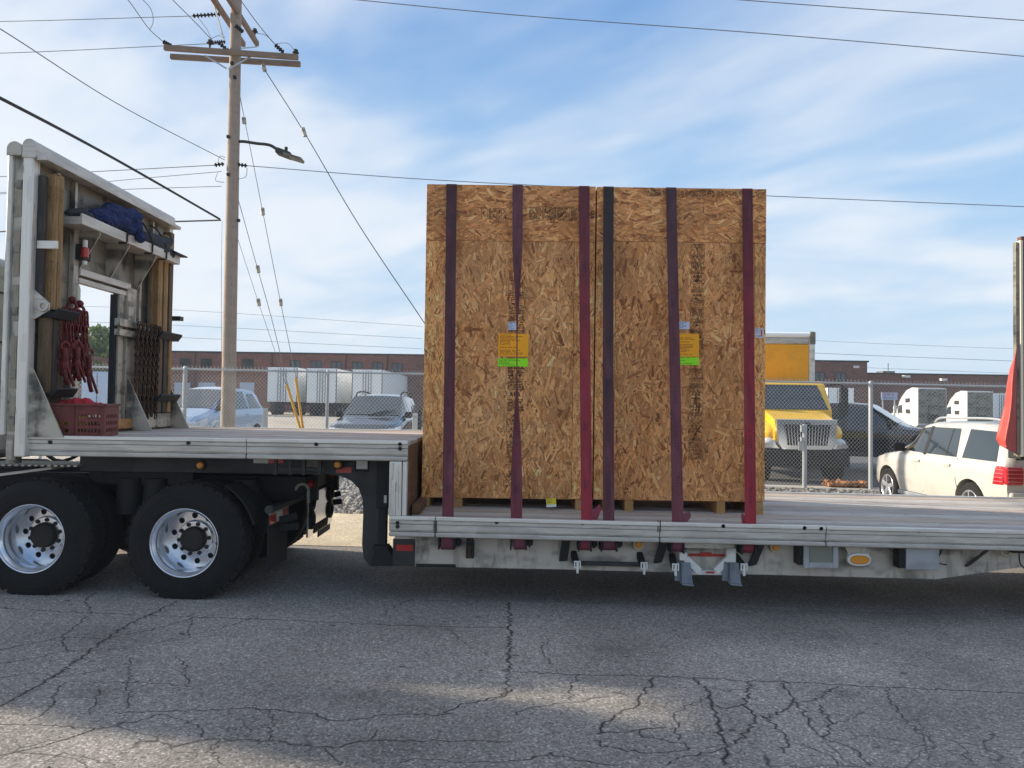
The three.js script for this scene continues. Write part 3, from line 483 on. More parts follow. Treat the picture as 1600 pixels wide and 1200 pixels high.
{ // document box with window, lamp hood, grey box
  const f = tw(); rectAt(f, 1256, 846, 1264, 888, -6.46, 0.02, 0.003); rectAt(f, 1302, 846, 1310, 888, -6.46, 0.02, 0.003); rectAt(f, 1264.2, 879, 1301.8, 888, -6.46, 0.02, 0.003); rectAt(f, 1264.2, 846, 1301.8, 850, -6.46, 0.02, 0.003);
  const d = f.build('document_box', MAT.greyBox, trailer); rectAt(tw(), 1264, 849, 1302, 880, -6.472, 0.006).build('box_window', phy({ color: 0xb0b2a4, roughness: 0.2, transmission: 0.55, thickness: 0 }), d);
  rectAt(tw(), 1248, 848, 1257, 883, -6.49, 0.12).build('box_side', MAT.dark, d); rectAt(tw(), 1258, 848, 1308, 885, -6.52, 0.09).build('box_back', MAT.panel, d);
  for (const [a, b, c, e, k] of [[1268, 856, 1276, 878, 0xb9ae84], [1274, 852, 1296, 862, 0x8e9282], [1284, 862, 1298, 878, 0xa2a596]]) rectAt(tw(), a, b, c, e, -6.505, 0.01).build('paper', std({ color: k }), d);
  const h = tw().prism([[1318, 852], [1323, 863], [1357, 863], [1363, 852]].map(([a, b]) => { const p = pz(a, b, -6.5); return [p.x, p.y]; }), 0.14, M4().makeTranslation(0, 0, -6.62)).build('lamp_hood', MAT.panelLight, trailer);
  rectAt(tw(), 1325, 863, 1358, 873, -6.5, 0.02, 0.003).build('lamp_plate', MAT.whitePaint, h);
  const p = pz(1342, 874, -6.49); const oval = (w, hh) => { const a = []; for (let i = 0; i < 28; i++) { const t = i / 28 * Math.PI * 2; a.push([Math.sign(Math.cos(t)) * Math.pow(Math.abs(Math.cos(t)), 0.75) * w, Math.sin(t) * hh]); } return a; };
  tw().prism(oval(0.1, 0.052), 0.03, M4().makeTranslation(p.x, p.y, -6.51), 0.004).build('lamp_bezel', MAT.whitePaint, h);
  tw().prism(oval(0.078, 0.032), 0.02, M4().makeTranslation(p.x, p.y, -6.488), 0.006).build('lamp_lens', MAT.amber, h);
  const g = rectAt(tw(), 1416, 853, 1468, 891, -6.46, 0.1, 0.006).build('grey_box', MAT.greyBox, trailer); rectAt(tw(), 1405, 854, 1415.5, 888, -6.47, 0.1).build('box_side', MAT.black, g);
  const c = tw(); for (const l of [[[1383, 852], [1395, 862], [1405, 872]], [[1396, 880], [1406, 879], [1412, 880]], [[1473, 853], [1470, 862], [1467, 870]], [[1468, 880], [1475, 882], [1479, 882]], [[1592, 860], [1594, 880], [1600, 888]]]) c.tube(l.map(([a, b]) => { const q = pz(a, b, -6.53); return q; }), 0.006, 10, 5); c.build('lead_wire', MAT.cable, trailer);
  for (const [a, b, cc, dd] of [[1352, 885, 1373, 902]]) { rectAt(tw(), a, b, cc, dd, -6.628, 0.006).build('spec_plate', std({ map: texOf(canvas(96, 96, (q) => { q.fillStyle = '#b8b6ac'; q.fillRect(0, 0, 96, 96); q.fillStyle = '#6f6d66'; for (let i = 0; i < 7; i++) q.fillRect(8, 10 + i * 12, 80, 4); q.strokeStyle = '#555'; q.strokeRect(2, 2, 92, 92); }), 0.12, 0.1) }), trailer); }
  rectAt(tw(), 1583, 857, 1612, 865, -6.5, 0.1, 0.01).build('valve_box', MAT.black, trailer);
  const ring = pz(1572, 860, -6.55); tw().add(new THREE.TorusGeometry(0.045, 0.014, 8, 20), M4().makeTranslation(ring.x, ring.y, -6.55)).build('hose_coil', MAT.beigeRing, trailer);
}
{ const B = tw(), r = rng(640); for (const [px, sp] of [[734, 9]]) for (let i = 0; i < 12; i++) { const x = pz(px + (r() - 0.5) * sp, 850, -6.5).x; B.tube([V(x, 0.62, -6.5), V(x + 0.01 * r(), 0.54, -6.49), V(x + 0.02 * (r() - 0.5), 0.47 - 0.04 * r(), -6.5)], 0.006, 6, 4); } B.build('frayed_strap_tail', MAT.rust, trailer); }
// wheels at the tail (just outside the frame)
// ---- the headboard at the front
{
  const HX = -4.24;
  const hb = vert(tw());
  hb.box(HX - 0.02, HX, 1.42, 3.90, -6.42, -7.03); hb.box(HX - 0.02, HX, 1.42, 3.90, -7.81, -8.93); hb.box(HX - 0.02, HX, 2.92, 3.90, -7.032, -7.808); hb.box(HX - 0.02, HX, 1.42, 1.62, -7.032, -7.808);
  const head = hb.build('headboard', MAT.panel, trailer);
  // near edge: outer bright skin, recessed channel, post
  const e = vert(tw()); e.box(-4.42, -4.375, 1.46, 4.0, -6.35, -6.47, 0.02); e.build('edge_skin', MAT.alumBright, head);
  const e2 = vert(tw()); e2.box(-4.374, -4.285, 1.22, 3.985, -6.385, -6.47, 0.006); e2.build('edge_channel', MAT.panelLight, head);
  for (const z of [[-6.35, -6.45], [-8.9, -9.0]]) vert(tw()).box(-4.284, -4.19, 1.28, 3.9, z[0], z[1], 0.014).build('edge_post', MAT.alumBright, head);
  const e4 = vert(tw()); e4.box(-4.42, -4.285, 1.46, 3.98, -8.9, -9.0, 0.02); e4.build('edge_skin', MAT.alumDull, head);
  const e5 = tw(); for (const y of [3.66, 3.1, 2.55, 2.0, 1.6]) e5.box(-4.35, -4.30, y - 0.045, y + 0.03, -6.37, -6.386, 0.004); e5.build('hinge_plate', MAT.panel, head);
  const e6 = vert(tw()); let yy = 1.5; const rr = rng(9); while (yy < 3.4) { const h = 0.25 + 0.25 * rr(); e6.box(-4.36 + 0.01 * rr(), -4.30, yy, yy + h, -6.376, -6.386, 0.003); yy += h + 0.06 + 0.1 * rr(); } e6.build('edge_strip', woodOf(grain(44, [150, 140, 122], 0.6, { n: 700, cracks: 50 }), 0.9, 0.2), head);
  // top rails with rounded caps
  const cap = (x0, x1, y0, y1) => { const p = [[x0, y0], [x1, y0]]; const r = (x1 - x0) / 2, n = 10; for (let i = 0; i <= n; i++) { const a = i / n * Math.PI; p.push([(x0 + x1) / 2 + r * Math.cos(a), y1 - r + r * Math.sin(a)]); } return p; };
  tw().prism(cap(-4.284, -4.17, 3.88, 4.045), 2.66, M4().makeTranslation(0, 0, -9.0)).build('top_rail', MAT.alum, head);
  tw().prism(cap(-4.42, -4.29, 3.9, 4.02), 2.66, M4().makeTranslation(0, 0, -9.0)).build('top_rail', MAT.panelLight, head);
  tw().box(-4.169, -4.07, 3.865, 3.9, -6.36, -8.94, 0.004).build('top_ledge', MAT.alum, head);
  // ribs
  for (const z of [-6.72, -6.98, -8.24, -8.5]) { const b = vert(tw()); b.box(HX + 0.001, HX + 0.045, 1.5, 3.86, z, z - 0.04, 0.004); b.build('panel_rib', MAT.panelLight, head); }
  const hr = vert(tw()); hr.box(HX + 0.001, HX + 0.05, 3.5, 3.86, -6.70, -6.74, 0.004); hr.box(HX + 0.001, HX + 0.03, 3.62, 3.84, -6.42, -6.45); hr.build('panel_rib', MAT.alumBright, head);
  // window opening: frame of jambs, header bars and sill
  const j = vert(tw()); j.box(HX + 0.001, HX + 0.055, 1.46, 2.905, -7.81, -7.90, 0.004); j.box(HX + 0.001, HX + 0.075, 1.46, 3.0, -7.93, -8.12, 0.006); j.build('window_jamb', MAT.panelLight, head);
  const j2 = vert(tw()); j2.box(HX + 0.001, HX + 0.05, 1.46, 3.42, -6.985, -7.06, 0.004); j2.build('window_jamb', MAT.panelLight, head);
  const jd = vert(tw()); jd.box(HX - 0.03, HX + 0.03, 1.6, 2.9, -7.775, -7.809); jd.build('window_seal', MAT.black, head);
  tw().box(HX + 0.001, HX + 0.06, 2.905, 2.955, -7.061, -7.93, 0.004).build('window_header', MAT.alum, head);
  tw().box(HX + 0.001, HX + 0.07, 2.98, 3.045, -7.061, -8.0, 0.004).build('window_header', MAT.alum, head);
  tw().box(HX + 0.001, HX + 0.05, 1.56, 1.64, -7.061, -7.809, 0.004).build('window_sill', MAT.alum, head);
  // shelf on two gussets
  const s = tw(); s.box(-4.22, -3.985, 3.405, 3.425, -6.75, -8.73); s.box(-4.0, -3.98, 3.40, 3.50, -6.74, -8.74, 0.004); s.box(-4.22, -4.0, 3.40, 3.47, -6.74, -6.76); s.box(-4.22, -4.0, 3.40, 3.48, -8.72, -8.74); s.build('shelf', MAT.alum, head);
  for (const z of [-7.08, -7.62, -8.2]) tw().prism([[-4.235, 3.40], [-4.0, 3.40], [-4.0, 3.37], [-4.2, 3.02], [-4.235, 3.02]], 0.012, M4().makeTranslation(0, 0, z)).build('shelf_gusset', MAT.panelLight, head);
  // foot gussets
  for (const z of [-6.40, -7.97, -8.88]) tw().prism([[-4.2, 1.452], [-3.88, 1.452], [-4.17, 2.06], [-4.2, 2.06]], 0.014, M4().makeTranslation(0, 0, z)).build('foot_gusset', MAT.panelLight, head);
  // pockets and catches for the timbers
  for (const [z0, z1, ys] of [[-6.44, -6.76, [2.53, 1.83]], [-8.36, -8.86, [2.52, 1.8]]]) for (const y of ys) { const b = tw(); b.prism([[-4.238, y - 0.03], [-4.238, y + 0.03], [-4.04, y + 0.0], [-3.99, y + 0.055], [-3.98, y + 0.04], [-4.03, y - 0.03]], z0 - z1, M4().makeTranslation(0, 0, z1)); b.build('timber_catch', MAT.black, head); }
  const ct = tw(); ct.box(-4.18, -4.0, 3.1, 3.17, -6.41, -6.43, 0.004); ct.build('latch_plate', MAT.alumBright, head);
  const ey = tw(); ey.prism([[-4.19, 2.47], [-4.05, 2.56], [-4.05, 2.62], [-4.19, 2.74]], 0.014, M4().makeTranslation(0, 0, -6.42)); ey.add(new THREE.TorusGeometry(0.035, 0.012, 8, 18), M4().makeTranslation(-4.1, 2.59, -6.4)); ey.build('tie_eye', MAT.alum, head);
  // bars for the chains
  const cb = tw(); cb.box(-4.18, -4.12, 2.5, 2.6, -6.78, -7.14, 0.006); cb.box(-4.18, -4.12, 2.56, 2.64, -7.7, -8.42, 0.006); cb.box(-4.18, -4.12, 2.46, 2.53, -7.7, -8.1, 0.006); cb.build('chain_bar', MAT.panelLight, head);
  const ch = tw(); ch.box(-4.23, -4.1, 1.47, 1.63, -8.1, -8.9, 0.004); ch.build('chain_tray', MAT.panelLight, head);
  tw().box(-4.23, -4.1, 1.48, 1.58, -7.5, -8.05, 0.005).build('kick_board', MAT.blockWood, head);
  const bp = vert(tw()); bp.box(HX + 0.002, HX + 0.012, 1.5, 2.48, -8.125, -8.235); bp.build('backing_plate', MAT.dark, head);
  const sg = tw(); sg.box(-4.2, -4.06, 2.76, 2.81, -8.95, -9.05); sg.build('far_tab', MAT.gooseneck, head);
}
// ---------------------------------------------------------------- tractor unit under the nose of the trailer
const RGRID = rng(808);
function lugRing(B, R, z0, z1, n, r) { // shoulder lugs
  for (let i = 0; i < n; i++) { const a = (i + 0.25 * (i % 2)) / n * Math.PI * 2, c = Math.cos(a), s = Math.sin(a), g = new THREE.BoxGeometry(0.026, 0.032, z1 - z0); B.add(g, M4().makeRotationZ(a).setPosition(c * (R - 0.004), s * (R - 0.004), (z0 + z1) / 2)); }
  return B;
}
// a dual drive wheel: outer face at local z = 0 looking to +z, axle along -z
const truckWheel = new THREE.Group(); truckWheel.name = 'wheel';
{
  const R = 0.512;
  const prof = [[0.292, -0.006], [0.305, 0.004], [0.35, 0.010], [0.40, 0.008], [0.445, -0.002], [0.468, -0.014], [0.484, -0.018], [0.498, -0.03], [R, -0.052], [R + 0.002, -0.14], [R, -0.228], [0.49, -0.256], [0.44, -0.272], [0.36, -0.276], [0.30, -0.268]];
  const T = mb(); T.lathe(prof, 72, AX.toZ.clone()); T.lathe(prof.map(([r, y]) => [r, y - 0.34]), 56, AX.toZ.clone());
  const ty = T.build('tyre', MAT.tyre, truckWheel);
  const L = lugRing(mb(), R, -0.075, -0.03, 64); lugRing(L, R, -0.245, -0.2, 64); L.build('tread_lugs', MAT.tyre, ty);
  const bead = mb(); for (const rr of [0.335, 0.385, 0.43]) bead.add(new THREE.TorusGeometry(rr, 0.003, 5, 72), M4().makeTranslation(0, 0, rr < 0.4 ? 0.0085 : 0.002)); bead.build('sidewall_ribs', MAT.tyre, ty);
  const rim = mb(); rim.lathe([[0.300, -0.004], [0.302, 0.008], [0.296, 0.012], [0.290, 0.004], [0.286, -0.012], [0.268, -0.03], [0.262, -0.055], [0.270, -0.085], [0.262, -0.12], [0.252, -0.15], [0.250, -0.25]], 72, AX.toZ.clone());
  const ro = rim.build('rim', MAT.rim, truckWheel);
  const sh = new THREE.Shape(); sh.absarc(0, 0, 0.251, 0, Math.PI * 2); const hole = (x, y, r) => { const p = new THREE.Path(); p.absarc(x, y, r, 0, Math.PI * 2, true); sh.holes.push(p); };
  for (let i = 0; i < 10; i++) { const a = (i + 0.5) / 10 * Math.PI * 2; hole(Math.cos(a) * 0.205, Math.sin(a) * 0.205, 0.029); }
  const dg = new THREE.ExtrudeGeometry(sh, { depth: 0.012, bevelEnabled: true, bevelSize: 0.004, bevelThickness: 0.004, bevelSegments: 2, curveSegments: 40 });
  mb().add(dg, M4().makeTranslation(0, 0, -0.255)).build('wheel_disc', MAT.rim, ro);
  mb().lathe([[0.0, -0.20], [0.150, -0.20], [0.160, -0.207], [0.166, -0.237]], 48, AX.toZ.clone()).build('hub_face', MAT.rim, ro);
  const nuts = mb(); for (let i = 0; i < 10; i++) { const a = i / 10 * Math.PI * 2; nuts.cyl(V(Math.cos(a) * 0.135, Math.sin(a) * 0.135, -0.202), V(Math.cos(a) * 0.135, Math.sin(a) * 0.135, -0.19), 0.0195, 0.018, 10); } nuts.build('wheel_nuts', MAT.hub, ro);
  mb().lathe([[0.0, -0.135], [0.07, -0.137], [0.102, -0.146], [0.110, -0.16], [0.114, -0.202]], 24, AX.toZ.clone()).build('axle_cap', MAT.hub, truckWheel);
  const b2 = mb(); b2.lathe([[0.02, -0.27], [0.25, -0.27], [0.25, -0.34], [0.02, -0.34]], 24, AX.toZ.clone()); b2.build('brake_drum', MAT.black, truckWheel);
}
const tractor = thing('semi_tractor', 'dark tractor unit with polished dual wheels coupled under the front of the trailer', 'truck', [-3.5, groundY(-3.5, -7.7), -7.7]);
const TT = M4().makeTranslation(3.5, -groundY(-3.5, -7.7), 7.7), tt = () => mb(TT);
{
  const put = (x, z, flip) => { const w = truckWheel.clone(); w.position.set(x + 3.5, groundY(x, z) + 0.508 - groundY(-3.5, -7.7), z + 7.7); if (flip) w.rotation.y = Math.PI; w.rotation.z = flip ? 0.7 : x * 1.3; tractor.add(w); };
  const p1 = at(48, 840, 6.46), p2 = at(288, 847.5, 6.46);
  for (const x of [p1.x, p2.x]) { put(x, -6.46, false); put(x, -8.92, true); }
  put(-8.6, -6.6, false); put(-8.6, -8.8, true);
  for (const z of [-7.26, -8.12]) tt().box(-9.4, -1.9, 0.82, 1.06, z, z - 0.08, 0.006).build('frame_rail', MAT.black, tractor);
  for (const x of [p1.x, p2.x, -8.6]) tt().cyl(V(x, 0.56, -6.8), V(x, 0.56, -8.6), 0.09, 0.09, 12).build('axle', MAT.black, tractor);
  for (const x of [p1.x, p2.x]) tt().add(new THREE.SphereGeometry(0.24, 16, 10), M4().makeScale(1, 1, 0.9).setPosition(x, 0.56, -7.7)).build('differential', MAT.black, tractor);
  // fifth wheel with ramps
  const fw = tt(); fw.cyl(V(-3.75, 1.12, -7.7), V(-3.75, 1.22, -7.7), 0.46, 0.46, 28); fw.box(-4.1, -3.3, 1.0, 1.12, -7.3, -8.1); fw.build('fifth_wheel', MAT.dark, tractor);
  for (const z of [-6.95, -8.3]) { const r = tt(); const a = at(0, 743, 6.95), b = at(92, 730, 6.95); r.bar(V(a.x - 0.4, a.y - 0.05, z), V(b.x, b.y, z), 0.22, 0.025, 0, 0.004); r.build('fifth_wheel_ramp', MAT.alum, tractor); }
  const gr = tt(); for (let i = 0; i < 16; i++) gr.box(-4.9 + i * 0.06, -4.87 + i * 0.06, 1.165, 1.18, -6.75, -7.2); gr.build('deck_grating', MAT.alum, tractor);
  const hose = tt(); hose.tube([V(-5.1, 2.2, -7.6), V(-4.9, 1.5, -7.5), V(-4.6, 1.15, -7.5), V(-4.3, 1.3, -7.6)], 0.02, 20, 6); hose.build('air_hose', MAT.black, tractor);
  const susp = tt(); susp.box(-4.0, -3.0, 0.98, 1.12, -6.98, -7.2, 0.02); for (const x of [-3.6, -3.35, -2.5]) susp.cyl(V(x, 0.72, -7.0), V(x, 1.05, -7.0), 0.13, 0.11, 14); susp.build('air_suspension', MAT.dark, tractor);
  const vl = tt(); const vp = at(220, 729, 6.9); vl.add(new THREE.IcosahedronGeometry(0.05, 1), M4().makeTranslation(vp.x, vp.y, -6.9)); vl.build('valve', MAT.beigeRing, tractor);
  // rear quarter: curved fender, flap hangers, flaps, lamp panel
  for (const [z, s] of [[-6.52, 1], [-8.86, -1]]) {
    const A = tt(), c = V(p2.x, 0.53, 0), n = 9; for (let i = 0; i < n; i++) { const a0 = 1.02 - i * 0.105, a1 = a0 - 0.105, R = 0.60; A.bar(V(c.x + R * Math.cos(a0), c.y + R * Math.sin(a0), z - s * 0.31), V(c.x + R * Math.cos(a1), c.y + R * Math.sin(a1), z - s * 0.31), 0.6, 0.012); } A.build('quarter_fender', MAT.rubber, tractor);
  }
  const q = (px, py, z) => at(px, py, -z);
  const hang = tt(); { const a = q(424, 800, -6.6), b = q(470, 782, -7.15); hang.bar(V(a.x, a.y + 0.02, -6.56), V(b.x, b.y + 0.02, -7.2), 0.04, 0.04); hang.cyl(V(a.x, a.y + 0.03, -6.52), V(a.x + 0.01, a.y + 0.03, -6.58), 0.038, 0.038, 14); } hang.build('flap_hanger', MAT.gooseneck, tractor);
  // near and far mud flaps hang across the truck, seen at an angle
  const flap = (za, zb, x) => { const f = tt(); f.box(x, x + 0.012, 0.28, 0.86, za, zb, 0.004); const o = f.build('mud_flap', MAT.rubber, tractor); const w = (za - zb); for (let i = 0; i < 3; i++) tt().box(x + 0.0125, x + 0.018, 0.69, 0.775, za - w * (0.02 + i * 0.325), za - w * (0.02 + (i + 1) * 0.325) + 0.004).build(i === 1 ? 'white_reflector' : 'red_reflector', i === 1 ? MAT.whiteTape : MAT.redTape, o); tt().box(x + 0.0125, x + 0.02, 0.78, 0.81, za, zb).build('flap_clamp', MAT.alum, o); };
  flap(-6.56, -7.12, -2.15); flap(-8.26, -8.8, -2.15);
  const tail = tt(); tail.box(-2.2, -2.0, 0.9, 1.06, -7.2, -8.2, 0.01); tail.prism([[-3.0, 1.06], [-1.98, 1.06], [-1.98, 0.94], [-2.1, 0.9], [-3.0, 0.9]], 0.05, M4().makeTranslation(0, 0, -7.2)); tail.prism([[-2.9, 1.06], [-2.0, 1.06], [-2.3, 1.16], [-2.9, 1.16]], 0.5, M4().makeTranslation(0, 0, -8.0)); tail.build('frame_tail', MAT.black, tractor);
  const lp = tt(); lp.box(-1.995, -1.975, 0.46, 0.88, -7.24, -8.2, 0.004); const lpo = lp.build('lamp_panel', MAT.chrome, tractor);
  for (const z of [-7.34, -8.08]) { const r = tt(); for (const y of [0.8, 0.62]) r.add(new THREE.TorusGeometry(0.075, 0.02, 8, 20), M4().makeRotationY(Math.PI / 2).setPosition(-1.965, y, z)); r.build('lamp_ring', MAT.black, lpo); }
  for (let i = 0; i < 8; i++) { const r = tt(); r.bar(V(-1.97, 0.47, -7.46 - i * 0.07), V(-1.97, 0.55, -7.50 - i * 0.07), 0.01, 0.026); r.build('black_stripe', MAT.black, lpo); }
  for (const z of [-7.25, -8.15]) { const r = tt(); r.add(new THREE.SphereGeometry(0.045, 14, 10), M4().makeTranslation(-1.97, 0.98, z)); r.build('tail_lamp', MAT.redTape, tractor); }
  const hk = tt(); hk.add(new THREE.TorusGeometry(0.06, 0.016, 8, 16, Math.PI), M4().makeTranslation(-2.0, 0.94, -7.1)); hk.cyl(V(-1.94, 0.94, -7.1), V(-1.94, 0.82, -7.1), 0.016, 0.016, 8); hk.build('tow_hook', MAT.alumDull, tractor);
  // sleeper cab ahead of the trailer
  const sl = new MB(TT); sl.box(-7.2, -5.28, 1.15, 3.25, -6.75, -9.05, 0.12); const slo = sl.build('sleeper_cab', phy({ map: grime([166, 172, 164], 91, 0.3), roughness: 0.4, clearcoat: 0.3 }), tractor);
  const sb = tt(); for (const y of [2.86, 2.35, 1.85]) sb.box(-5.281, -5.272, y, y + 0.018, -6.85, -8.65); sb.build('panel_seam', MAT.dark, slo);
  tt().box(-7.25, -5.9, 3.2, 4.1, -7.15, -8.4, 0.2).build('sun_block_fairing', MAT.whiteTruck, tractor); tt().box(-9.3, -5.2, 0.28, 1.1, -7.15, -8.4, 0.05).build('sun_block_drivetrain', MAT.black, tractor);  // unseen fairing and drivetrain block, added to stop stray sun patches
  tt().box(-8.6, -7.2, 1.0, 2.4, -6.85, -8.65, 0.1).build('cab', MAT.whiteTruck, tractor); tt().box(-9.9, -8.6, 0.7, 1.7, -6.95, -8.55, 0.15).build('bonnet', MAT.whiteTruck, tractor);
  const ck = tt(); ck.box(-9.3, -5.1, 0.55, 0.95, -6.7, -7.1, 0.1); ck.build('fuel_tank', MAT.alum, tractor);
}
for (const x of [6.6, 7.85]) for (const [z, f] of [[-6.46, 0], [-8.92, 1]]) { const w = truckWheel.clone(); w.position.set(x + 0.9, groundY(x, z) + 0.5 - groundY(-0.9, -7.7), z + 7.7); w.scale.setScalar(0.98); if (f) w.rotation.y = Math.PI; trailer.add(w); }

// ---------------------------------------------------------------- the two crates
const CZ = -7.15, CZB = -8.38;
function stampCanvas(w, h, seed, rows) {                                        // a column of small ink: boxes, rules and unreadable fine print
  const r = rng(seed);
  return canvas(w, h, (g) => {
    g.clearRect(0, 0, w, h); g.fillStyle = g.strokeStyle = 'rgba(18,13,10,0.95)'; g.lineWidth = 2;
    let y = 6;
    while (y < h - 40) {
      const k = r();
      if (k < rows.fine) { const n = 3 + Math.floor(r() * 6); for (let i = 0; i < n && y < h - 12; i++) { let x = 6; while (x < w - 8) { const L = 4 + r() * 12; if (r() < 0.82) g.fillRect(x, y, L, 4 + 2 * r()); x += L + 3; } y += 10; } y += 6; }
      else if (k < rows.fine + 0.2) { const H = 22 + 30 * r(); g.strokeRect(4, y, w - 8, H); for (let i = 0; i < 5; i++) g.fillRect(12 + r() * (w - 40), y + 6 + r() * (H - 16), 4 + 14 * r(), 4 + 5 * r()); y += H + 8; }
      else if (k < rows.fine + 0.34) { g.font = 'bold ' + Math.round(w * 0.34) + 'px sans-serif'; g.textAlign = 'center'; g.fillText('APA', w / 2, y + w * 0.3); y += w * 0.38 + 8; }
      else if (k < rows.fine + 0.45) { g.beginPath(); g.moveTo(w / 2, y); g.lineTo(w / 2 - 16, y + 26); g.lineTo(w / 2 + 16, y + 26); g.closePath(); g.fill(); y += 34; }
      else { g.fillRect(w * 0.2 * r(), y, w * (0.3 + 0.5 * r()), 3); y += 14 + 40 * r() * r(); }
    }
    g.globalCompositeOperation = 'destination-out';
    for (let i = 0; i < w * h / 60; i++) { g.globalAlpha = 0.5 * r(); g.fillRect(r() * w, r() * h, 1 + 4 * r(), 1 + 2 * r()); }
  });
}
function stampMat(c) { const t = new THREE.CanvasTexture(c); t.colorSpace = THREE.SRGBColorSpace; return std({ map: t, transparent: true, roughness: 0.9 }); }
function face(x0, x1, y0, y1, z, turn) { // a thin printed sheet facing +z, uv 0..1
  const g = new THREE.PlaneGeometry(x1 - x0, y1 - y0); if (turn) { const u = g.attributes.uv; for (let i = 0; i < 4; i++) { const a = u.getX(i), b = u.getY(i); u.setXY(i, 1 - b, a); } }
  return g.translate((x0 + x1) / 2, (y0 + y1) / 2, z);
}
function labelMat(w, h, bg, seed, lines, ink = 'rgba(60,40,10,0.8)', draw) {
  const r = rng(seed), c = canvas(w, h, (g) => {
    g.fillStyle = bg; g.fillRect(0, 0, w, h); g.fillStyle = ink;
    for (let i = 0; i < lines; i++) { if (r() < 0.12) continue; const y = h * (0.05 + 0.9 * i / lines); let x = w * 0.05; const end = w * (0.35 + 0.5 * r()); while (x < end) { const L = 3 + 12 * r(); g.fillRect(x, y, L, h / lines * 0.42); x += L + 3 + (r() < 0.2 ? 8 : 0); } }
    if (draw) draw(g);
  });
  const t = new THREE.CanvasTexture(c); t.colorSpace = THREE.SRGBColorSpace; return std({ map: t, roughness: 0.6 });
}
function sticker(name, parent, CM, px0, py0, px1, py1, mat, z = CZ + 0.004, tilt = 0) {
  const a = at(px0, py0, -CZ), b = at(px1, py1, -CZ), g = new THREE.BoxGeometry(b.x - a.x, a.y - b.y, 0.003); if (tilt) g.rotateZ(tilt);
  return new MB(CM).raw(g, M4().makeTranslation((a.x + b.x) / 2, (a.y + b.y) / 2, z)).build(name, mat, parent);
}
function crate(label, x0, x1, sl, sr, topY, o) {
  const g = thing('wooden_crate', label, 'crate', [(x0 + x1) / 2, yLow((x0 + x1) / 2), (CZ + CZB) / 2]);
  const CM = M4().makeTranslation(-g.position.x, -g.position.y, -g.position.z), c = () => mb(CM), yb = o.yb ?? 0.884, ys = o.ys;
  c().box(sl + 0.0015, sr - 0.0015, yb, ys - 0.0015, CZ - 0.02, CZ, 0.0015).build('front_panel', osbMat[o.m], g);
  c().box(x0, sl - 0.0015, yb, ys - 0.0015, CZ - 0.02, CZ - 0.003, 0.0015).build('edge_panel', osbEdge, g);
  c().box(sr + 0.0015, x1, yb + 0.004, ys - 0.0015, CZ - 0.02, CZ - 0.003, 0.0015).build('edge_panel', osbEdge, g);
  c().box(x0, x1, ys + 0.0015, topY, CZ - 0.02, CZ + 0.001, 0.0015).build('top_panel', osbMat[1], g);
  c().box(x0, x0 + 0.02, yb, topY, CZB, CZ - 0.0205, 0.0015).build('side_panel', osbMat[2], g);
  c().box(x1 - 0.02, x1, yb, topY, CZB, CZ - 0.0205, 0.0015).build('side_panel', osbMat[2], g);
  c().box(x0 + 0.0205, x1 - 0.0205, topY - 0.02, topY - 0.001, CZB, CZ - 0.0205).build('lid', osbMat[1], g);
  c().box(x0, x1, yb, topY, CZB - 0.02, CZB - 0.0005, 0.0015).build('back_panel', osbMat[0], g);
  c().box(x0 + 0.0205, x1 - 0.0205, yb, yb + 0.02, CZB, CZ - 0.0205).build('floor_panel', osbMat[2], g);
  const nl = c(), nz = CZ + 0.0005, dot = (x, y) => nl.cyl(V(x, y, nz - 0.002), V(x, y, nz + 0.0012), 0.0065, 0.006, 6); // nail heads along the joints
  for (let y = yb + 0.06; y < ys; y += 0.2) { dot(sl + 0.03 + 0.006 * hash(y * 99, 1), y); dot(sr - 0.03 + 0.006 * hash(y * 99, 2), y + 0.05 * hash(y * 99, 3)); if (hash(y * 77, 4) > 0.4) dot((sl + sr) / 2 + 0.12 + 0.02 * hash(y * 99, 5), y); }
  for (let x = x0 + 0.05; x < x1 - 0.03; x += 0.21) { dot(x, ys + 0.035 + 0.01 * hash(x * 99, 6)); dot(x + 0.03, topY - 0.035); dot(x, yb + 0.04); }
  const nails = nl.build('nail_heads', MAT.hub, g); nails.userData.kind = 'stuff';
  for (const x of o.skids) c().box(x - 0.042, x + 0.042, yLow(x) - 0.016, yb - 0.001, CZB, CZ - 0.006, 0.004).build('skid', MAT.blockWood, g);
  return [g, CM];
}
const PX = (px, py = 600) => at(px, py, -CZ).x;
const [crateL, CL] = crate('left one of two tall particle-board crates, next to the deck step', -0.860, 0.792, PX(701), PX(895), 3.938, { m: 0, ys: 3.388, skids: [PX(667), PX(718), PX(808), PX(908)] });
const [crateR, CR] = crate('right one of two tall particle-board crates, next to the open deck', 0.806, 2.462, PX(960), PX(1178), 3.936, { m: 2, ys: 3.402, yb: 0.886, skids: [PX(951), PX(985), PX(1128), PX(1187)] });
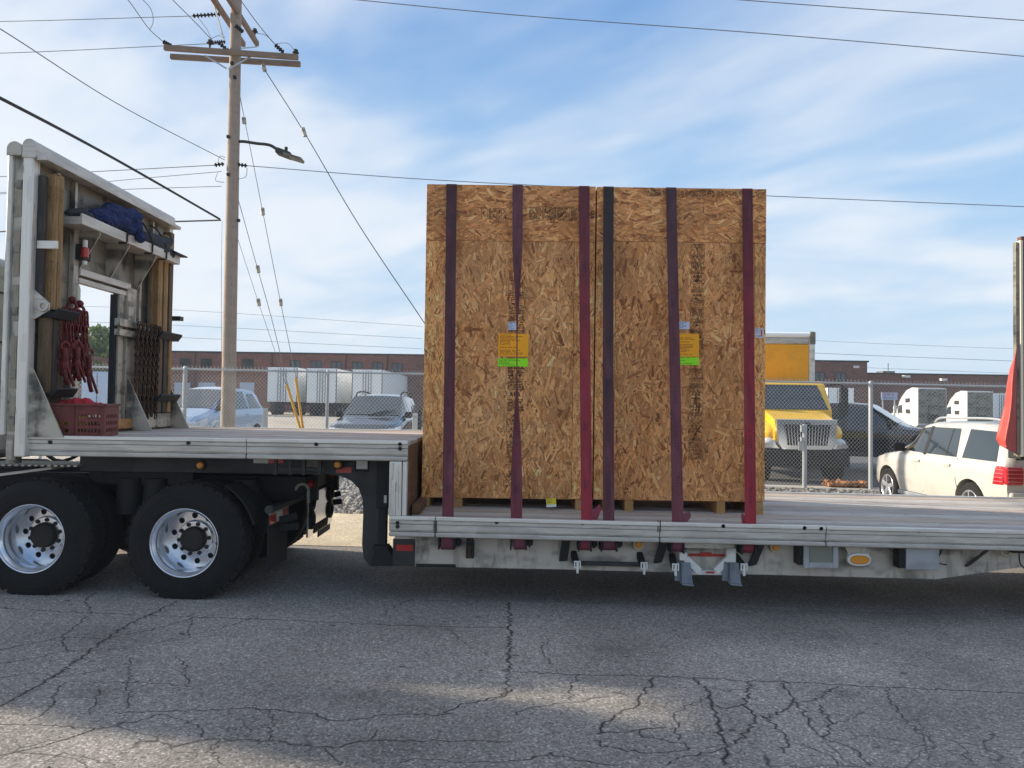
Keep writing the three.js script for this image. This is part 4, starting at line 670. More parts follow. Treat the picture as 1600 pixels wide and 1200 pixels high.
{
  const zp = CZ + 0.003;
  const col1 = stampMat(stampCanvas(110, 1400, 11, { fine: 0.5 })), col2 = stampMat(stampCanvas(120, 1400, 12, { fine: 0.62 })), band1 = stampMat(stampCanvas(110, 420, 14, { fine: 0.75 })), band2 = stampMat(stampCanvas(90, 800, 15, { fine: 0.5 }));
  const ph = (px, py) => at(px, py, -CZ);
  const put = (n, par, M, a, b, c, d, mat, turn, z = zp) => { const p = ph(a, b), q = ph(c, d); new MB(M).raw(face(p.x, q.x, q.y, p.y, z, turn)).build(n, mat, par); };
  put('ink_stamp', crateL, CL, 794, 432, 816, 776, col1); put('ink_stamp', crateR, CR, 1079, 380, 1100, 560, col2); put('ink_stamp', crateR, CR, 1076, 575, 1098, 720, col2);
  put('ink_stamp', crateL, CL, 820, 322, 902, 346, band1, true, zp + 0.001); put('ink_stamp', crateL, CL, 745, 324, 792, 343, stampMat(stampCanvas(110, 240, 16, { fine: 0.7 })), true, zp + 0.001);
  put('ink_stamp', crateR, CR, 1003, 295, 1158, 309, band2, true, zp + 0.001); put('ink_stamp', crateR, CR, 1176, 296, 1196, 310, stampMat(stampCanvas(90, 120, 17, { fine: 0.6 })), true, zp + 0.001);
  put('ink_stamp', crateL, CL, 922, 326, 929, 346, stampMat(canvas(128, 48, (g) => { g.fillStyle = 'rgba(24,18,14,0.9)'; g.font = 'bold 46px sans-serif'; g.fillText('APA', 12, 40); })), true, zp + 0.001);
  put('pencil_note', crateL, CL, 714, 510, 756, 522, stampMat(canvas(256, 64, (g) => { g.strokeStyle = 'rgba(40,28,18,0.75)'; g.lineWidth = 3; const r = rng(4); g.beginPath(); let x = 8; g.moveTo(x, 34); while (x < 240) { x += 7 + 7 * r(); g.lineTo(x, 14 + 36 * r()); } g.stroke(); })));
  const or = [255, 172, 0], orange = (s) => labelMat(256, 208, rgb(or), s, 15, 'rgba(120,60,0,0.85)'), green = (s) => labelMat(256, 76, '#9cf00c', s, 5, 'rgba(60,110,0,0.8)');
  sticker('orange_label', crateL, CL, 779, 521, 825.5, 557.5, orange(3)); sticker('green_label', crateL, CL, 778, 559.5, 825, 573, green(4));
  sticker('white_label', crateL, CL, 794, 503, 807, 515.5, labelMat(96, 96, '#c9cfe2', 5, 6, 'rgba(60,70,120,0.85)'));
  sticker('orange_label', crateR, CR, 1046, 521, 1092, 557.5, orange(7)); sticker('green_label', crateR, CR, 1046, 557.8, 1092, 570.5, green(8));
  sticker('white_label', crateR, CR, 1058, 502.5, 1077, 514.5, labelMat(128, 80, '#ccd2e6', 9, 5, 'rgba(60,70,120,0.85)'));
  sticker('white_label', crateR, CR, 1179.5, 512.5, 1193, 528, labelMat(96, 110, '#d2cfd2', 10, 5, 'rgba(70,80,120,0.7)', (g) => { g.fillStyle = '#b02a3a'; g.fillRect(66, 16, 14, 76); }), CZ + 0.0005);
  { const p = at(861, 785, -CZ), t = new MB(CL).raw(new THREE.BoxGeometry(0.095, 0.085, 0.004).rotateX(-0.35).rotateZ(0.06), M4().makeTranslation(p.x, p.y - 0.0, CZ + 0.022)); t.build('yellow_tag', labelMat(96, 84, '#e3c922', 21, 7, 'rgba(90,80,10,0.8)', (g) => { g.fillStyle = '#e4e2d4'; g.fillRect(0, 60, 96, 24); }), crateL); }
}
// ---------------------------------------------------------------- the six straps
function strapTex(seed, top, bottom, dirt) {
  const r = rng(seed);
  return canvas(96, 1024, (g) => {
    const gr = g.createLinearGradient(0, 0, 0, 1024); gr.addColorStop(0, rgb(top)); gr.addColorStop(0.5, rgb(top.map((v, i) => lerp(v, bottom[i], dirt)))); gr.addColorStop(1, rgb(bottom)); g.fillStyle = gr; g.fillRect(0, 0, 96, 1024);
    for (let y = 0; y < 1024; y += 3) { g.fillStyle = `rgba(0,0,0,${0.05 + 0.07 * r()})`; g.fillRect(0, y, 96, 1); }
    for (const x of [7, 84]) { g.fillStyle = 'rgba(0,0,0,0.16)'; g.fillRect(x, 0, 3, 1024); }
    for (let i = 0; i < 60; i++) { g.fillStyle = `rgba(${r() < 0.5 ? '20,14,22' : '150,110,120'},${0.04 + 0.05 * r()})`; g.beginPath(); g.ellipse(r() * 96, r() * 1024, 8 + 24 * r(), 10 + 60 * r(), 0, 0, 7); g.fill(); }
    let y = 40 + 100 * r(); // dark woven print, worn beyond reading, and an arrow mark
    while (y < 980) { g.fillStyle = 'rgba(20,10,24,0.42)'; if (r() < 0.3) { g.strokeStyle = 'rgba(20,10,24,0.45)'; g.lineWidth = 5; g.beginPath(); g.moveTo(26, y); g.lineTo(48, y + 26); g.lineTo(70, y); g.moveTo(26, y + 26); g.lineTo(48, y + 2); g.stroke(); } else for (let k = 0; k < 7; k++) { for (const x of [34, 52]) if (r() < 0.8) g.fillRect(x, y + k * 8, 12, 4); } y += 110 + 90 * r(); }
  });
}
function ribbon(stations, w, th) {                                             // stations: [point, across-direction, v]; a band with thickness
  const pos = [], uv = [], idx = [];
  stations.forEach(([p, a, v], i) => {
    const q = stations[Math.min(i + 1, stations.length - 1)][0], o = stations[Math.max(i - 1, 0)][0], t = q.clone().sub(o).normalize(), n = a.clone().cross(t).normalize().multiplyScalar(th / 2), e = a.clone().normalize().multiplyScalar(w / 2);
    for (const [se, sn, u] of [[-1, 1, 0], [1, 1, 1], [1, -1, 1], [-1, -1, 0]]) { const k = p.clone().addScaledVector(e, se).addScaledVector(n, sn); pos.push(k.x, k.y, k.z); uv.push(u, v); }
    if (i) for (let k = 0; k < 4; k++) { const b = (i - 1) * 4, c = i * 4, l = (k + 1) % 4; idx.push(b + k, b + l, c + k, b + l, c + l, c + k); }
  });
  const m = stations.length - 1; idx.push(0, 2, 1, 0, 3, 2, m * 4, m * 4 + 1, m * 4 + 2, m * 4, m * 4 + 2, m * 4 + 3);
  const g = new THREE.BufferGeometry(); g.setAttribute('position', new THREE.Float32BufferAttribute(pos, 3)); g.setAttribute('uv', new THREE.Float32BufferAttribute(uv, 2)); g.setIndex(idx);
  const f = g.toNonIndexed(); f.computeVertexNormals(); return f;
}
const STRAPS = [
  ['maroon strap down the left edge of the left crate', 705.5, 700, [74, 38, 44], [104, 42, 50], 3.938, 0.35],
  ['maroon strap twisted edge-on across the middle of the left crate', 809, 807, [104, 56, 64], [118, 46, 54], 3.938, 0.6],
  ['crimson strap down the right edge of the left crate, its tail folded at the rail', 913, 917, [92, 38, 46], [150, 36, 48], 3.938, 0.85],
  ['nearly black strap down the left edge of the right crate', 951, 951, [42, 36, 34], [98, 42, 50], 3.936, 0.62],
  ['dusky purple strap over the middle of the right crate beside its orange label', 1049, 1058.5, [70, 42, 48], [112, 50, 58], 3.936, 0.7],
  ['crimson strap down the right edge of the right crate', 1168, 1172, [88, 33, 42], [154, 30, 42], 3.936, 0.8],
];
STRAPS.forEach(([label, pt, pb, c0, c1, top, dd], i) => {
  const xt = at(pt, 292, 7.14).x, xb = at(pb, 806, 6.47).x, zt = CZ + 0.01, zb = -6.462, yb = yLow(xb) - 0.02, st = [];
  const N = 40, across = V(1, 0, 0);
  st.push([V(xt, yb + 0.05, ZR + 0.07), across, 0], [V(xt, top - 0.03, CZB - 0.028), across, 0], [V(xt, top + 0.004, CZB - 0.012), across, 0], [V(xt, top + 0.006, CZ - 0.02), across, 0.0], [V(xt, top + 0.002, CZ + 0.004), across, 0.0]);
  for (let k = 0; k <= N; k++) {
    const t = k / N, y = lerp(top - 0.012, yb, t); let x = lerp(xt, xb, Math.pow(t, 1.15)), z = lerp(zt, zb, Math.pow(t, 1.25)), a = 0;
    if (i === 1) { a = 1.5 * sstep(0.05, 0.5, t) * (1 - sstep(0.56, 1.0, t)) ; z += 0.05 * Math.sin(t * Math.PI); }
    else a = 0.05 * Math.sin(t * 9 + i * 2);
    if (i === 4 || i === 5) x += 0.01 * Math.sin(t * 3);
    st.push([V(x, y, z), V(Math.cos(a), 0, -Math.sin(a)), t]);
  }
  const cv = texOf(strapTex(60 + i, c0, c1, dd), 0, 0), mat = std({ map: cv, roughness: 0.75 }); cv.flipY = false;
  const g = ribbon(st, 0.1, 0.004), o = thing('cargo_strap', label, 'strap', [xt, 0.8, CZ], 0), SM = M4().makeTranslation(-xt, -0.8, -CZ);
  new MB(SM).raw(g).build('webbing', mat, o);
  const [a, b, c, d] = WINCH[i], p = at(a + (b - a) * (i === 1 ? 0.2 : 0.13), c, 6.48), q = at(a + (b - a) * 0.78, d, 6.48), roll = std({ color: new THREE.Color().setRGB(c1[0] / 255 * 0.4, c1[1] / 255 * 0.25, c1[2] / 255 * 0.3), roughness: 0.8 });
  const cy = p.y - 0.045, R = mb(SM); R.cyl(V(p.x, cy, -6.52), V(q.x, cy, -6.52), 0.055, 0.055, 20); R.box(p.x + 0.004, q.x - 0.004, cy, cy + 0.09, -6.462, -6.468); R.build('wound_end', roll, o);
  if ([2, 4, 5].includes(i)) { // loose folded tail at the rail
    const s = i === 2 ? 1 : i === 4 ? 1 : -1, f = [], y0 = yLow(xb) + 0.002, L = i === 2 ? 0.075 : i === 4 ? 0.07 : 0.02;
    const T = mb(SM); T.prism([[xb + s * 0.045, y0], [xb + s * (0.05 + L * 0.55), y0 + 0.0], [xb + s * (0.05 + L), y0 + (i === 2 ? 0.09 : 0.05)], [xb + s * (0.05 + L * 0.8), y0 + (i === 2 ? 0.13 : 0.085)], [xb + s * 0.046, y0 + 0.06]].slice(0, 5), 0.012, M4().makeTranslation(0, 0, -6.49), 0.003); T.build('folded_tail', roll, o);
  }
});
{ // timber packing beside the left crate's foot
  const o = mb().box(XS + 0.02, XS + 0.09, yLow(-0.86) - 0.01, yLow(-0.86) + 0.075, -6.62, -8.3, 0.006).build('packing_timber', MAT.brownBoard, null); tag(o, 'short brown packing timber on the low deck between the step and left crate', 'timber'); recenter(o);
}
// ---------------------------------------------------------------- things carried on the headboard
function timber(label, x, z, y0, y1, w, d, mat, group, lean = 0) {
  const o = vert(mb()).box(-w / 2, w / 2, 0, y1 - y0, -d / 2, d / 2, 0.008).build('timber', mat, null); o.position.set(x, y0, z); o.rotation.z = lean; return tag(o, label, 'timber', group);
}
timber('dark timber nearest the camera in the headboard rack, upper row', -4.175, -6.445, 2.575, 3.75, 0.09, 0.05, MAT.blackWood);
timber('thick yellow-brown timber in the headboard rack, upper left pair, left one', -4.13, -6.515, 2.575, 3.78, 0.1, 0.07, MAT.yellowWood);
timber('split yellow timber in the headboard rack, upper left pair, right one', -4.13, -6.595, 2.575, 3.80, 0.1, 0.075, MAT.yellowWood, null, 0.006);
timber('dark green-grey stake under the near catch of the headboard, left of three', -4.13, -6.49, 1.47, 2.50, 0.09, 0.07, MAT.darkWood);
timber('black stake under the near catch of the headboard, middle of three', -4.13, -6.57, 1.47, 2.50, 0.09, 0.07, MAT.blackWood);
timber('brown-black stake under the near catch of the headboard, right of three beside the red chains', -4.13, -6.65, 1.47, 2.50, 0.09, 0.07, MAT.darkWood);
timber('thick yellow timber in the far headboard rack, upper left one', -4.12, -8.46, 2.57, 3.68, 0.1, 0.11, MAT.yellowWood);
timber('split brown timber in the far headboard rack, upper middle one', -4.12, -8.60, 2.57, 3.72, 0.1, 0.10, MAT.yellowWood);
timber('brown timber in the far headboard rack, upper one at the far edge', -4.12, -8.73, 2.57, 3.78, 0.1, 0.09, MAT.darkWood);
timber('grey-brown stake under the far catch, left one beside the dark chains', -4.11, -8.50, 1.64, 2.50, 0.09, 0.09, MAT.darkWood);
timber('blue-grey stake under the far catch, middle one', -4.11, -8.62, 1.64, 2.50, 0.09, 0.08, MAT.blackWood);
timber('olive-brown stake under the far catch, at the far edge', -4.11, -8.74, 1.64, 2.50, 0.09, 0.08, MAT.yellowWood);

const linkGeo = (len, wid, r) => { // one chain link standing along y
  const pts = [], n = 14, s = len / 2 - wid / 2; for (let i = 0; i < n; i++) { const a = i / n * Math.PI * 2; pts.push(V(Math.cos(a) * (wid / 2 - r), Math.sin(a) * (wid / 2 - r) + (Math.sin(a) > 0 ? s : -s), 0)); }
  return new THREE.TubeGeometry(new THREE.CatmullRomCurve3(pts, true), 14, r, 5, true);
};
function chain(name, label, path, len, wid, r, mat, group) {
  const B = mb(), g = linkGeo(len, wid, r), curve = new THREE.CatmullRomCurve3(path), L = curve.getLength(), n = Math.max(2, Math.round(L / (len - 2.4 * r)));
  const q = new THREE.Quaternion(), tw = new THREE.Quaternion();
  for (let i = 0; i < n; i++) { const t = (i + 0.5) / n, p = curve.getPointAt(t), d = curve.getTangentAt(t); q.setFromUnitVectors(V(0, 1, 0), d); tw.setFromAxisAngle(V(0, 1, 0), (i % 2 ? Math.PI / 2 : 0) + 0.5); B.add(g.clone(), M4().compose(p, q.multiply(tw), V(1, 1, 1))); }
  const o = B.build(name, mat, null); tag(o, label, 'chain', group); return recenter(o);
}
{ // red binder chains on the near bar
  const r = rng(31), N = 11;
  for (let i = 0; i < N; i++) {
    const z = -6.63 - i * 0.038, x = -4.10 + 0.022 * (i % 3), b = 1.93 + 0.10 * r();
    chain('red_chain', 'dirty red load chain hanging in the bunch left of the headboard window', [V(x, 2.62, z), V(x + 0.01, 2.4, z - 0.01), V(x + 0.015, 2.15, z + 0.01 * (r() - 0.5)), V(x, b, z)], 0.075, 0.05, 0.0095, MAT.redChain, 'red chains bunched left of the headboard window');
  }
  const hook = (label, z, y, s, len) => {
    const o = thing('chain_binder', label, 'chain binder', [-4.03, y - len, z]);
    const A = mb(); A.tube([V(0, len, 0), V(0.01, len * 0.8, 0.01), V(0.0, len * 0.55, 0)], 0.02 * s, 10, 8); A.add(new THREE.SphereGeometry(0.037 * s, 12, 8), M4().makeScale(0.8, 1.3, 0.8).setPosition(0, len * 0.55, 0)); A.tube([V(0, len * 0.5, 0), V(0.02, len * 0.25, 0.012), V(0.015, 0.02, -0.03)], 0.017 * s, 12, 8); A.build('binder_body', MAT.redChain, o);
    const H = mb(); H.add(new THREE.TorusGeometry(0.034 * s, 0.012 * s, 8, 14, 4.9), M4().makeRotationY(1.2).setPosition(0, len + 0.02, 0)); H.build('hook', MAT.redChain, o);
    const L = mb(); L.bar(V(0.02, len * 0.52, 0.0), V(0.05, 0.0, -0.07), 0.024, 0.02, 0, 0.006); L.build('lever', MAT.redChain, o);
  };
  hook('red chain binder at the left of the red bunch', -6.62, 2.24, 1.1, 0.34); hook('red chain binder in the middle of the red bunch', -6.80, 2.26, 1.15, 0.32); hook('red chain binder at the right of the red bunch, its lever over the window', -7.00, 2.2, 1.15, 0.36);
  for (const [z, y, w] of [[-6.84, 2.68, 'left'], [-6.96, 2.66, 'right']]) { const o = thing('grab_hook', 'red grab hook standing on the near chain bar, ' + w + ' of two', 'hook', [-4.11, y - 0.06, z]); const B = mb(); B.add(new THREE.TorusGeometry(0.036, 0.014, 8, 16), M4().makeRotationY(0.5).setPosition(0, 0.03, 0)); B.add(new THREE.SphereGeometry(0.034, 12, 8), M4().makeTranslation(0, 0.09, 0)); B.build('hook_body', MAT.redChain, o); }
  for (let i = 0; i < 10; i++) { // rusty chains on the far bar, each doubled into a long loop
    const z = -8.0 - i * 0.047, x = -4.1 + 0.025 * (i % 2), b = 1.55 + 0.06 * r(), w = 0.022;
    chain('rusty_chain', 'dark rusty chain hanging in the curtain right of the headboard window', [V(x, 2.0 - 0.02, z - w), V(x, 2.52 - 0.02 * r(), z - w * 0.7), V(x + 0.03, 2.62, z), V(x + 0.035, 2.5, z + w), V(x + 0.02, 2.0, z + w), V(x + 0.01, b, z + w * 0.6)], 0.062, 0.042, 0.0075, MAT.rust, 'rusty chains in the curtain right of the headboard window');
  }
}
// cloth and bags: smooth joined forms with folds
function blob(caps, res, cell, disp) {                                          // caps: [p, q, rp, rq]
  const lo = V(1e9, 1e9, 1e9), hi = V(-1e9, -1e9, -1e9);
  for (const [p, q, a, b] of caps) for (const [k, r] of [[p, a], [q, b]]) { lo.min(V(k.x - r, k.y - r, k.z - r)); hi.max(V(k.x + r, k.y + r, k.z + r)); }
  lo.subScalar(0.06); hi.addScalar(0.06);
  const size = Math.max(hi.x - lo.x, hi.y - lo.y, hi.z - lo.z), mid = lo.clone().add(hi).multiplyScalar(0.5), mc = new MarchingCubes(res, MAT.black, false, false, 90000), f = mc.field, P = V(), ab = V(), ap = V();
  for (let k = 0; k < res; k++) for (let j = 0; j < res; j++) for (let i = 0; i < res; i++) {
    P.set((i / (res / 2) - 1), (j / (res / 2) - 1), (k / (res / 2) - 1)).multiplyScalar(size / 2).add(mid);
    let e = 0; for (const [p, q, a, b] of caps) { ab.subVectors(q, p); ap.subVectors(P, p); const t = clamp(ap.dot(ab) / Math.max(1e-9, ab.lengthSq())), d = ap.addScaledVector(ab, -t).length() - lerp(a, b, t); e += Math.exp(-d / cell); }
    let d = -cell * Math.log(e); if (disp) d += disp(P);
    f[i + j * res + k * res * res] = -d;
  }
  mc.isolation = 0; mc.update();
  const n = mc.count, pos = mc.positionArray.slice(0, n * 3), g = new THREE.BufferGeometry(); for (let i = 0; i < n; i++) { pos[i * 3] = pos[i * 3] * size / 2 + mid.x; pos[i * 3 + 1] = pos[i * 3 + 1] * size / 2 + mid.y; pos[i * 3 + 2] = pos[i * 3 + 2] * size / 2 + mid.z; }
  g.setAttribute('position', new THREE.BufferAttribute(pos, 3)); const m = mergeVertices(g, 1e-4); m.computeVertexNormals(); return m;
}
{
  const s = (px, py, x) => onX(px, py, x), y0 = 3.5;
  const cloth = std({ map: dataTex(256, 256, 0.25, 0.25, (i, j) => { const k = 0.8 + 0.25 * fbm(i / 32, j / 32, 610, 4, 8, 8) + 0.12 * (hash(i, j, 611) - 0.5); return [28 * k, 46 * k, 98 * k]; }), bumpMap: dataTex(256, 256, 0.42, 0.3, (i, j) => { const w = fbm(i / 42, j / 42, 620, 3, 6, 6) * 5, q = Math.abs(Math.sin(i / 256 * 6.283 * 3 + w * 2) + 0.7 * Math.sin(j / 256 * 6.283 * 4 + w * 3)) * 110; return [q, q, q]; }, false), bumpScale: 0.03, roughness: 0.95 });
  const fold = (P) => 0.010 * Math.sin(P.z * 21 + P.y * 34 + 2.2 * Math.sin(P.z * 9 + P.y * 7)) + 0.004 * Math.sin(P.y * 60 - P.x * 30 + P.z * 44 + 2 * Math.sin(P.z * 17));
  const j = blob([[V(-4.1, 3.57, -7.1), V(-4.1, 3.68, -7.42), 0.05, 0.09], [V(-4.1, 3.68, -7.42), V(-4.1, 3.73, -7.86), 0.095, 0.10], [V(-4.04, 3.56, -7.2), V(-4.02, 3.58, -7.66), 0.055, 0.06], [V(-4.05, 3.58, -7.5), V(-4.05, 3.6, -7.84), 0.06, 0.065], [V(-4.0, 3.66, -7.7), V(-3.965, 3.56, -7.71), 0.06, 0.05], [V(-3.965, 3.56, -7.71), V(-3.935, 3.475, -7.71), 0.05, 0.04], [V(-4.0, 3.60, -7.45), V(-3.97, 3.53, -7.58), 0.045, 0.035]], 64, 0.016, fold);
  const o = mb().add(j).build('blue_jacket', cloth, null); tag(o, 'crumpled blue jacket lying on the headboard shelf with one sleeve hanging over', 'jacket'); recenter(o);
  const tarp = std({ color: 0x24262a, roughness: 0.75 });
  const b = blob([[V(-4.1, 3.55, -8.0), V(-4.08, 3.58, -8.3), 0.06, 0.09], [V(-4.05, 3.52, -8.2), V(-4.02, 3.5, -8.55), 0.06, 0.06], [V(-4.1, 3.56, -8.3), V(-4.08, 3.64, -8.6), 0.08, 0.07]], 48, 0.018, fold);
  const t = mb().add(b).build('tarp_bundle', tarp, null); tag(t, 'dark folded tarp bundle strapped on the far end of the headboard shelf', 'tarp'); recenter(t);
  const k = blob([[V(-4.12, 3.5, -6.78), V(-4.05, 3.54, -6.9), 0.035, 0.04], [V(-4.05, 3.52, -6.95), V(-4.02, 3.47, -7.06), 0.035, 0.03]], 32, 0.016, fold);
  const kk = mb().add(k).build('rag', tarp, null); tag(kk, 'small black rag at the near end of the headboard shelf beside the blue jacket', 'rag'); recenter(kk);
  const bx = mb().box(-0.1, 0.08, 0, 0.16, -0.12, 0.12, 0.01).build('cardboard_box', std({ map: grime([120, 96, 66], 93, 0.5), roughness: 0.9 }), null); bx.position.set(-4.12, 3.5, -7.95); bx.rotation.set(0.35, 0.2, 0.1); tag(bx, 'battered brown cardboard box on the headboard shelf behind the blue jacket', 'box');
  const wb = vert(mb()).box(-0.06, 0.06, 0, 0.2, -0.07, 0.07, 0.008).build('wood_block', MAT.yellowWood, null); wb.position.set(-4.1, 3.5, -8.62); tag(wb, 'short square wood block standing at the far end of the headboard shelf', 'wood block');
  const an = mb(); an.prism([[-0.13, 0], [0.16, -0.01], [0.16, 0.006], [0.01, 0.07], [-0.13, 0.016]], 0.28, M4().makeTranslation(0, 0, -0.14)); const ao = an.build('edge_protector', MAT.dark, null); ao.position.set(-4.08, 3.505, -8.66); tag(ao, 'grey angled edge protector sticking out over the far end of the shelf', 'edge protector');
  for (const [z, w] of [[-7.52, 'nearest'], [-8.05, 'middle'], [-8.38, 'farthest']]) { const e = mb(); e.tube([V(-4.2, 3.8, z - 0.06), V(-4.08, 3.72, z), V(-3.975, 3.52, z), V(-3.974, 3.44, z), V(-3.976, 3.40, z), V(-4.06, 3.395, z)], 0.009, 24, 6); const eo = e.build('bungee_cord', MAT.black, null); tag(eo, 'black bungee cord hooked over the shelf lip, ' + w + ' of three', 'cord'); recenter(eo); }
  // a red and white spool clipped under the shelf
  const sp = thing('reel', 'small red and white reel clipped under the shelf by the left window jamb', 'reel', [-4.1, 3.07, -7.0]); mb().cyl(V(0, 0.07, 0), V(0, 0.16, 0), 0.034, 0.034, 14).build('red_core', MAT.redTape, sp); const rw = mb(); for (const y of [0.0, 0.165, 0.2]) rw.cyl(V(0, y, 0), V(0, y + 0.035, 0), 0.022, 0.022, 12); rw.build('white_end', MAT.whitePaint, sp); mb().box(-0.1, -0.02, 0.05, 0.2, -0.14, 0.0, 0.01).build('clip', MAT.hub, sp);
}
{ // slotted plastic crate of straps on the deck
  const o = thing('plastic_crate', 'dull red plastic crate with slotted sides on the deck before the headboard window', 'crate', [-3.93, 1.455, -6.68], 0.22);
  const holes = (w, n, rows) => { const a = []; for (let j = 0; j < rows; j++) for (let i = 0; i < n; i++) { const x = 0.03 + (i + 0.5) / n * (w - 0.06), y = 0.055 + j * 0.062, hw = (w - 0.06) / n * 0.32, hh = 0.017; a.push([[x - hw, y - hh], [x - hw, y + hh], [x + hw, y + hh], [x + hw, y - hh]]); } return a; };
  const wall = (w, n, m) => mb().prism([[0, 0], [w, 0], [w, 0.27], [0, 0.27]], 0.012, m, 0, holes(w, n, 3));
  const W = 0.56, D = 0.42;
  const Wl = (name, g) => g.build(name, MAT.crateRed, o);
  const ln = mb(); ln.prism([[0, 0], [W * 0.56, 0], [W * 0.56, 0.27], [0, 0.27]], 0.012, M4().makeTranslation(-W / 2, 0, D / 2 - 0.012), 0, holes(W * 0.56, 5, 2)); ln.prism([[0, 0], [W * 0.44, 0], [W * 0.44, 0.27], [0, 0.27]], 0.012, M4().makeTranslation(-W / 2 + W * 0.56, 0, D / 2 - 0.0119), 0, holes(W * 0.44, 7, 3)); Wl('side_wall', ln);
  Wl('side_wall', wall(W, 10, M4().makeTranslation(-W / 2, 0, -D / 2)));
  Wl('end_wall', wall(D - 0.026, 7, M4().makeRotationY(Math.PI / 2).setPosition(W / 2 - 0.012, 0, D / 2 - 0.013))); Wl('end_wall', wall(D - 0.026, 7, M4().makeRotationY(Math.PI / 2).setPosition(-W / 2, 0, D / 2 - 0.013)));
  const rim = mb(); for (const z of [D / 2 - 0.006, -D / 2 + 0.006]) rim.box(-W / 2 - 0.012, W / 2 + 0.012, 0.27, 0.292, z - 0.018, z + 0.018, 0.004); for (const x of [-W / 2 + 0.006, W / 2 - 0.006]) rim.box(x - 0.018, x + 0.018, 0.2705, 0.2915, -D / 2 + 0.025, D / 2 - 0.025, 0.004); rim.box(-W / 2 + W * 0.555, -W / 2 + W * 0.575, 0.004, 0.268, D / 2, D / 2 + 0.012, 0.003); Wl('rim', rim);
  mb().box(-W / 2 + 0.013, W / 2 - 0.013, 0.002, 0.014, -D / 2 + 0.013, D / 2 - 0.013).build('base', MAT.crateRed, o);
  const fold = (P) => 0.006 * Math.sin(P.x * 90 + P.y * 50) + 0.006 * Math.sin(P.z * 80 + P.x * 31);
  const red = blob([[V(-4.08, 1.72, -6.66), V(-3.88, 1.745, -6.72), 0.05, 0.05], [V(-3.95, 1.74, -6.66), V(-3.76, 1.70, -6.72), 0.045, 0.035], [V(-4.05, 1.69, -6.76), V(-3.8, 1.7, -6.78), 0.05, 0.05]], 48, 0.014, fold);
  const ro = mb().add(red).build('red_strap_bundle', std({ color: 0xa8202a, roughness: 0.8 }), null); tag(ro, 'bundle of bright red straps heaped in the top of the plastic crate', 'strap'); recenter(ro);
  const ye = blob([[V(-4.0, 1.55, -6.64), V(-3.9, 1.57, -6.66), 0.08, 0.07]], 24, 0.014, fold); const yo = mb().add(ye).build('yellow_strap_roll', std({ color: 0xb59a20, roughness: 0.8 }), null); tag(yo, 'yellow strap roll inside the plastic crate, seen through its slots', 'strap'); recenter(yo);
}
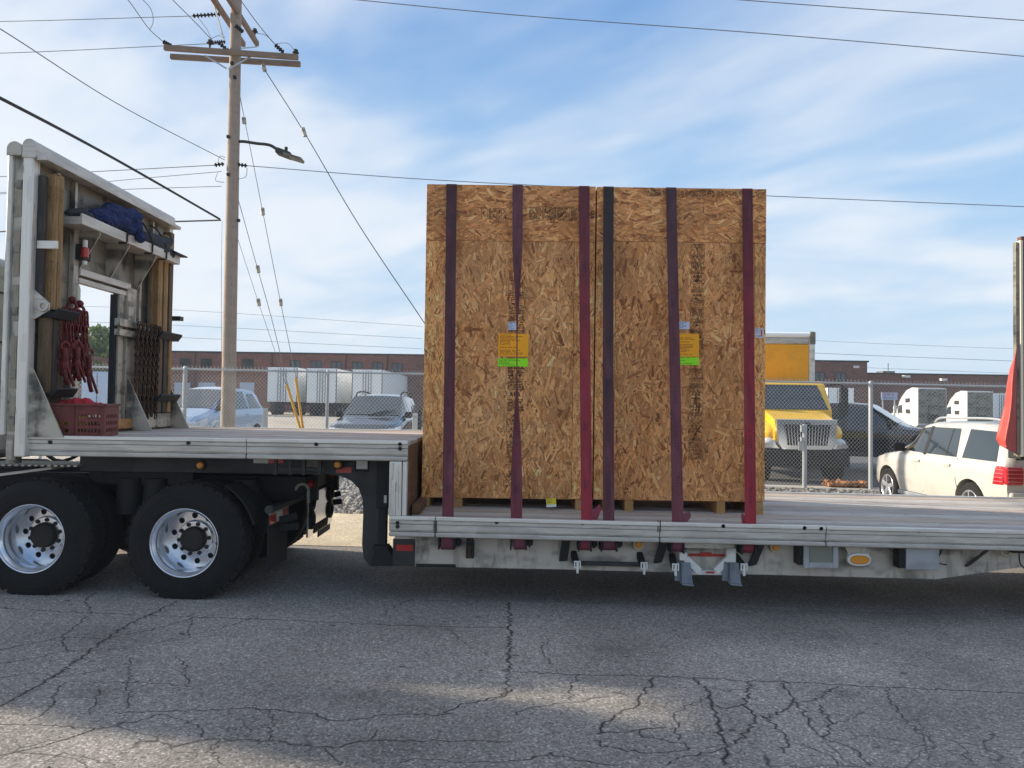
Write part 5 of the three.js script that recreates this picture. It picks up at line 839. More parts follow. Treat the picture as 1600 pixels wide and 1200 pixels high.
// ---------------------------------------------------------------- utility pole and street lamp
const PD = 18, pp = (px, py, d = PD) => at(px, py, d);
{
  const b = pp(356, 665), t = pp(370, -36), gy = groundY(b.x, -PD);
  const pole = thing('utility_pole', 'tall weathered wooden utility pole with two pairs of crossarms behind the fence', 'utility pole', [b.x, gy, -PD]);
  const PM = M4().makeTranslation(-b.x, -gy, PD), P = () => mb(PM), foot = V(lerp(b.x, t.x, -0.1), gy - 0.1, -PD);
  { const S = [], n = 26; const v = vert(P()); for (let i = 0; i < n; i++) { const a0 = i / n, a1 = (i + 1) / n; v.cyl(foot.clone().lerp(t, a0), foot.clone().lerp(t, a1 + 0.0005), lerp(0.178, 0.128, a0), lerp(0.178, 0.128, a1), 14, true); } v.build('pole', MAT.poleWood, pole); }
  const beam = (a, b2, w, h, off) => P().bar(a, b2, w, h, 0, 0.01).build('crossarm', MAT.armWood, pole);
  const A0 = pp(257, 75, PD - 0.22), A1 = pp(466, 90, PD - 0.22), B0 = pp(266, 88, PD + 0.22), B1 = pp(469, 100, PD + 0.22);
  beam(A0.clone().setZ(-PD + 0.235), A1.clone().setZ(-PD + 0.235), 0.1, 0.125); beam(B0.clone().setZ(-PD - 0.235), B1.clone().setZ(-PD - 0.235), 0.1, 0.125);
  const C = (z) => V(lerp(b.x, t.x, 0.96), 0, z); // second pair runs away from the camera
  for (const [px, py] of [[402, 69], [381, 70]]) { const f = pp(px, py, 19.55); beam(V(f.x + 0.12, f.y, -16.6), f, 0.1, 0.13); }
  const br = P(); for (const [a, c, d, e] of [[325, 92, 358, 112], [398, 92, 361, 113]]) br.bar(pp(a, c).setZ(-PD + 0.17), pp(d, e).setZ(-PD + 0.17), 0.012, 0.04); br.bar(pp(342, 8).setZ(-PD + 0.5), pp(354, 68).setZ(-PD + 0.16), 0.04, 0.02); br.bar(pp(388, 55).setZ(-PD - 0.6), pp(373, 76).setZ(-PD), 0.03, 0.03); br.build('arm_brace', MAT.galv, pole);
  const ins = (x0, y0, x1, y1, z, n) => { const p = pp(x0, y0, z), q = pp(x1, y1, z), I = P(); I.cyl(p, q, 0.022, 0.022, 8); for (let i = 0; i < n; i++) { const a = p.clone().lerp(q, (i + 0.4) / n), c = p.clone().lerp(q, (i + 0.6) / n); I.cyl(a, c, 0.055, 0.05, 12); } I.build('insulator', MAT.dark, pole); };
  ins(301, 25, 345, 22, PD, 8); ins(332, 67, 352, 65, PD + 0.3, 6); ins(255, 65, 268, 72, PD - 0.2, 4); ins(341, 66, 357, 80, PD - 0.1, 4); ins(430, 70, 443, 82, PD - 0.2, 4); ins(368, 40, 380, 50, PD - 0.2, 4); ins(335, 258, 350, 256, PD, 3); ins(371, 257, 386, 259, PD, 3);
  for (const [px, py] of [[328, 68], [462, 83], [398, 50]]) { const k = pp(px, py, px === 398 ? 19.35 : PD - 0.2), I = P(); I.lathe([[0, 0.09], [0.05, 0.085], [0.06, 0.05], [0.045, 0.03], [0.08, 0.015], [0.08, 0], [0.03, -0.01], [0.02, -0.1], [0, -0.1]], 14, M4().makeTranslation(k.x, k.y, k.z)); I.build('pin_insulator', MAT.dark, pole); }
  for (const [px, py] of [[362, 98], [356, 213], [356, 272], [366, 120], [372, 344]]) { const k = pp(px, py, PD - 0.18); P().box(k.x - 0.035, k.x + 0.035, k.y - 0.035, k.y + 0.035, -PD + 0.19, -PD + 0.12, 0.006).build('bolt_plate', MAT.dark, pole); }
  const jump = P(); for (const l of [[[430, 70], [415, 55], [402, 52]], [[462, 82], [450, 68], [432, 68]], [[328, 62], [340, 56], [352, 58]], [[310, 28], [322, 44], [330, 60]], [[340, 255], [344, 244], [352, 246]], [[340, 270], [337, 282], [350, 285]], [[386, 262], [384, 276], [370, 280]]]) jump.tube(l.map(([a, c]) => pp(a, c, PD - 0.15)), 0.007, 14, 4); jump.build('jumper_wire', MAT.thinCable, pole);
  const cond = P(); cond.tube([pp(347, 345, PD - 0.16), pp(346, 420, PD - 0.2), pp(346, 560, PD - 0.2)].map((k) => k), 0.006, 16, 5); cond.build('ground_wire', MAT.panel, pole);
  const la = pp(370, 222, PD), lamp = thing('street_lamp', 'flat grey street lamp on a curved arm bolted to the utility pole', 'street lamp', [la.x, la.y, -PD]), LM = M4().makeTranslation(-la.x, -la.y, PD);
  mb(LM).tube([pp(370, 222), pp(378, 221), pp(400, 224), pp(422, 227), pp(434, 234)], 0.038, 24, 8).build('lamp_arm', MAT.gooseneck, lamp);
  const h0 = pp(433, 236), h1 = pp(473, 251); mb(LM).bar(h0, h0.clone().lerp(h1, 0.55), 0.3, 0.14, 0, 0.03).build('lamp_housing', MAT.gooseneck, lamp); mb(LM).bar(h0.clone().lerp(h1, 0.3).add(V(0, -0.035, 0)), h1, 0.34, 0.07, 0, 0.02).build('lamp_head', MAT.panel, lamp); const pc = pp(447, 233); mb(LM).cyl(V(pc.x, pc.y - 0.05, -PD), V(pc.x, pc.y + 0.05, -PD), 0.04, 0.04, 10).build('photocell', MAT.dark, lamp);
}
// ---------------------------------------------------------------- wires
function wire(label, pts, r, sag = 0, cat = 'wire', mat = MAT.thinCable) {     // pts: [px, py, distance]
  const P = pts.map(([a, b, d]) => at(a, b, d)), o = [];
  if (P.length === 2) for (let i = 0; i <= 16; i++) { const t = i / 16, p = P[0].clone().lerp(P[1], t); p.y -= sag * 4 * t * (1 - t); o.push(p); } else o.push(...P);
  const w = mb().tube(o, r, 40, 5).build('overhead_wire', mat, null); tag(w, label, cat); return recenter(w);
}
wire('thick black cable coming down from the upper left edge to the pole', [[-260, 22, 8.2], [0, 153, 10.2], [170, 243, 13.4], [343, 342, 17.8]], 0.026, 0, 'cable', MAT.cable);
wire('thin wire from the left edge sloping down to the pole above the lamp arm', [[-100, -12, 9], [0, 45, 10.5], [180, 160, 13.7], [351, 250, 17.8]], 0.009);
wire('top wire running level from the left edge to the long insulator', [[-200, 34, 21], [0, 33.5, 19.5], [301, 25, 18]], 0.009);
wire('second wire running level from the left edge to the crossarm', [[-200, 84, 21], [0, 83, 19.5], [332, 68, 18.2]], 0.009);
wire('uppermost of the three wires passing behind the headboard to the pole', [[-200, 283, 21], [0, 276, 20], [150, 268, 19], [337, 258, 18]], 0.010);
wire('middle of the three wires passing behind the headboard to the pole', [[-200, 306, 21], [0, 301, 20], [175, 283, 19], [346, 268, 18]], 0.008);
wire('lowest of the three wires passing behind the headboard to the pole', [[-200, 309, 21], [0, 303, 20], [190, 296, 19], [346, 291, 18]], 0.008);
wire('short dark wire from behind the headboard to the pole at the thick cable', [[-200, 372, 22], [0, 362, 21], [200, 349, 19], [345, 344, 18]], 0.02, 0, 'wire', MAT.cable);
wire('long wire leaving the pole to the right and passing behind the crates', [[386, 259, 18], [660, 280, 18], [1197, 306, 18], [1600, 323, 18], [1900, 336, 18]], 0.010);
wire('high wire crossing the sky from top centre to the right edge', [[480, -8, 15], [800, 23, 15], [1200, 53, 15], [1600, 88, 15], [1900, 118, 15]], 0.009);
wire('short high wire crossing the top right corner of the sky', [[1000, -14, 15], [1160, 0, 15], [1600, 32, 15], [1900, 55, 15]], 0.009);
wire('guy wire from the crossarms down to the right behind the left crate', [[404, 94, 18], [473, 203, 17.8], [560, 350, 17.6], [660, 500, 17.5], [720, 590, 17.4]], 0.011, 0, 'guy wire', MAT.cable);
wire('guy wire from the upper pole ending in the taller yellow guard, upper of three', [[372, 135, 18], [410, 328, 18.5], [438, 470, 19], [463, 592, 19.4]], 0.009, 0, 'guy wire');
wire('guy wire from below the lamp towards the yellow guards, middle of three', [[369, 300, 18], [402, 418, 18.4], [425, 500, 18.8], [449, 600, 19.2]], 0.009, 0, 'guy wire');
wire('lowest and thinnest guy wire right of the pole, lowest of three', [[369, 365, 18], [403, 470, 18.3], [420, 520, 18.6], [447, 602, 19]], 0.006, 0, 'guy wire');
wire('wire from the top left corner down to the left end of the crossarm', [[170, -30, 16.5], [200, 0, 16.9], [233, 45, 17.5], [256, 66, 18]], 0.01);
wire('wire from the top edge down to the middle of the crossarm', [[240, -30, 16.5], [270, 0, 16.9], [310, 40, 17.5], [336, 68, 18]], 0.01);
wire('wire from the top edge down to the right end of the crossarm', [[352, -30, 16.5], [372, -5, 16.9], [405, 40, 17.5], [432, 72, 18]], 0.01);
wire('looped wire hanging below the wire at the upper left', [[220, -4, 17], [236, 15, 17.2], [239, 35, 17.4], [234, 46, 17.5]], 0.008);
wire('upper faint distant line low in the sky left of the crates', [[-100, 472, 48], [270, 484, 48], [660, 510, 48]], 0.010);
wire('middle faint distant line low in the sky left of the crates', [[-100, 496, 48], [270, 508, 48], [660, 529, 48]], 0.011);
wire('lower faint distant line low in the sky left of the crates', [[-100, 515, 48], [270, 527, 48], [660, 545, 48]], 0.011);
wire('upper faint distant line low in the sky right of the yellow truck', [[1190, 528, 48], [1400, 538, 48], [1900, 556, 48]], 0.009);
wire('middle faint distant line low in the sky right of the yellow truck', [[1190, 548, 48], [1400, 557, 48], [1900, 576, 48]], 0.013);
wire('lower faint distant line just above the right roof', [[1340, 574, 48], [1600, 584, 48], [1900, 594, 48]], 0.01);
for (const [px, py, d, qx, qy, l] of [[473, 203, 17.8, 477, 210, 'on the guy wire right of the street lamp'], [410, 328, 18.5, 411, 333, 'on the upper guy wire below the lamp'], [402, 418, 18.4, 404, 423, 'on the middle guy wire'], [438, 470, 19, 439, 475, 'low on the upper guy wire'], [403, 470, 18.3, 405, 475, 'on the lowest guy wire'], [411, 104, 18, 414, 108, 'just under the crossarm on the guy wire'], [381, 187, 18.1, 382, 190, 'on the upper guy wire beside the pole']]) {
  const a = at(px, py - 3, d), b = at(qx, qy + 3, d), o = mb().cyl(a, b, 0.05, 0.05, 10).build('strain_insulator', MAT.panelLight, null); tag(o, 'small strain insulator ' + l, 'insulator'); recenter(o);
}
// ---------------------------------------------------------------- chain-link fence
{
  const FD = 17.5, top = (x) => lerp(2.57, 2.455, clamp((x + 8) / 16.5, -1, 2));
  const fence = (label, x0, x1, posts, holes) => {
    const o = thing('chain_link_fence', label, 'fence', [x0, groundY(x0, -FD), -FD]), FM = M4().makeTranslation(-x0, -groundY(x0, -FD), FD);
    for (const [x, h, r] of posts) { const B = mb(FM); B.cyl(V(x, groundY(x, -FD), -FD - 0.05), V(x, h ?? top(x) - 0.03, -FD - 0.05), r, r, 12); B.add(new THREE.SphereGeometry(r * 1.05, 12, 6), M4().makeTranslation(x, (h ?? top(x) - 0.03), -FD - 0.05)); B.build('fence_post', MAT.galv, o); }
    for (let x = x0; x < x1 - 0.1; x += 6) { const xe = Math.min(x1, x + 6); mb(FM).cyl(V(x, top(x) - 0.05, -FD - 0.05), V(xe, top(xe) - 0.05, -FD - 0.05), 0.024, 0.024, 10).build('top_rail', MAT.galv, o); }
    const step = 0.088, rad = 0.0025, g = new THREE.CylinderGeometry(rad, rad, 1, 4, 1, true), P = x1 - x0; // mesh wires bent over at the top
    for (let a = x0; a < x1 - 0.01; a += 3) {
      const e = Math.min(x1, a + 3), L = [];
      for (const s of [1, -1]) for (let k = -40; k < (e - a) / step + 40; k++) {
        const y0 = groundY(a, -FD) + 0.04, y1 = top(a); let xa = a + k * step, xb = xa + s * (y1 - y0) * 0.9; let ta = 0, tb = 1; // clip to the bay
        const cl = (lim, sgn) => { const fa = sgn * (xa - lim), fb = sgn * (xb - lim); if (fa < 0 && fb < 0) { tb = -1; return; } if (fa < 0) ta = Math.max(ta, fa / (fa - fb)); else if (fb < 0) tb = Math.min(tb, fa / (fa - fb)); };
        cl(a, 1); cl(e, -1); if (tb - ta < 0.01) continue;
        const pa = V(lerp(xa, xb, ta), lerp(y0, y1, ta), -FD + s * 0.004), pb = V(lerp(xa, xb, tb), lerp(y0, y1, tb), -FD + s * 0.004);
        const m = M4().compose(pa.clone().add(pb).multiplyScalar(0.5), new THREE.Quaternion().setFromUnitVectors(V(0, 1, 0), pb.clone().sub(pa).normalize()), V(1, pa.distanceTo(pb), 1)); L.push([g, m]);
      }
      const B = mb(FM); for (const [q, m] of L) B.raw(q.clone(), m); for (let x = a + step / 2; x < e; x += step) B.raw(g.clone(), M4().compose(V(x, top(x) + 0.015, -FD), new THREE.Quaternion().setFromAxisAngle(V(0, 0, 1), 0.5), V(1.3, 0.07, 1.3)));
      const me = B.build('chain_link_mesh', MAT.wire, o); me.userData.kind = 'stuff';
    }
  };
  const fx = (px, py = 660) => at(px, py, FD).x;
  fence('long galvanised chain-link fence on the left, between headboard and crates', -17.8, 2.2, [[-14.6], [-11.2], [1.6], [fx(286), undefined, 0.05], [fx(510), undefined, 0.038], [-1.6]].map(([x, h, r]) => [x, h, r ?? 0.04]));
  fence('galvanised chain-link fence on the right, in front of the yellow truck', 2.3, fx(1585), [[fx(1362, 680), undefined, 0.05], [5.7, undefined, 0.04], [fx(1580, 680), undefined, 0.04]]);
  const gp = at(1257, 762, FD - 0.12), gate = thing('gate_post', 'short galvanised post with a hinged latch in front of the truck grille', 'post', [gp.x, groundY(gp.x, -FD), -FD + 0.12]), gh = at(1257, 663, FD - 0.12).y - gate.position.y;
  mb().cyl(V(0, 0, 0), V(0, gh, 0), 0.052, 0.052, 14).build('post', MAT.galv, gate); { const L = mb(); for (const [y, h] of [[gh - 0.18, 0.16], [gh - 0.4, 0.1]]) L.cyl(V(-0.06, y, 0.04), V(-0.06, y + h, 0.04), 0.062, 0.062, 12); L.box(-0.16, -0.07, gh - 0.62, gh - 0.42, 0.02, 0.09, 0.006); L.build('latch', MAT.galv, gate); }
}
for (const [px0, py0, px1, py1, d, l] of [[475, 672, 462, 590, 19.4, 'taller, straighter one of the two yellow guy-wire guards'], [473, 672, 448, 600, 19.2, 'shorter, more slanted one of the two yellow guy-wire guards']]) {
  const a = at(px0, py0 + 10, d), b = at(px1, py1, d), o = mb().cyl(a, b, 0.035, 0.035, 10).build('guy_guard', std({ color: 0xe0a41c, roughness: 0.6 }), null); tag(o, l, 'guy guard'); recenter(o);
}
for (const [px, py, d, h, w, mat, l] of [[415, 638, 18.6, 0.6, 0.1, MAT.galv, 'stubby grey post behind the fence right of the blue car'], [650, 646, 18.2, 0.55, 0.14, MAT.whitePaint, 'short white post behind the fence next to the left crate'], [656, 641, 17.9, 0.6, 0.09, MAT.black, 'short black post behind the fence touching the left crate in view']]) {
  const p = at(px, py, d), gy = groundY(p.x, -d); const o = mb().box(-w / 2, w / 2, 0, p.y - gy, -w / 2, w / 2, 0.01).build('bollard', mat, null); o.position.set(p.x, gy, -d); tag(o, l, 'post');
}
// ---------------------------------------------------------------- cars
const pw = (tab) => (x) => { if (x <= tab[0][0]) return tab[0][1]; for (let i = 1; i < tab.length; i++) if (x <= tab[i][0]) { const t = (x - tab[i - 1][0]) / (tab[i][0] - tab[i - 1][0]); return lerp(tab[i - 1][1], tab[i][1], t); } return tab[tab.length - 1][1]; };
// forward is +x, right is +z; top: silhouette from tail to nose, belt: window sill line, low: underside
function carShape(s) {
  const top = pw(s.top), belt = pw(s.belt), low = pw(s.low), x0 = s.top[0][0], x1 = s.top[s.top.length - 1][0], W = s.W / 2, wr = s.wr;
  const plan = (x) => { const r = s.nose ?? 0.7, q = s.tail ?? 0.35, a = x > x1 - r ? (x - (x1 - r)) / r : x < x0 + q ? ((x0 + q) - x) / q : 0; return W * (1 - (x > 0 ? (s.noseIn ?? 0.2) : (s.tailIn ?? 0.1)) * a * a); };
  const section = (x) => {
    const t = top(x), b = Math.min(belt(x), t - 0.03), y0 = low(x), w = plan(x), g = clamp((t - b) / 0.3), wt = lerp(w * 0.9, wr * w / W, g), r = lerp(0.03, 0.07, g);
    return [[0, y0], [w * 0.86, y0], [w * 0.95, y0 + 0.05], [w * 0.985, lerp(y0, b, 0.28)], [w, lerp(y0, b, 0.55)], [w * 0.992, lerp(y0, b, 0.8)], [w * 0.97, b - 0.015], [w * 0.952, b + 0.004], [lerp(w * 0.952, wt, 0.5), lerp(b, t - r, 0.5)], [wt, t - r], [wt - 0.03, t - r * 0.45], [wt - 0.09, t - r * 0.12], [wt * 0.5, t + 0.012 * g], [0, t + 0.02 * g]];
  };
  const half = (x, y) => { const p = section(x); for (let i = 2; i < 11; i++) if (y >= p[i][1] && y <= p[i + 1][1]) return lerp(p[i][0], p[i + 1][0], (y - p[i][1]) / Math.max(1e-6, p[i + 1][1] - p[i][1])); return p[4][0]; };
  return { top, belt, low, x0, x1, plan, section, half, W };
}
const EV = new Evaluator(); EV.attributes = ['position', 'normal']; EV.useGroups = false;
function carBodyGeo(C, arches) {
  const xs = [], N = 64; for (let i = 0; i <= N; i++) { const t = i / N; xs.push(lerp(C.x0, C.x1, t)); }
  const secs = xs.map((x) => { const p = C.section(x), f = p.map(([z, y]) => [z, y]); for (let i = p.length - 2; i > 0; i--) f.push([-p[i][0], p[i][1]]); return f; }), m = secs[0].length, pos = [], idx = [];
  secs.forEach((f, i) => f.forEach(([z, y]) => pos.push(xs[i], y, z)));
  for (let i = 0; i < N; i++) for (let k = 0; k < m; k++) { const a = i * m + k, b = i * m + (k + 1) % m, c = a + m, d = b + m; idx.push(a, b, c, b, d, c); }
  for (const [i, flip] of [[0, 0], [N, 1]]) { const f = secs[i], cy = (f[0][1] + f[13][1]) / 2, ci = pos.length / 3; pos.push(xs[i] + (flip ? 0.03 : -0.02), cy, 0); for (let k = 0; k < m; k++) { const a = i * m + k, b = i * m + (k + 1) % m; flip ? idx.push(ci, a, b) : idx.push(ci, b, a); } }
  let g = new THREE.BufferGeometry(); g.setAttribute('position', new THREE.Float32BufferAttribute(pos, 3)); g.setIndex(idx); g.computeVertexNormals();
  const vol = (() => { let v = 0; const p = g.attributes.position, a = V(), b = V(), c = V(); for (let i = 0; i < idx.length; i += 3) { a.fromBufferAttribute(p, idx[i]); b.fromBufferAttribute(p, idx[i + 1]); c.fromBufferAttribute(p, idx[i + 2]); v += a.dot(b.cross(c)); } return v; })();
  if (vol < 0) { for (let i = 0; i < idx.length; i += 3) [idx[i], idx[i + 1]] = [idx[i + 1], idx[i]]; g.setIndex(idx); g.computeVertexNormals(); }
  let br = new Brush(g); br.updateMatrixWorld();
  for (const [x, y, r] of arches) for (const s of [-1, 1]) { const c = new Brush(new THREE.CylinderGeometry(r, r, 0.5, 28).rotateX(Math.PI / 2)); c.geometry.deleteAttribute('uv'); c.position.set(x, y, s * (C.W - 0.12)); c.updateMatrixWorld(); br = EV.evaluate(br, c, SUBTRACTION); br.updateMatrixWorld(); }
  g = br.geometry; for (const k of Object.keys(g.attributes)) if (k !== 'position' && k !== 'normal') g.deleteAttribute(k);
  return toCreasedNormals(mergeVertices(g.index ? g : g, 1e-4), 0.62);
}
function sidePatch(C, poly, s, off = 0.006) { // a panel that follows the flank
  const xs = poly.map((p) => p[0]), a = Math.min(...xs), b = Math.max(...xs), n = 8, pos = [], idx = [];
  const span = (x) => { let lo = 1e9, hi = -1e9; for (let i = 0; i < poly.length; i++) { const p = poly[i], q = poly[(i + 1) % poly.length]; if ((p[0] - x) * (q[0] - x) <= 0 && p[0] !== q[0]) { const y = lerp(p[1], q[1], (x - p[0]) / (q[0] - p[0])); lo = Math.min(lo, y); hi = Math.max(hi, y); } else if (p[0] === q[0] && Math.abs(p[0] - x) < 1e-6) { lo = Math.min(lo, p[1], q[1]); hi = Math.max(hi, p[1], q[1]); } } return [lo, hi]; };
  for (let i = 0; i <= n; i++) { const x = lerp(a + 1e-5, b - 1e-5, i / n), [lo, hi] = span(x); for (let k = 0; k <= 3; k++) { const y = lerp(lo, hi, k / 3); pos.push(x, y, s * (C.half(x, y) + off)); } }
  for (let i = 0; i < n; i++) for (let k = 0; k < 3; k++) { const p = i * 4 + k, q = p + 4; s > 0 ? idx.push(p, q, p + 1, p + 1, q, q + 1) : idx.push(p, p + 1, q, p + 1, q + 1, q); }
  const g = new THREE.BufferGeometry(); g.setAttribute('position', new THREE.Float32BufferAttribute(pos, 3)); g.setIndex(idx); g.computeVertexNormals(); return g;
}
function topPatch(C, xa, xb, wa, wb, off = 0.008) { // a pane lying on the silhouette (windscreen, tailgate glass)
  const pos = [], idx = [], n = 8, m = 8; for (let i = 0; i <= n; i++) { const t = i / n, x = lerp(xa, xb, t), w = lerp(wa, wb, t); for (let k = 0; k <= m; k++) { const z = lerp(-w, w, k / m), u = Math.abs(z) / Math.max(0.2, w); pos.push(x, C.top(x) + off + 0.018 * (1 - u * u), z); } }
  for (let i = 0; i < n; i++) for (let k = 0; k < m; k++) { const p = i * (m + 1) + k, q = p + m + 1; idx.push(p, p + 1, q, p + 1, q + 1, q); }
  const g = new THREE.BufferGeometry(); g.setAttribute('position', new THREE.Float32BufferAttribute(pos, 3)); g.setIndex(idx); g.computeVertexNormals(); return g;
}
function carWheel(parent, x, y, z, r, s, w = 0.22, spokes = 5, rimMat = MAT.rim) {
  const g = new THREE.Group(); g.name = 'wheel'; g.position.set(x, y, z); if (s < 0) g.rotation.y = Math.PI; parent.add(g);
  mb().lathe([[r * 0.64, 0], [r * 0.72, 0.012], [r * 0.9, 0.008], [r * 0.98, -0.02], [r, -0.06], [r, -w + 0.04], [r * 0.96, -w], [r * 0.6, -w]], 40, AX.toZ.clone()).build('tyre', MAT.tyre, g);
  const R = mb(); R.lathe([[r * 0.655, 0.004], [r * 0.63, 0.012], [r * 0.6, -0.004], [r * 0.57, -0.06], [r * 0.56, -0.1]], 36, AX.toZ.clone()); for (let i = 0; i < spokes; i++) { const a = i / spokes * Math.PI * 2 + 0.3; R.bar(V(0, 0, -0.02), V(Math.cos(a) * r * 0.6, Math.sin(a) * r * 0.6, -0.012), 0.03, r * 0.22, 0, 0.01); } R.cyl(V(0, 0, -0.05), V(0, 0, 0.004), r * 0.18, r * 0.15, 16); R.build('rim', rimMat, g);
  mb().cyl(V(0, 0, -0.12), V(0, 0, -0.1), r * 0.58, r * 0.58, 24).build('brake_disc', MAT.black, g);
}
function car(name, label, pos, turn, s) {
  const o = thing(name, label, s.category, pos, turn), C = carShape(s);
  o.add(Object.assign(new THREE.Mesh(metric(carBodyGeo(C, s.wheels.map(([x, r]) => [x, r * 0.98, r * 1.17]))), s.paint), { name: 'body', castShadow: true, receiveShadow: true }));
  for (const [x, r] of s.wheels) for (const k of [-1, 1]) carWheel(o, x, r, k * (C.plan(x) - 0.015), r, k, 0.23, s.spokes ?? 5);
  const under = mb(); under.box(C.x0 + 0.3, C.x1 - 0.3, s.low[0][1] - 0.06, s.low[0][1] + 0.3, -C.W * 0.7, C.W * 0.7); under.build('underbody', MAT.black, o);
  for (const k of [-1, 1]) for (const p of s.windows) mb().add(sidePatch(C, p, k)).build('side_window', s.glass ?? MAT.glass, o);
  for (const k of [-1, 1]) for (const p of s.pillars ?? []) mb().add(sidePatch(C, p, k, 0.008)).build('window_pillar', MAT.black, o);
  mb().add(topPatch(C, ...s.screen)).build('windscreen', s.glass ?? MAT.glass, o);
  if (s.rear) mb().add(topPatch(C, ...s.rear)).build('rear_window', s.glass ?? MAT.glass, o);
  for (const k of [-1, 1]) for (const p of s.seams ?? []) { const B = mb(); for (let i = 0; i < p.length - 1; i++) { const a = p[i], b = p[i + 1]; B.bar(V(a[0], a[1], k * (C.half(a[0], a[1]) - 0.002)), V(b[0], b[1], k * (C.half(b[0], b[1]) - 0.002)), 0.012, 0.014); } B.build('door_seam', MAT.dark, o); }
  for (const k of [-1, 1]) for (const [x, y] of s.handles ?? []) mb().box(x - 0.1, x + 0.1, y - 0.025, y + 0.025, k * (C.half(x, y) + 0.03), k * C.half(x, y), 0.012).build('door_handle', s.handleMat ?? s.paint, o);
  for (const k of [-1, 1]) for (const [x, y] of s.mirrors ?? []) { const z = C.half(x, y); const B = mb(); B.add(new RoundedBoxGeometry(0.12, 0.17, 0.2, 2, 0.05), M4().makeTranslation(x, y + 0.05, k * (z + 0.12))); B.bar(V(x + 0.03, y, k * (z - 0.02)), V(x + 0.01, y, k * (z + 0.1)), 0.06, 0.05); B.build('wing_mirror', s.mirrorMat ?? MAT.black, o); }
  for (const k of [-1, 1]) for (const [p, mat, n, off] of s.lamps ?? []) mb().add(sidePatch(C, p, k, off ?? 0.008)).build(n, mat, o);
  if (s.extra) s.extra(o, C);
  return o;
}
const headlight = phy({ color: 0xcdd3d6, roughness: 0.12, clearcoat: 1 }), redLamp = phy({ color: 0xa3101c, roughness: 0.15, clearcoat: 1 });
{ // beige SUV at the kerb on the right, tail towards us
  const beige = phy({ map: grime([188, 186, 180], 95, 0.08), roughness: 0.35, clearcoat: 0.8, clearcoatRoughness: 0.1 });
  car('beige_suv', 'pale beige SUV with roof rails parked tail towards the trailer on the right', [8.45, groundY(8.5, -13.4), -13.42], Math.PI / 2 - 0.02, {
    category: 'car', W: 1.86, wr: 0.70, nose: 0.8, noseIn: 0.2, tail: 0.3, tailIn: 0.07, paint: beige, glass: MAT.glassBlue,
    top: [[-2.22, 0.98], [-2.19, 1.12], [-2.06, 1.55], [-1.94, 1.675], [-1.2, 1.715], [0.1, 1.70], [0.42, 1.64], [1.08, 1.15], [1.25, 1.09], [2.0, 1.0], [2.16, 0.86], [2.2, 0.7]],
    belt: [[-2.2, 1.06], [0.6, 1.07], [1.1, 1.06], [2.2, 0.9]], low: [[-2.2, 0.42], [-1.9, 0.3], [1.8, 0.3], [2.2, 0.34]], wheels: [[-1.36, 0.37], [1.38, 0.37]], spokes: 5,
    windows: [[[-1.98, 1.12], [-1.08, 1.12], [-1.08, 1.60], [-1.86, 1.58]], [[-0.92, 1.12], [0.02, 1.12], [0.02, 1.60], [-0.82, 1.60]], [[0.12, 1.12], [0.92, 1.14], [0.45, 1.57], [0.12, 1.60]]], pillars: [[[0.02, 1.10], [0.12, 1.10], [0.12, 1.615], [0.02, 1.615]], [[-0.62, 1.12], [-0.59, 1.12], [-0.585, 1.6], [-0.615, 1.6]]],
    screen: [1.06, 0.44, 0.74, 0.64], rear: [-2.18, -1.99, 0.7, 0.6], seams: [[[0.07, 1.1], [0.07, 0.42]], [[-0.96, 1.1], [-0.98, 0.75], [-1.02, 0.62]], [[0.98, 1.08], [1.0, 0.5]], [[1.0, 0.36], [-0.9, 0.36]]], handles: [[-0.72, 0.97], [0.26, 0.97]], mirrors: [[0.86, 1.14]],
    lamps: [[[[-2.17, 0.78], [-1.98, 0.78], [-2.0, 1.06], [-2.17, 1.06]], redLamp, 'tail_lamp'], [[[-2.14, 0.52], [-1.94, 0.52], [-1.94, 0.58], [-2.14, 0.58]], MAT.redTape, 'side_reflector'], [[[1.95, 0.72], [2.15, 0.72], [2.13, 0.86], [1.9, 0.9]], headlight, 'headlight']],
    extra: (o, C) => {
      for (const k of [-1, 1]) { const B = mb(); B.tube([V(-1.85, 1.685, k * 0.6), V(-1.75, 1.75, k * 0.6), V(-0.5, 1.775, k * 0.6), V(0.1, 1.755, k * 0.6), V(0.22, 1.69, k * 0.6)], 0.022, 24, 6); B.build('roof_rail', MAT.galv, o); }
      const br = mb(); br.box(-1.2, -1.15, 1.755, 1.785, -0.6, 0.6, 0.01); br.box(-0.15, -0.1, 1.76, 1.79, -0.6, 0.6, 0.01); br.build('roof_bar', MAT.dark, o);
      for (const k of [-1, 1]) { const B = mb(); B.box(-2.255, -2.08, 0.78, 1.06, k * 0.62, k * 0.885, 0.03); const t = B.build('tail_lamp', redLamp, o); const L = mb(); for (const y of [0.83, 0.89, 0.95, 1.01]) L.box(-2.262, -2.25, y, y + 0.012, k * 0.63, k * 0.87); L.build('lamp_bar', phy({ color: 0xd96a6a, roughness: 0.2, clearcoat: 1 }), t); for (let i = 0; i < 4; i++) { const y = 0.83 + i * 0.06; mb().bar(V(-2.0, y, k * (C.half(-2.0, y) + 0.012)), V(-2.16, y, k * (C.half(-2.16, y) + 0.012)), 0.01, 0.012).build('lamp_bar', phy({ color: 0xd96a6a, roughness: 0.2, clearcoat: 1 }), t); } }
      mb().box(-2.28, -2.12, 0.42, 0.68, -0.84, 0.84, 0.05).build('rear_bumper', beige, o);
      mb().box(-0.92, 0.95, 0.28, 0.36, -0.93, -0.80, 0.02).build('running_board', MAT.galv, o);
      mb().box(-0.92, 0.95, 0.28, 0.36, 0.80, 0.93, 0.02).build('running_board', MAT.galv, o);
    },
  });
}
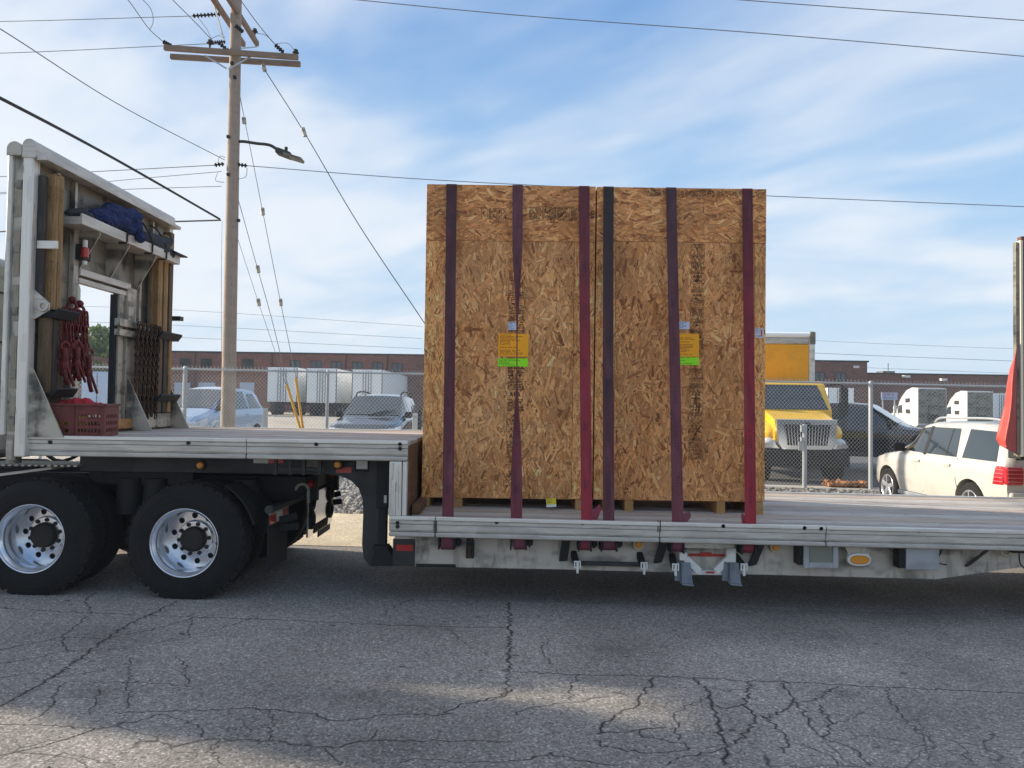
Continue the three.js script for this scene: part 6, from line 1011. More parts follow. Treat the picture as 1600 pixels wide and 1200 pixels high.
{ // dark blue-grey estate car facing us behind the left fence
  const p = at(584, 640, 20.3);
  car('dark_estate_car', 'dark grey-blue estate car with roof rails facing the fence left of the crates', [p.x + 0.1, groundY(p.x, -20.6) + 0.06, -20.7], -Math.PI / 2 - 0.02, {
    category: 'car', W: 1.9, wr: 0.68, nose: 0.8, noseIn: 0.22, paint: phy({ color: 0x2b323a, roughness: 0.3, metalness: 0.2, clearcoat: 1, clearcoatRoughness: 0.06 }),
    top: [[-2.4, 0.95], [-2.3, 1.15], [-2.0, 1.6], [-1.6, 1.72], [-0.4, 1.78], [0.25, 1.72], [1.08, 1.2], [1.25, 1.14], [2.1, 1.0], [2.32, 0.86], [2.38, 0.62]],
    belt: [[-2.3, 1.1], [0.6, 1.1], [1.1, 1.1], [2.3, 0.9]], low: [[-2.3, 0.36], [2.3, 0.32]], wheels: [[-1.4, 0.36], [1.42, 0.36]],
    windows: [[[-1.95, 1.16], [-1.0, 1.16], [-1.0, 1.62], [-1.6, 1.62]], [[-0.92, 1.16], [0.02, 1.16], [0.02, 1.68], [-0.86, 1.68]], [[0.1, 1.16], [0.9, 1.18], [0.35, 1.64], [0.1, 1.68]]], screen: [1.06, 0.27, 0.78, 0.66], rear: [-2.28, -2.02, 0.72, 0.6], seams: [[[0.06, 1.1], [0.06, 0.42]], [[-0.96, 1.1], [-0.98, 0.5]]], handles: [[-0.72, 1.0], [0.28, 1.0]], mirrors: [[0.86, 1.18]],
    lamps: [[[[1.95, 0.72], [2.3, 0.74], [2.28, 0.9], [1.8, 0.98]], headlight, 'headlight', 0.012]],
    extra: (o) => {
      for (const k of [-1, 1]) mb().tube([V(-1.7, 1.72, k * 0.62), V(-1.55, 1.80, k * 0.62), V(-0.3, 1.85, k * 0.62), V(0.15, 1.80, k * 0.62), V(0.25, 1.73, k * 0.62)], 0.024, 20, 6).build('roof_rail', MAT.black, o);
      const g = mb(); g.box(2.36, 2.42, 0.6, 0.84, -0.42, 0.42, 0.02); const go = g.build('grille', MAT.black, o); for (let i = 0; i < 3; i++) mb().box(2.42, 2.43, 0.64 + i * 0.07, 0.66 + i * 0.07, -0.4, 0.4).build('grille_bar', MAT.galv, go);
      for (const k of [-1, 1]) mb().add(new RoundedBoxGeometry(0.22, 0.19, 0.42, 3, 0.06), M4().makeRotationY(-k * 0.45).setPosition(2.27, 0.8, k * 0.66)).build('headlight', headlight, o);
      for (const k of [-1, 1]) { const w = mb(); w.bar(V(1.1, 1.215, k * 0.1), V(0.9, 1.36, k * 0.1 - 0.5), 0.02, 0.015); w.build('wiper', MAT.black, o); }
    },
  });
}
{ // light blue hatchback behind the pole
  const p = at(340, 640, 22);
  car('light_blue_car', 'light blue tall hatchback behind the fence and the utility pole', [p.x - 0.35, groundY(p.x, -22) + 0.04, -22.2], -Math.PI / 2 - 0.12, {
    category: 'car', W: 1.82, wr: 0.66, nose: 0.8, noseIn: 0.22, paint: phy({ color: 0x9ab2cc, roughness: 0.3, metalness: 0.15, clearcoat: 1, clearcoatRoughness: 0.06 }), glass: MAT.glassBlue,
    top: [[-2.1, 0.95], [-2.02, 1.2], [-1.75, 1.66], [-1.4, 1.78], [-0.3, 1.84], [0.3, 1.76], [1.2, 1.2], [1.35, 1.14], [1.95, 0.98], [2.14, 0.82], [2.2, 0.6]],
    belt: [[-2.1, 1.15], [0.6, 1.1], [1.2, 1.1], [2.2, 0.85]], low: [[-2.1, 0.34], [2.2, 0.3]], wheels: [[-1.3, 0.34], [1.32, 0.34]],
    windows: [[[-1.7, 1.22], [-0.92, 1.2], [-0.92, 1.66], [-1.42, 1.66]], [[-0.84, 1.2], [0.02, 1.18], [0.02, 1.72], [-0.8, 1.72]], [[0.1, 1.18], [1.0, 1.18], [0.4, 1.66], [0.1, 1.72]]], screen: [1.17, 0.32, 0.76, 0.64], rear: [-2.0, -1.78, 0.68, 0.58], seams: [[[0.06, 1.12], [0.06, 0.42]], [[-0.88, 1.12], [-0.9, 0.5]]], handles: [[-0.66, 1.02], [0.28, 1.02]], mirrors: [[0.98, 1.18]], mirrorMat: MAT.black,
    lamps: [[[[1.7, 0.74], [2.08, 0.7], [2.06, 0.84], [1.6, 0.96]], headlight, 'headlight', 0.012]],
    extra: (o) => { const g = mb(); g.box(2.2, 2.24, 0.52, 0.72, -0.4, 0.4, 0.02); g.build('grille', MAT.black, o); for (const k of [-1, 1]) mb().add(new RoundedBoxGeometry(0.2, 0.18, 0.4, 3, 0.06), M4().makeRotationY(-k * 0.5).setPosition(2.08, 0.76, k * 0.64)).build('headlight', headlight, o); },
  });
}
{ // black pickup behind the right fence, three-quarter view
  const p = at(1372, 640, 22.5);
  car('black_pickup', 'big black pickup behind the right fence between the yellow truck and the beige SUV', [p.x - 0.1, groundY(p.x, -22.5) + 0.02, -22.9], -0.62, {
    category: 'truck', W: 2.04, wr: 0.72, nose: 0.7, noseIn: 0.14, paint: phy({ color: 0x14171b, roughness: 0.22, clearcoat: 1, clearcoatRoughness: 0.05 }),
    top: [[-2.9, 1.02], [-2.86, 1.42], [-2.7, 1.98], [-2.4, 2.08], [-0.6, 2.12], [0.1, 2.06], [0.95, 1.5], [1.15, 1.42], [2.5, 1.3], [2.72, 1.1], [2.76, 0.8]],
    belt: [[-2.9, 1.36], [0.6, 1.36], [1.1, 1.36], [2.7, 1.2]], low: [[-2.9, 0.62], [2.7, 0.56]], wheels: [[-1.75, 0.42], [1.75, 0.42]],
    windows: [[[-2.55, 1.42], [-1.65, 1.42], [-1.65, 1.94], [-2.45, 1.94]], [[-1.5, 1.42], [-0.55, 1.42], [-0.55, 1.98], [-1.44, 1.98]], [[-0.44, 1.42], [0.72, 1.44], [0.12, 1.96], [-0.44, 2.0]]], screen: [0.93, 0.12, 0.86, 0.74], rear: [-2.85, -2.72, 0.8, 0.7], seams: [[[-0.5, 1.36], [-0.5, 0.7]], [[-1.56, 1.36], [-1.56, 0.7]]], handles: [[-1.3, 1.26], [-0.28, 1.26]], mirrors: [[0.72, 1.46]],
    lamps: [[[[2.4, 0.95], [2.68, 0.95], [2.66, 1.15], [2.35, 1.2]], headlight, 'headlight', 0.012]],
    extra: (o) => { mb().box(2.74, 2.8, 0.85, 1.15, -0.6, 0.6, 0.02).build('grille', MAT.dark, o); for (const k of [-1, 1]) mb().box(-1.2, 1.2, 0.5, 0.58, k * 0.9, k * 1.04, 0.02).build('side_step', MAT.dark, o); },
  });
}
{ // small far silver car above the SUV's roof
  const p = at(1541, 648, 46); const gy = p.y - 0.95;
  car('silver_car', 'small distant silver car seen just above the roof of the beige SUV', [p.x, groundY(p.x, -46), -46], 0.3, {
    category: 'car', W: 1.8, wr: 0.62, paint: phy({ color: 0xaeb6bd, roughness: 0.3, metalness: 0.4, clearcoat: 1 }),
    top: [[-2.2, 0.8], [-2.1, 1.05], [-1.3, 1.2], [-0.7, 1.52], [0.4, 1.52], [1.2, 1.05], [2.1, 0.9], [2.2, 0.6]], belt: [[-2.2, 0.98], [2.2, 0.9]], low: [[-2.2, 0.3], [2.2, 0.3]], wheels: [[-1.3, 0.32], [1.3, 0.32]],
    windows: [[[-1.1, 1.04], [-0.2, 1.04], [-0.2, 1.42], [-0.7, 1.42]], [[-0.1, 1.04], [0.95, 1.04], [0.4, 1.42], [-0.1, 1.42]]], screen: [1.15, 0.42, 0.7, 0.58], rear: [-1.25, -0.74, 0.7, 0.58],
  });
}
// ---------------------------------------------------------------- yellow rental-style box truck
{
  const yel = phy({ map: grime([250, 196, 8], 97, 0.1), roughness: 0.38, clearcoat: 0.6 }), yel2 = std({ map: grime([240, 168, 6], 98, 0.08), roughness: 0.5 });
  const c = at(1249, 640, 19), o = thing('box_truck', 'yellow box truck with chromed grille facing the fence right of the crates', 'truck', [c.x, groundY(c.x, -19), -19], -Math.PI / 2 - 0.03);
  const m = () => mb(); // local: +x forward (towards us); ground at 0
  const prism = (pts, w, mat, n, par = o, dz = 0) => m().prism(pts, w, M4().makeTranslation(0, 0, -w / 2 + dz), 0.03).build(n, mat, par);
  prism([[-0.45, 1.06], [0.35, 1.02], [0.42, 1.3], [0.36, 1.56], [-0.5, 1.82]], 1.5, yel, 'bonnet');
  for (const k of [-1, 1]) { const f = m(); f.add(new THREE.SphereGeometry(0.5, 24, 14), M4().makeScale(1.1, 0.62, 0.62).setPosition(-0.2, 1.24, k * 0.8)); f.box(-0.9, 0.1, 0.95, 1.25, k * 0.72, k * 1.08, 0.12); f.build('fender', yel, o); }
  const sur = m(); sur.prism([[-0.74, 1.60], [0.74, 1.60], [0.70, 1.0], [0.60, 0.86], [-0.60, 0.86], [-0.70, 1.0]], 0.06, M4().makeRotationY(Math.PI / 2).setPosition(0.42, 0, 0), 0.015, [[[-0.58, 1.48], [0.58, 1.48], [0.5, 0.96], [-0.5, 0.96]]]); for (const g of sur.g) g.translate(0.05, 0, 0); const so = sur.build('grille_surround', MAT.chrome, o);
  m().box(0.44, 0.475, 0.93, 1.52, -0.62, 0.62).build('grille_back', MAT.black, so);
  for (let i = 0; i < 15; i++) { const z = lerp(-0.54, 0.54, i / 14); m().bar(V(0.49, 1.49, z), V(0.49, 0.95, z * 0.88), 0.022, 0.02).build('grille_bar', MAT.chrome, so); }
  m().add(new THREE.TorusGeometry(0.07, 0.018, 8, 16), M4().makeRotationY(Math.PI / 2).setPosition(0.56, 1.46, 0)).build('bonnet_badge', MAT.dark, so);
  for (const k of [-1, 1]) { const h = m(); h.add(new THREE.SphereGeometry(0.3, 18, 10), M4().makeScale(0.7, 0.5, 0.75).setPosition(0.22, 1.0, k * 0.86)); h.build('headlight', headlight, o); m().prism([[0.55, 0.86], [1.08, 0.90], [1.05, 1.0], [0.72, 1.06]].map(([z, y]) => [k * z, y]), 0.05, M4().makeRotationY(-Math.PI / 2).setPosition(0.42, 0, 0)).build('chrome_trim', MAT.chrome, o); }
  m().box(0.1, 0.5, 0.42, 0.82, -1.1, 1.1, 0.05).build('front_bumper', MAT.black, o);
  // cab
  prism([[-2.1, 0.9], [-0.5, 0.9], [-0.5, 1.82], [-1.0, 2.52], [-1.15, 2.6], [-2.1, 2.62]], 2.0, yel, 'cab');
  m().prism([[-0.93, 0], [0.93, 0], [0.80, 0.80], [-0.80, 0.80]], 0.012, M4().makeRotationFromEuler(new THREE.Euler(0, Math.PI / 2, 0)).premultiply(M4().makeRotationZ(0.62)).setPosition(-0.475, 1.86, 0)).build('windscreen', MAT.glass, o);
  for (const k of [-1, 1]) m().prism([[-1.9, 1.78], [-0.7, 1.78], [-1.05, 2.4], [-1.9, 2.4]], 0.01, M4().makeTranslation(0, 0, k > 0 ? 1.032 : -1.042)).build('side_window', MAT.glass, o);
  for (const k of [-1, 1]) { const B = m(); B.tube([V(-0.75, 2.5, k * 1.0), V(-0.68, 2.55, k * 1.3), V(-0.66, 2.45, k * 1.4), V(-0.66, 1.7, k * 1.4), V(-0.72, 1.62, k * 1.05)], 0.02, 20, 6); B.box(-0.74, -0.62, 1.72, 2.45, k * 1.3, k * 1.52, 0.03); B.build('wing_mirror', MAT.black, o); }
  // box
  const bx = m(); bx.box(-8.5, -2.4, 1.2, 3.92, -1.27, 1.27); const bo = bx.build('cargo_box', MAT.whitePaint, o);
  m().box(-2.4, -2.35, 1.2, 3.74, -1.10, 1.10).build('box_front', yel2, bo);
  m().box(-8.52, -2.34, 3.921, 4.10, -1.29, 1.29, 0.12).build('box_roof', MAT.trailerWhite, bo); m().box(-2.395, -2.33, 3.745, 3.92, -1.1, 1.1, 0.03).build('front_cap', MAT.alum, bo);
  for (const k of [-1, 1]) { m().box(-2.4, -2.34, 1.2, 3.94, k * 1.11, k * 1.285, 0.03).build('corner_post', MAT.whitePaint, bo); m().box(-2.4, -2.32, 3.74, 4.12, k * 1.12, k * 1.30, 0.05).build('corner_cap', MAT.alumDull, bo); }
  for (const [x, z] of [[-0.2, 1], [-0.2, -1], [-6.6, 1], [-6.6, -1]]) carWheel(o, x, 0.47, z * 1.06, 0.47, z, 0.28, 6, MAT.dark);
  m().box(-8.2, 0.1, 0.6, 0.9, -0.45, 0.45).build('chassis', MAT.black, o);
  for (const k of [-1, 1]) m().box(-3.9, -1.1, 0.5, 0.95, k * 0.7, k * 1.05, 0.06).build('side_tank', MAT.black, o);
  m().box(-1.4, -1.35, 0.35, 1.0, -1.0, 1.0).build('axle_shield', MAT.black, o);
}
// ---------------------------------------------------------------- far white trailers and sleeper tractors
function vanTrailer(label, px, d, w, len) {
  const p = at(px, 640, d), gy = groundY(p.x, -d), o = thing('semi_trailer', label, 'trailer', [p.x, gy, -d - len / 2], 0, 'white semi-trailers backed up before the warehouse'), z = len / 2, white = MAT.trailerWhite;
  mb().box(-w / 2, w / 2, 1.15, 4.1, -z, z, 0.02).build('box_body', white, o);
  for (const s of [-1, 1]) { const dd = mb().box(s * 0.02, s * (w / 2 - 0.06), 1.22, 4.0, z, z + 0.05, 0.01).build('rear_door', white, o); for (const x of [0.12, 0.34]) mb().cyl(V(s * x, 1.2, z + 0.08), V(s * x, 4.0, z + 0.08), 0.022, 0.022, 6).build('lock_bar', MAT.dark, dd); mb().box(s * (w / 2 - 0.055), s * w / 2, 1.15, 4.05, z + 0.001, z + 0.06).build('door_post', MAT.dark, o); }
  for (const [zz] of [[z - 1.4], [z - 2.7]]) for (const s of [-1, 1]) { const g = new THREE.Group(); g.name = 'wheel'; g.position.set(s * w * 0.47, 0.5, zz); o.add(g); mb().cyl(V(0, 0, 0), V(-s * 0.5, 0, 0), 0.5, 0.5, 20).build('tyre', MAT.tyre, g); mb().cyl(V(0.006 * s, 0, 0), V(-s * 0.05, 0, 0), 0.28, 0.28, 14).build('rim', MAT.galv, g); }
  const u = mb(); u.box(-w * 0.42, w * 0.42, 0.5, 0.58, z - 0.05, z + 0.02); for (const s of [-1, 1]) u.box(s * 0.5, s * 0.56, 0.5, 1.15, z - 0.05, z); u.box(-w * 0.4, w * 0.4, 0.85, 1.15, -z + 0.5, z - 0.2); u.build('underrun_bar', MAT.black, o);
  for (let i = 0; i < 1; i++) mb().box(-0.9, 0.9, 0.2, 0.55, -z + 2.2, -z + 2.5).build('landing_leg', MAT.black, o);
}
vanTrailer('white semi-trailer rear at the left of the three before the warehouse', 440, 63, 2.6, 15);
vanTrailer('white semi-trailer rear in the middle of the three, with dark mark on its right door', 501.5, 63, 2.6, 15);
vanTrailer('white semi-trailer rear at the right of the three, its side above the dark car', 573, 63, 2.6, 15);
vanTrailer('white semi-trailer rear to the right of the yellow truck mirror', 1314, 68, 2.45, 9);
vanTrailer('white semi-trailer behind the rear sleeper tractor at the far right', 1566, 75, 2.5, 3);
function sleeper(label, px, d) {
  const p = at(px, 640, d), gy = groundY(p.x, -d), o = thing('sleeper_tractor', label, 'truck', [p.x, gy, -d]);
  const side = [[0, 1.0], [0, 4.05], [0.9, 4.1], [1.7, 3.9], [2.5, 3.35], [2.9, 2.85], [3.3, 2.2], [3.6, 1.95], [5.0, 1.75], [5.15, 1.2], [5.1, 0.8], [0.4, 0.8]];
  const body = mb(); body.prism(side, 2.36, M4().makeRotationY(Math.PI / 2).setPosition(-1.18, 0, 0), 0.05); body.build('cab_body', MAT.whiteTruck, o); // local -z is forward after the turn below
  mb().box(-1.16, 1.16, 1.1, 4.0, 0.051, 0.075, 0.02).build('shaded_back_wall', MAT.panel, o);  // shade on the white rear wall, put into its grey colour
  const sm = mb(); sm.box(-1.15, 1.15, 2.55, 2.6, 0.076, 0.085); sm.box(-0.35, -0.3, 1.1, 2.55, 0.076, 0.085); sm.build('panel_seam', MAT.dark, o);
  for (const [z, y] of [[-1.5, 3.05], [-1.45, 2.1]]) mb().box(-1.245, -1.2, y - 0.19, y + 0.19, z - 0.38, z + 0.38, 0.03).build('sleeper_window', MAT.black, o);
  mb().prism([[2.35, 1.95], [3.15, 1.95], [2.95, 2.6], [2.4, 2.7]], 0.03, M4().makeRotationY(Math.PI / 2).setPosition(-1.25, 0, 0)).build('door_window', MAT.glassBlue, o);
  mb().box(-1.6, -1.35, 1.9, 2.6, -3.2, -3.05, 0.03).build('wing_mirror', MAT.whiteTruck, o);
  const h = mb(); h.box(-0.45, 0.45, 1.45, 1.9, 0.09, 0.3, 0.03); h.build('deck_plate', MAT.black, o);
  for (const [z, n] of [[-4.3, 1], [1.2, 1], [2.5, 1]]) for (const s of [-1, 1]) { const g = new THREE.Group(); g.name = 'wheel'; g.position.set(s * 1.15, 0.5, z); o.add(g); mb().cyl(V(0, 0, 0), V(-s * 0.45, 0, 0), 0.5, 0.5, 18).build('tyre', MAT.tyre, g); mb().cyl(V(0.006 * s, 0, 0), V(-s * 0.05, 0, 0), 0.3, 0.3, 14).build('rim', MAT.rim, g); }
  mb().box(-0.5, 0.5, 0.7, 1.0, -0.2, 3.2).build('frame_rail', MAT.black, o);
  return o;
}
sleeper('white sleeper tractor seen from behind, left one of two in the far yard', 1456, 62);
sleeper('white sleeper tractor seen from behind, right one of two and with its door window showing', 1531, 68);
// ---------------------------------------------------------------- brick warehouse and its sign
{
  const ZW = 78, xL = -62, xM = at(1355, 600, ZW).x, xR = 66, H1 = (x) => 6.85 - 0.003 * (x + 40), g0 = (x) => groundY(x, -ZW) - 0.2;
  const brickT = canvas(256, 256, (g) => { const r = rng(71); g.fillStyle = '#5b4740'; g.fillRect(0, 0, 256, 256); for (let j = 0; j < 32; j++) for (let i = 0; i < 11; i++) { const k = 0.8 + 0.4 * r(); g.fillStyle = rgb([118, 72, 58], k); g.fillRect(i * 24 + (j % 2) * 12 - 12, j * 8, 22, 6.6); } });
  const brick = std({ map: texOf(brickT, 2.2, 2.2), roughness: 0.95 });
  const b = thing('brick_warehouse', 'long low dark brick warehouse with a flat parapet across the far yard', 'building', [0, groundY(0, -ZW), -ZW - 15]), BM = M4().makeTranslation(0, -groundY(0, -ZW), ZW + 15), m = () => mb(BM);
  m().box(xL, xM, -1.5, 6.75, -ZW, -ZW - 30).build('wall', brick, b); m().box(xM + 0.002, xR, -1.8, 5.55, -ZW - 0.8, -ZW - 30).build('wall', brick, b);
  m().box(xL, xM + 0.15, 6.75, 6.92, -ZW + 0.08, -ZW - 30).build('parapet_cap', MAT.dark, b); m().box(xM + 0.16, xR, 5.55, 5.7, -ZW - 0.72, -ZW - 30).build('parapet_cap', MAT.dark, b);
  const win = (px0, px1, py0, py1) => { const p = at(px0, py0, ZW), q = at(px1, py1, ZW), f = m(); f.box(p.x - 0.06, q.x + 0.06, p.y, p.y + 0.08, -ZW + 0.05, -ZW - 0.1); f.box(p.x - 0.1, q.x + 0.1, q.y - 0.1, q.y, -ZW + 0.08, -ZW - 0.1); f.box(p.x - 0.06, p.x, q.y, p.y, -ZW + 0.05, -ZW - 0.1); f.box(q.x, q.x + 0.06, q.y, p.y, -ZW + 0.05, -ZW - 0.1); f.box((p.x + q.x) / 2 - 0.03, (p.x + q.x) / 2 + 0.03, q.y, p.y, -ZW + 0.04, -ZW - 0.1); const w = f.build('window', MAT.dark, b); m().box(p.x, q.x, q.y, p.y, -ZW + 0.012, -ZW - 0.05).build('pane', MAT.winGlass, w); };
  for (const [a, c, y] of [[282, 297, 561], [315, 330, 561.5], [380, 395, 562], [454, 469, 564], [486, 502, 564.5], [518, 533, 565.5], [551, 566, 566.5], [582, 597, 567.5], [613, 628, 568.5], [200, 215, 560], [232, 247, 560], [662, 677, 569], [700, 715, 570], [1208, 1223, 581], [1240, 1255, 581.5], [1273, 1288, 582], [1306, 1321, 583]]) win(a, c, y, y + 11);
  for (const [a, c] of [[273, 297], [310, 336], [375, 397]]) { const p = at(a, 597.5, ZW), q = at(c, 624, ZW), D = m(); D.box(p.x, q.x, groundY(p.x, -ZW) + 0.1, p.y, -ZW + 0.06, -ZW - 0.1, 0.02); const dd = D.build('dock_door', std({ color: 0x9fb0c4, roughness: 0.6 }), b); for (let y = groundY(p.x, -ZW) + 0.6; y < p.y - 0.2; y += 0.55) m().box(p.x + 0.03, q.x - 0.03, y, y + 0.03, -ZW + 0.061, -ZW + 0.08).build('door_rib', MAT.galv, dd); }
  for (const px of [305, 362, 425, 540, 605]) { const p = at(px, 600, ZW); m().cyl(V(p.x, 0, -ZW + 0.1), V(p.x, 6.7, -ZW + 0.1), 0.06, 0.06, 8).build('downpipe', MAT.dark, b); }
  for (const px of [1340, 1420, 1478]) { const p = at(px, px < 1355 ? 573 : px < 1450 ? 588 : 593, ZW - 0.3); m().box(p.x - 0.3, p.x + 0.3, p.y - 0.12, p.y + 0.12, p.z - 0.25, p.z - 0.8).build('wall_lamp', MAT.whitePaint, b); }
  const u = at(1385, 582, ZW + 8), uu = mb(BM); uu.box(u.x - 0.7, u.x + 0.7, 5.4, 6.25, -ZW - 7.4, -ZW - 9, 0.04); uu.cyl(V(u.x + 0.2, 6.2, -ZW - 8), V(u.x + 0.2, 7.2, -ZW - 8), 0.05, 0.05, 6); uu.build('roof_unit', MAT.panel, b);
  const s0 = at(1377, 613, 56), s1 = at(1402, 625, 56), cx = (s0.x + s1.x) / 2, gy = groundY(cx, -56), sg = thing('yard_sign', 'white yard sign with red letters JMB above the black pickup', 'sign', [cx, gy, -56]), SM = M4().makeTranslation(-cx, -gy, 56);
  const c = canvas(256, 128, (g) => { g.fillStyle = '#b9c2d8'; g.fillRect(0, 0, 256, 128); g.textAlign = 'center'; g.fillStyle = '#b0184e'; g.font = 'bold 62px serif'; g.fillText('J M B', 128, 60); g.fillStyle = '#4a4f78'; g.font = 'bold 36px serif'; g.fillText('TRUCKING', 128, 108); });
  const t = new THREE.CanvasTexture(c); t.colorSpace = THREE.SRGBColorSpace;
  mb(SM).raw(new THREE.BoxGeometry(s1.x - s0.x, s0.y - s1.y, 0.05), M4().makeTranslation(cx, (s0.y + s1.y) / 2, -56)).build('sign_board', std({ map: t, roughness: 0.6 }), sg);
  for (const k of [-1, 1]) mb(SM).box(cx + k * 0.45 - 0.04, cx + k * 0.45 + 0.04, gy, s1.y + 0.1, -56.04, -56.12).build('sign_post', MAT.galv, sg);
}
// ---------------------------------------------------------------- tree and litter
{
  const leafM = phy({ color: 0x5c7426, roughness: 0.9, transmission: 0.35, thickness: 0 }), bark = std({ color: 0x4a3a2c, roughness: 1 });
  const makeTree = (label, x, z, h, R, seed) => {
    const r = rng(seed), gy = groundY(x, z), o = thing('leafy_tree', label, 'tree', [x, gy, z]);
    const T = mb(); T.cyl(V(0, -0.2, 0), V(0.1, h * 0.45, 0), 0.32, 0.2, 10); for (let i = 0; i < 7; i++) { const a = r() * 6.3, y = h * (0.25 + 0.25 * r()); T.tube([V(0.05, y, 0), V(Math.cos(a) * R * 0.4, y + h * 0.15, Math.sin(a) * R * 0.4), V(Math.cos(a) * R * 0.75, y + h * (0.22 + 0.2 * r()), Math.sin(a) * R * 0.75)], 0.08, 8, 6); } T.build('trunk', bark, o);
    const pos = [], col = [], c = [], K = 46; for (let i = 0; i < K; i++) { const u = r() * 2 - 1, a = r() * 6.3, k = Math.cbrt(0.25 + 0.75 * r()), s = Math.sqrt(1 - u * u); c.push([Math.cos(a) * s * R * k * (0.9 + 0.3 * r()), h * 0.62 + u * h * 0.36 * k, Math.sin(a) * s * R * k, R * (0.16 + 0.16 * r()), 0.65 + 0.6 * r()]); }
    for (const [cx, cy, cz, cr, tone] of c) for (let i = 0; i < 190; i++) {
      const u = r() * 2 - 1, a = r() * 6.3, s = Math.sqrt(1 - u * u), k = cr * Math.cbrt(r()), px = cx + Math.cos(a) * s * k, py = cy + u * k * 0.8, pz2 = cz + Math.sin(a) * s * k, L = 0.16 + 0.16 * r(), t1 = V(r() - 0.5, r() - 0.5, r() - 0.5).normalize(), t2 = V(r() - 0.5, r() - 0.5, r() - 0.5).cross(t1).normalize(), q = V(px, py, pz2), g = tone * (0.75 + 0.5 * r());
      const v = [q.clone().addScaledVector(t1, L), q.clone().addScaledVector(t2, L * 0.45), q.clone().addScaledVector(t1, -L), q.clone().addScaledVector(t2, -L * 0.45)]; for (const n of [0, 1, 2, 0, 2, 3]) { pos.push(v[n].x, v[n].y, v[n].z); col.push(g * 1.05, g, g * 0.8); }
    }
    const g = new THREE.BufferGeometry(); g.setAttribute('position', new THREE.Float32BufferAttribute(pos, 3)); g.setAttribute('color', new THREE.Float32BufferAttribute(col, 3)); g.computeVertexNormals();
    const lm = leafM.clone(); lm.vertexColors = true; const k = new THREE.Mesh(g, lm); k.name = 'crown'; k.castShadow = k.receiveShadow = true; o.add(k);
  };
  const p = at(160, 600, 64), q = at(60, 600, 66);
  makeTree('yellow-green leafy tree seen through the headboard window', p.x, -64, 7.0, 3.6, 21); makeTree('leafy tree half hidden behind the headboard, left of the window', q.x, -66, 6.6, 3.8, 22);
  const r = rng(91), lg = new THREE.PlaneGeometry(0.09, 0.06), N = 500, im = new THREE.InstancedMesh(lg, std({ color: 0xffffff, roughness: 1, side: THREE.DoubleSide }), N), m = M4(), e = new THREE.Euler(), qn = new THREE.Quaternion(), cc = new THREE.Color();
  for (let i = 0; i < N; i++) { const t = r(), a = at(1290 + 62 * t + 6 * (r() - 0.5), 760, 17.9), x = a.x, z = -17.65 - 0.5 * r(); e.set(r() * 3, r() * 6, r() * 3); m.compose(V(x, groundY(x, z) + 0.03 + 0.14 * r() * r(), z), qn.setFromEuler(e), V(1, 1, 1)); im.setMatrixAt(i, m); const k = 0.6 + 0.6 * r(); im.setColorAt(i, cc.setRGB(0.36 * k, 0.15 * k, 0.05 * k)); }
  im.name = 'fallen_leaves'; im.castShadow = im.receiveShadow = true; tag(im, 'rusty orange fallen leaves drifted against the foot of the right fence', 'leaves', null, 'stuff'); scene.add(im);
}
{ // white van with blue box far left, seen through the headboard window
  const p = at(152, 590, 52), gy = groundY(p.x, -52), o = thing('white_van', 'pale blue-white box van far off, seen through the headboard window', 'van', [p.x, gy, -52]);
  mb().box(-1.1, 1.1, 0.7, 3.0, -5, 0, 0.04).build('cargo_box', std({ color: 0x9db4d2, roughness: 0.5 }), o); mb().box(-1.0, 1.0, 0.6, 2.2, -6.6, -5.02, 0.12).build('cab', MAT.whiteTruck, o); for (const [x, z] of [[-0.95, -0.9], [0.95, -0.9], [-0.95, -5.9], [0.95, -5.9]]) mb().cyl(V(x - 0.12, 0.38, z), V(x + 0.12, 0.38, z), 0.38, 0.38, 18).build('wheel', MAT.tyre, o); const d = mb(); d.box(-0.015, 0.015, 0.75, 2.9, 0, 0.03); d.build('door_seam', MAT.dark, o);
}
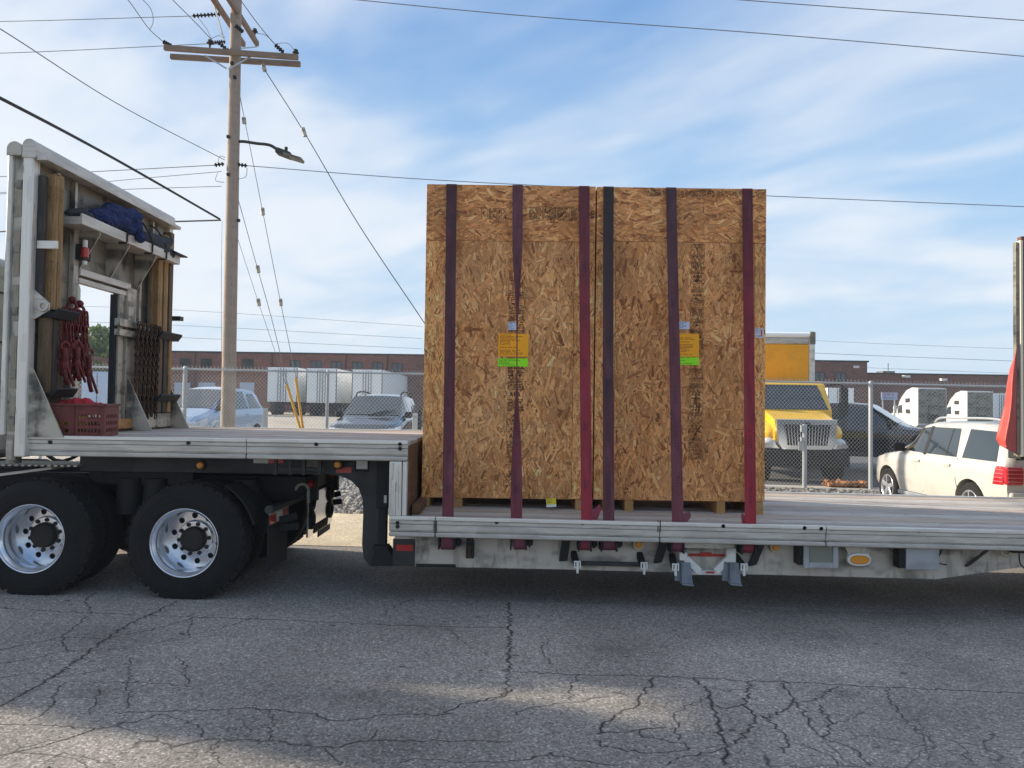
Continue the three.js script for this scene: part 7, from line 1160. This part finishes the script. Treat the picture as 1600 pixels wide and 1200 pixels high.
// ---------------------------------------------------------------- neighbouring tarped trailer at the right edge
{
  const d = 9.6, q = (px, py) => at(px, py, d), a = q(1587, 378), b = q(1587, 712), gx = a.x, gy = groundY(gx, -d), o = thing('tarped_trailer', 'upright grey frame end of a neighbouring trailer with brown panel at the right edge', 'trailer', [gx, gy, -d]), OM = M4().makeTranslation(-gx, -gy, d), m = () => vert(mb(OM));
  const w = (n) => n / FOC * d;
  m().box(a.x, a.x + w(5), b.y, a.y, -d + 0.0, -d - 0.06, 0.006).build('corner_rail', MAT.panel, o);
  m().box(a.x + w(5.6), a.x + w(10), b.y - 0.01, a.y + 0.02, -d + 0.02, -d - 0.08, 0.006).build('corner_rail', std({ color: 0xe6dcc2, roughness: 0.5 }), o);
  m().box(a.x + w(10.5), a.x + 4, b.y + 0.18, a.y + 0.08, -d - 0.02, -d - 0.1).build('side_curtain', std({ map: grime([104, 74, 66], 99, 0.3), roughness: 0.8 }), o);
  const y1 = b.y; m().box(a.x + w(10.5), a.x + 8, y1 - 0.05, y1 + 0.16, -d - 0.05, -d - 0.3, 0.01).build('deck', MAT.dark, o);
  for (const x of [2.6, 3.8]) for (const z of [-0.15]) { const g = new THREE.Group(); g.name = 'wheel'; g.position.set(x, 0.5, z); o.add(g); mb().cyl(V(0, 0, 0.1), V(0, 0, -0.2), 0.5, 0.5, 24).build('tyre', MAT.tyre, g); mb().cyl(V(0, 0, 0.11), V(0, 0, 0), 0.28, 0.28, 18).build('rim', MAT.rim, g); }
  m().box(a.x + 2, a.x + 7, 0.5, y1 - 0.051, -d - 0.12, -d - 0.5).build('chassis', MAT.black, o);
  // red tarp bulging from the rail
  const pts = [], idx = [], uv = [], rows = 26, cols = 12; const L = pw([[0, 1586], [0.1, 1578], [0.3, 1573], [0.55, 1569], [0.85, 1558], [0.93, 1556], [1, 1562]]), Y = (t, s) => lerp(lerp(536, 560, 1 - s), lerp(710, 696, 1 - s), t);
  for (const side of [0, 1]) for (let j = 0; j <= rows; j++) for (let i = 0; i <= cols; i++) { const t = j / rows, s = i / cols, px = lerp(L(t), 1589, s), p = at(px, Y(t, s), d - 0.03 - 0.16 * Math.sin(s * 3.0) * sstep(0, 0.3, t) - 0.05 * Math.sin(s * 9 + t * 4) * t + (side ? 0.05 + 0.35 * Math.sin(s * 3.1) * t : 0)); pts.push(p.x, p.y, p.z); }
  const n = (rows + 1) * (cols + 1), id = (s, j, i) => s * n + j * (cols + 1) + i;
  for (let j = 0; j < rows; j++) for (let i = 0; i < cols; i++) { idx.push(id(0, j, i), id(0, j + 1, i), id(0, j, i + 1), id(0, j, i + 1), id(0, j + 1, i), id(0, j + 1, i + 1)); idx.push(id(1, j, i), id(1, j, i + 1), id(1, j + 1, i), id(1, j, i + 1), id(1, j + 1, i + 1), id(1, j + 1, i)); }
  for (let j = 0; j < rows; j++) for (const i of [0, cols]) idx.push(id(0, j, i), id(1, j, i), id(0, j + 1, i), id(1, j, i), id(1, j + 1, i), id(0, j + 1, i)); for (let i = 0; i < cols; i++) for (const j of [0, rows]) idx.push(id(0, j, i), id(0, j, i + 1), id(1, j, i), id(1, j, i), id(0, j, i + 1), id(1, j, i + 1));
  const g = new THREE.BufferGeometry(); g.setAttribute('position', new THREE.Float32BufferAttribute(pts, 3)); g.setIndex(idx); g.computeVertexNormals();
  const t = mb().add(g).build('red_tarp', phy({ color: 0xb8443a, roughness: 0.5, side: THREE.DoubleSide, transmission: 0.15, thickness: 0 }), null); tag(t, 'faded red vinyl tarp hanging from the frame at the right edge of view', 'tarp'); recenter(t);
}
{ // unseen poplars and a sign, added left of the frame to shade the road
  const poplar = (label, x, z, h, R, seed, blunt = 3) => {
    const r = rng(seed), gy = groundY(x, z), o = thing('added_shade_poplar', label, 'tree', [x, gy, z]), pos = [], col = [];
    mb().cyl(V(0, -0.2, 0), V(0, h * 0.9, 0), 0.2, 0.04, 10).build('trunk', std({ color: 0x4a3a2c, roughness: 1 }), o);
    for (let i = 0; i < 15000; i++) {
      const t = Math.pow(r(), 0.9), rad = R * Math.min(1, 0.55 + t * 2) * (1 - Math.pow(t, blunt) * 0.9) * (0.85 + 0.3 * vnoise(t * 14, seed, 5)), a = r() * 6.3, k = Math.sqrt(r()) * rad, L = 0.12 + 0.12 * r();
      const q = V(Math.cos(a) * k, h * (0.06 + 0.94 * t), Math.sin(a) * k), t1 = V(r() - 0.5, r() - 0.5, r() - 0.5).normalize(), t2 = V(r() - 0.5, r() - 0.5, r() - 0.5).cross(t1).normalize(), g = 0.7 + 0.6 * r();
      const v = [q.clone().addScaledVector(t1, L), q.clone().addScaledVector(t2, L * 0.6), q.clone().addScaledVector(t1, -L), q.clone().addScaledVector(t2, -L * 0.6)]; for (const n of [0, 1, 2, 0, 2, 3]) { pos.push(v[n].x, v[n].y, v[n].z); col.push(g, g, g * 0.8); }
    }
    const g = new THREE.BufferGeometry(); g.setAttribute('position', new THREE.Float32BufferAttribute(pos, 3)); g.setAttribute('color', new THREE.Float32BufferAttribute(col, 3)); g.computeVertexNormals();
    const k = new THREE.Mesh(g, std({ color: 0x53682c, roughness: 0.9, vertexColors: true })); k.name = 'crown'; k.castShadow = k.receiveShadow = true; o.add(k);
  };
  poplar('tall narrow poplar added for shade on the shoulder, outside the frame on the left', -20, -9.1, 10.6, 0.46, 61, 6);
  poplar('shorter narrow poplar added for shade on the shoulder, outside the frame on the left', -19.4, -9.84, 7.6, 0.46, 62, 14);
  const ps = thing('added_shade_sign', 'blank white pylon sign added for shade outside the frame on the left', 'sign', [-20.6, groundY(-20.6, -10.2), -10.2]); mb().box(-0.06, 0.06, 8.5, 9.4, -0.42, 0.5, 0.02).build('sign_board', MAT.whitePaint, ps); mb().cyl(V(0, 0, 0), V(0, 8.51, 0), 0.05, 0.05, 12).build('sign_pole', MAT.galv, ps);  // unseen sign, added so its board shades part of the road
}
{ // grit on the road
  const r = rng(701), g = new THREE.IcosahedronGeometry(1, 0), N = 900, im = new THREE.InstancedMesh(g, std({ color: 0xffffff, roughness: 1 }), N), m = M4(), q = new THREE.Quaternion(), e = new THREE.Euler(), c = new THREE.Color();
  for (let i = 0; i < N; i++) { const x = -6 + 12 * r(), z = -2.6 - 6.2 * r(), s = 0.002 + 0.007 * r() * r() * r(); e.set(r() * 6, r() * 6, r() * 6); m.compose(V(x, groundY(x, z) + 0.012 + s * 0.4, z), q.setFromEuler(e), V(s * 1.3, s * 0.8, s)); im.setMatrixAt(i, m); const k = 0.1 + 0.4 * r(); im.setColorAt(i, c.setRGB(k, k * 0.96, k * 0.9)); }
  im.name = 'grit'; im.castShadow = im.receiveShadow = true; tag(im, 'small loose grit scattered over the cracked road', 'grit', null, 'stuff'); scene.add(im);
}
renderer.render(scene, camera);
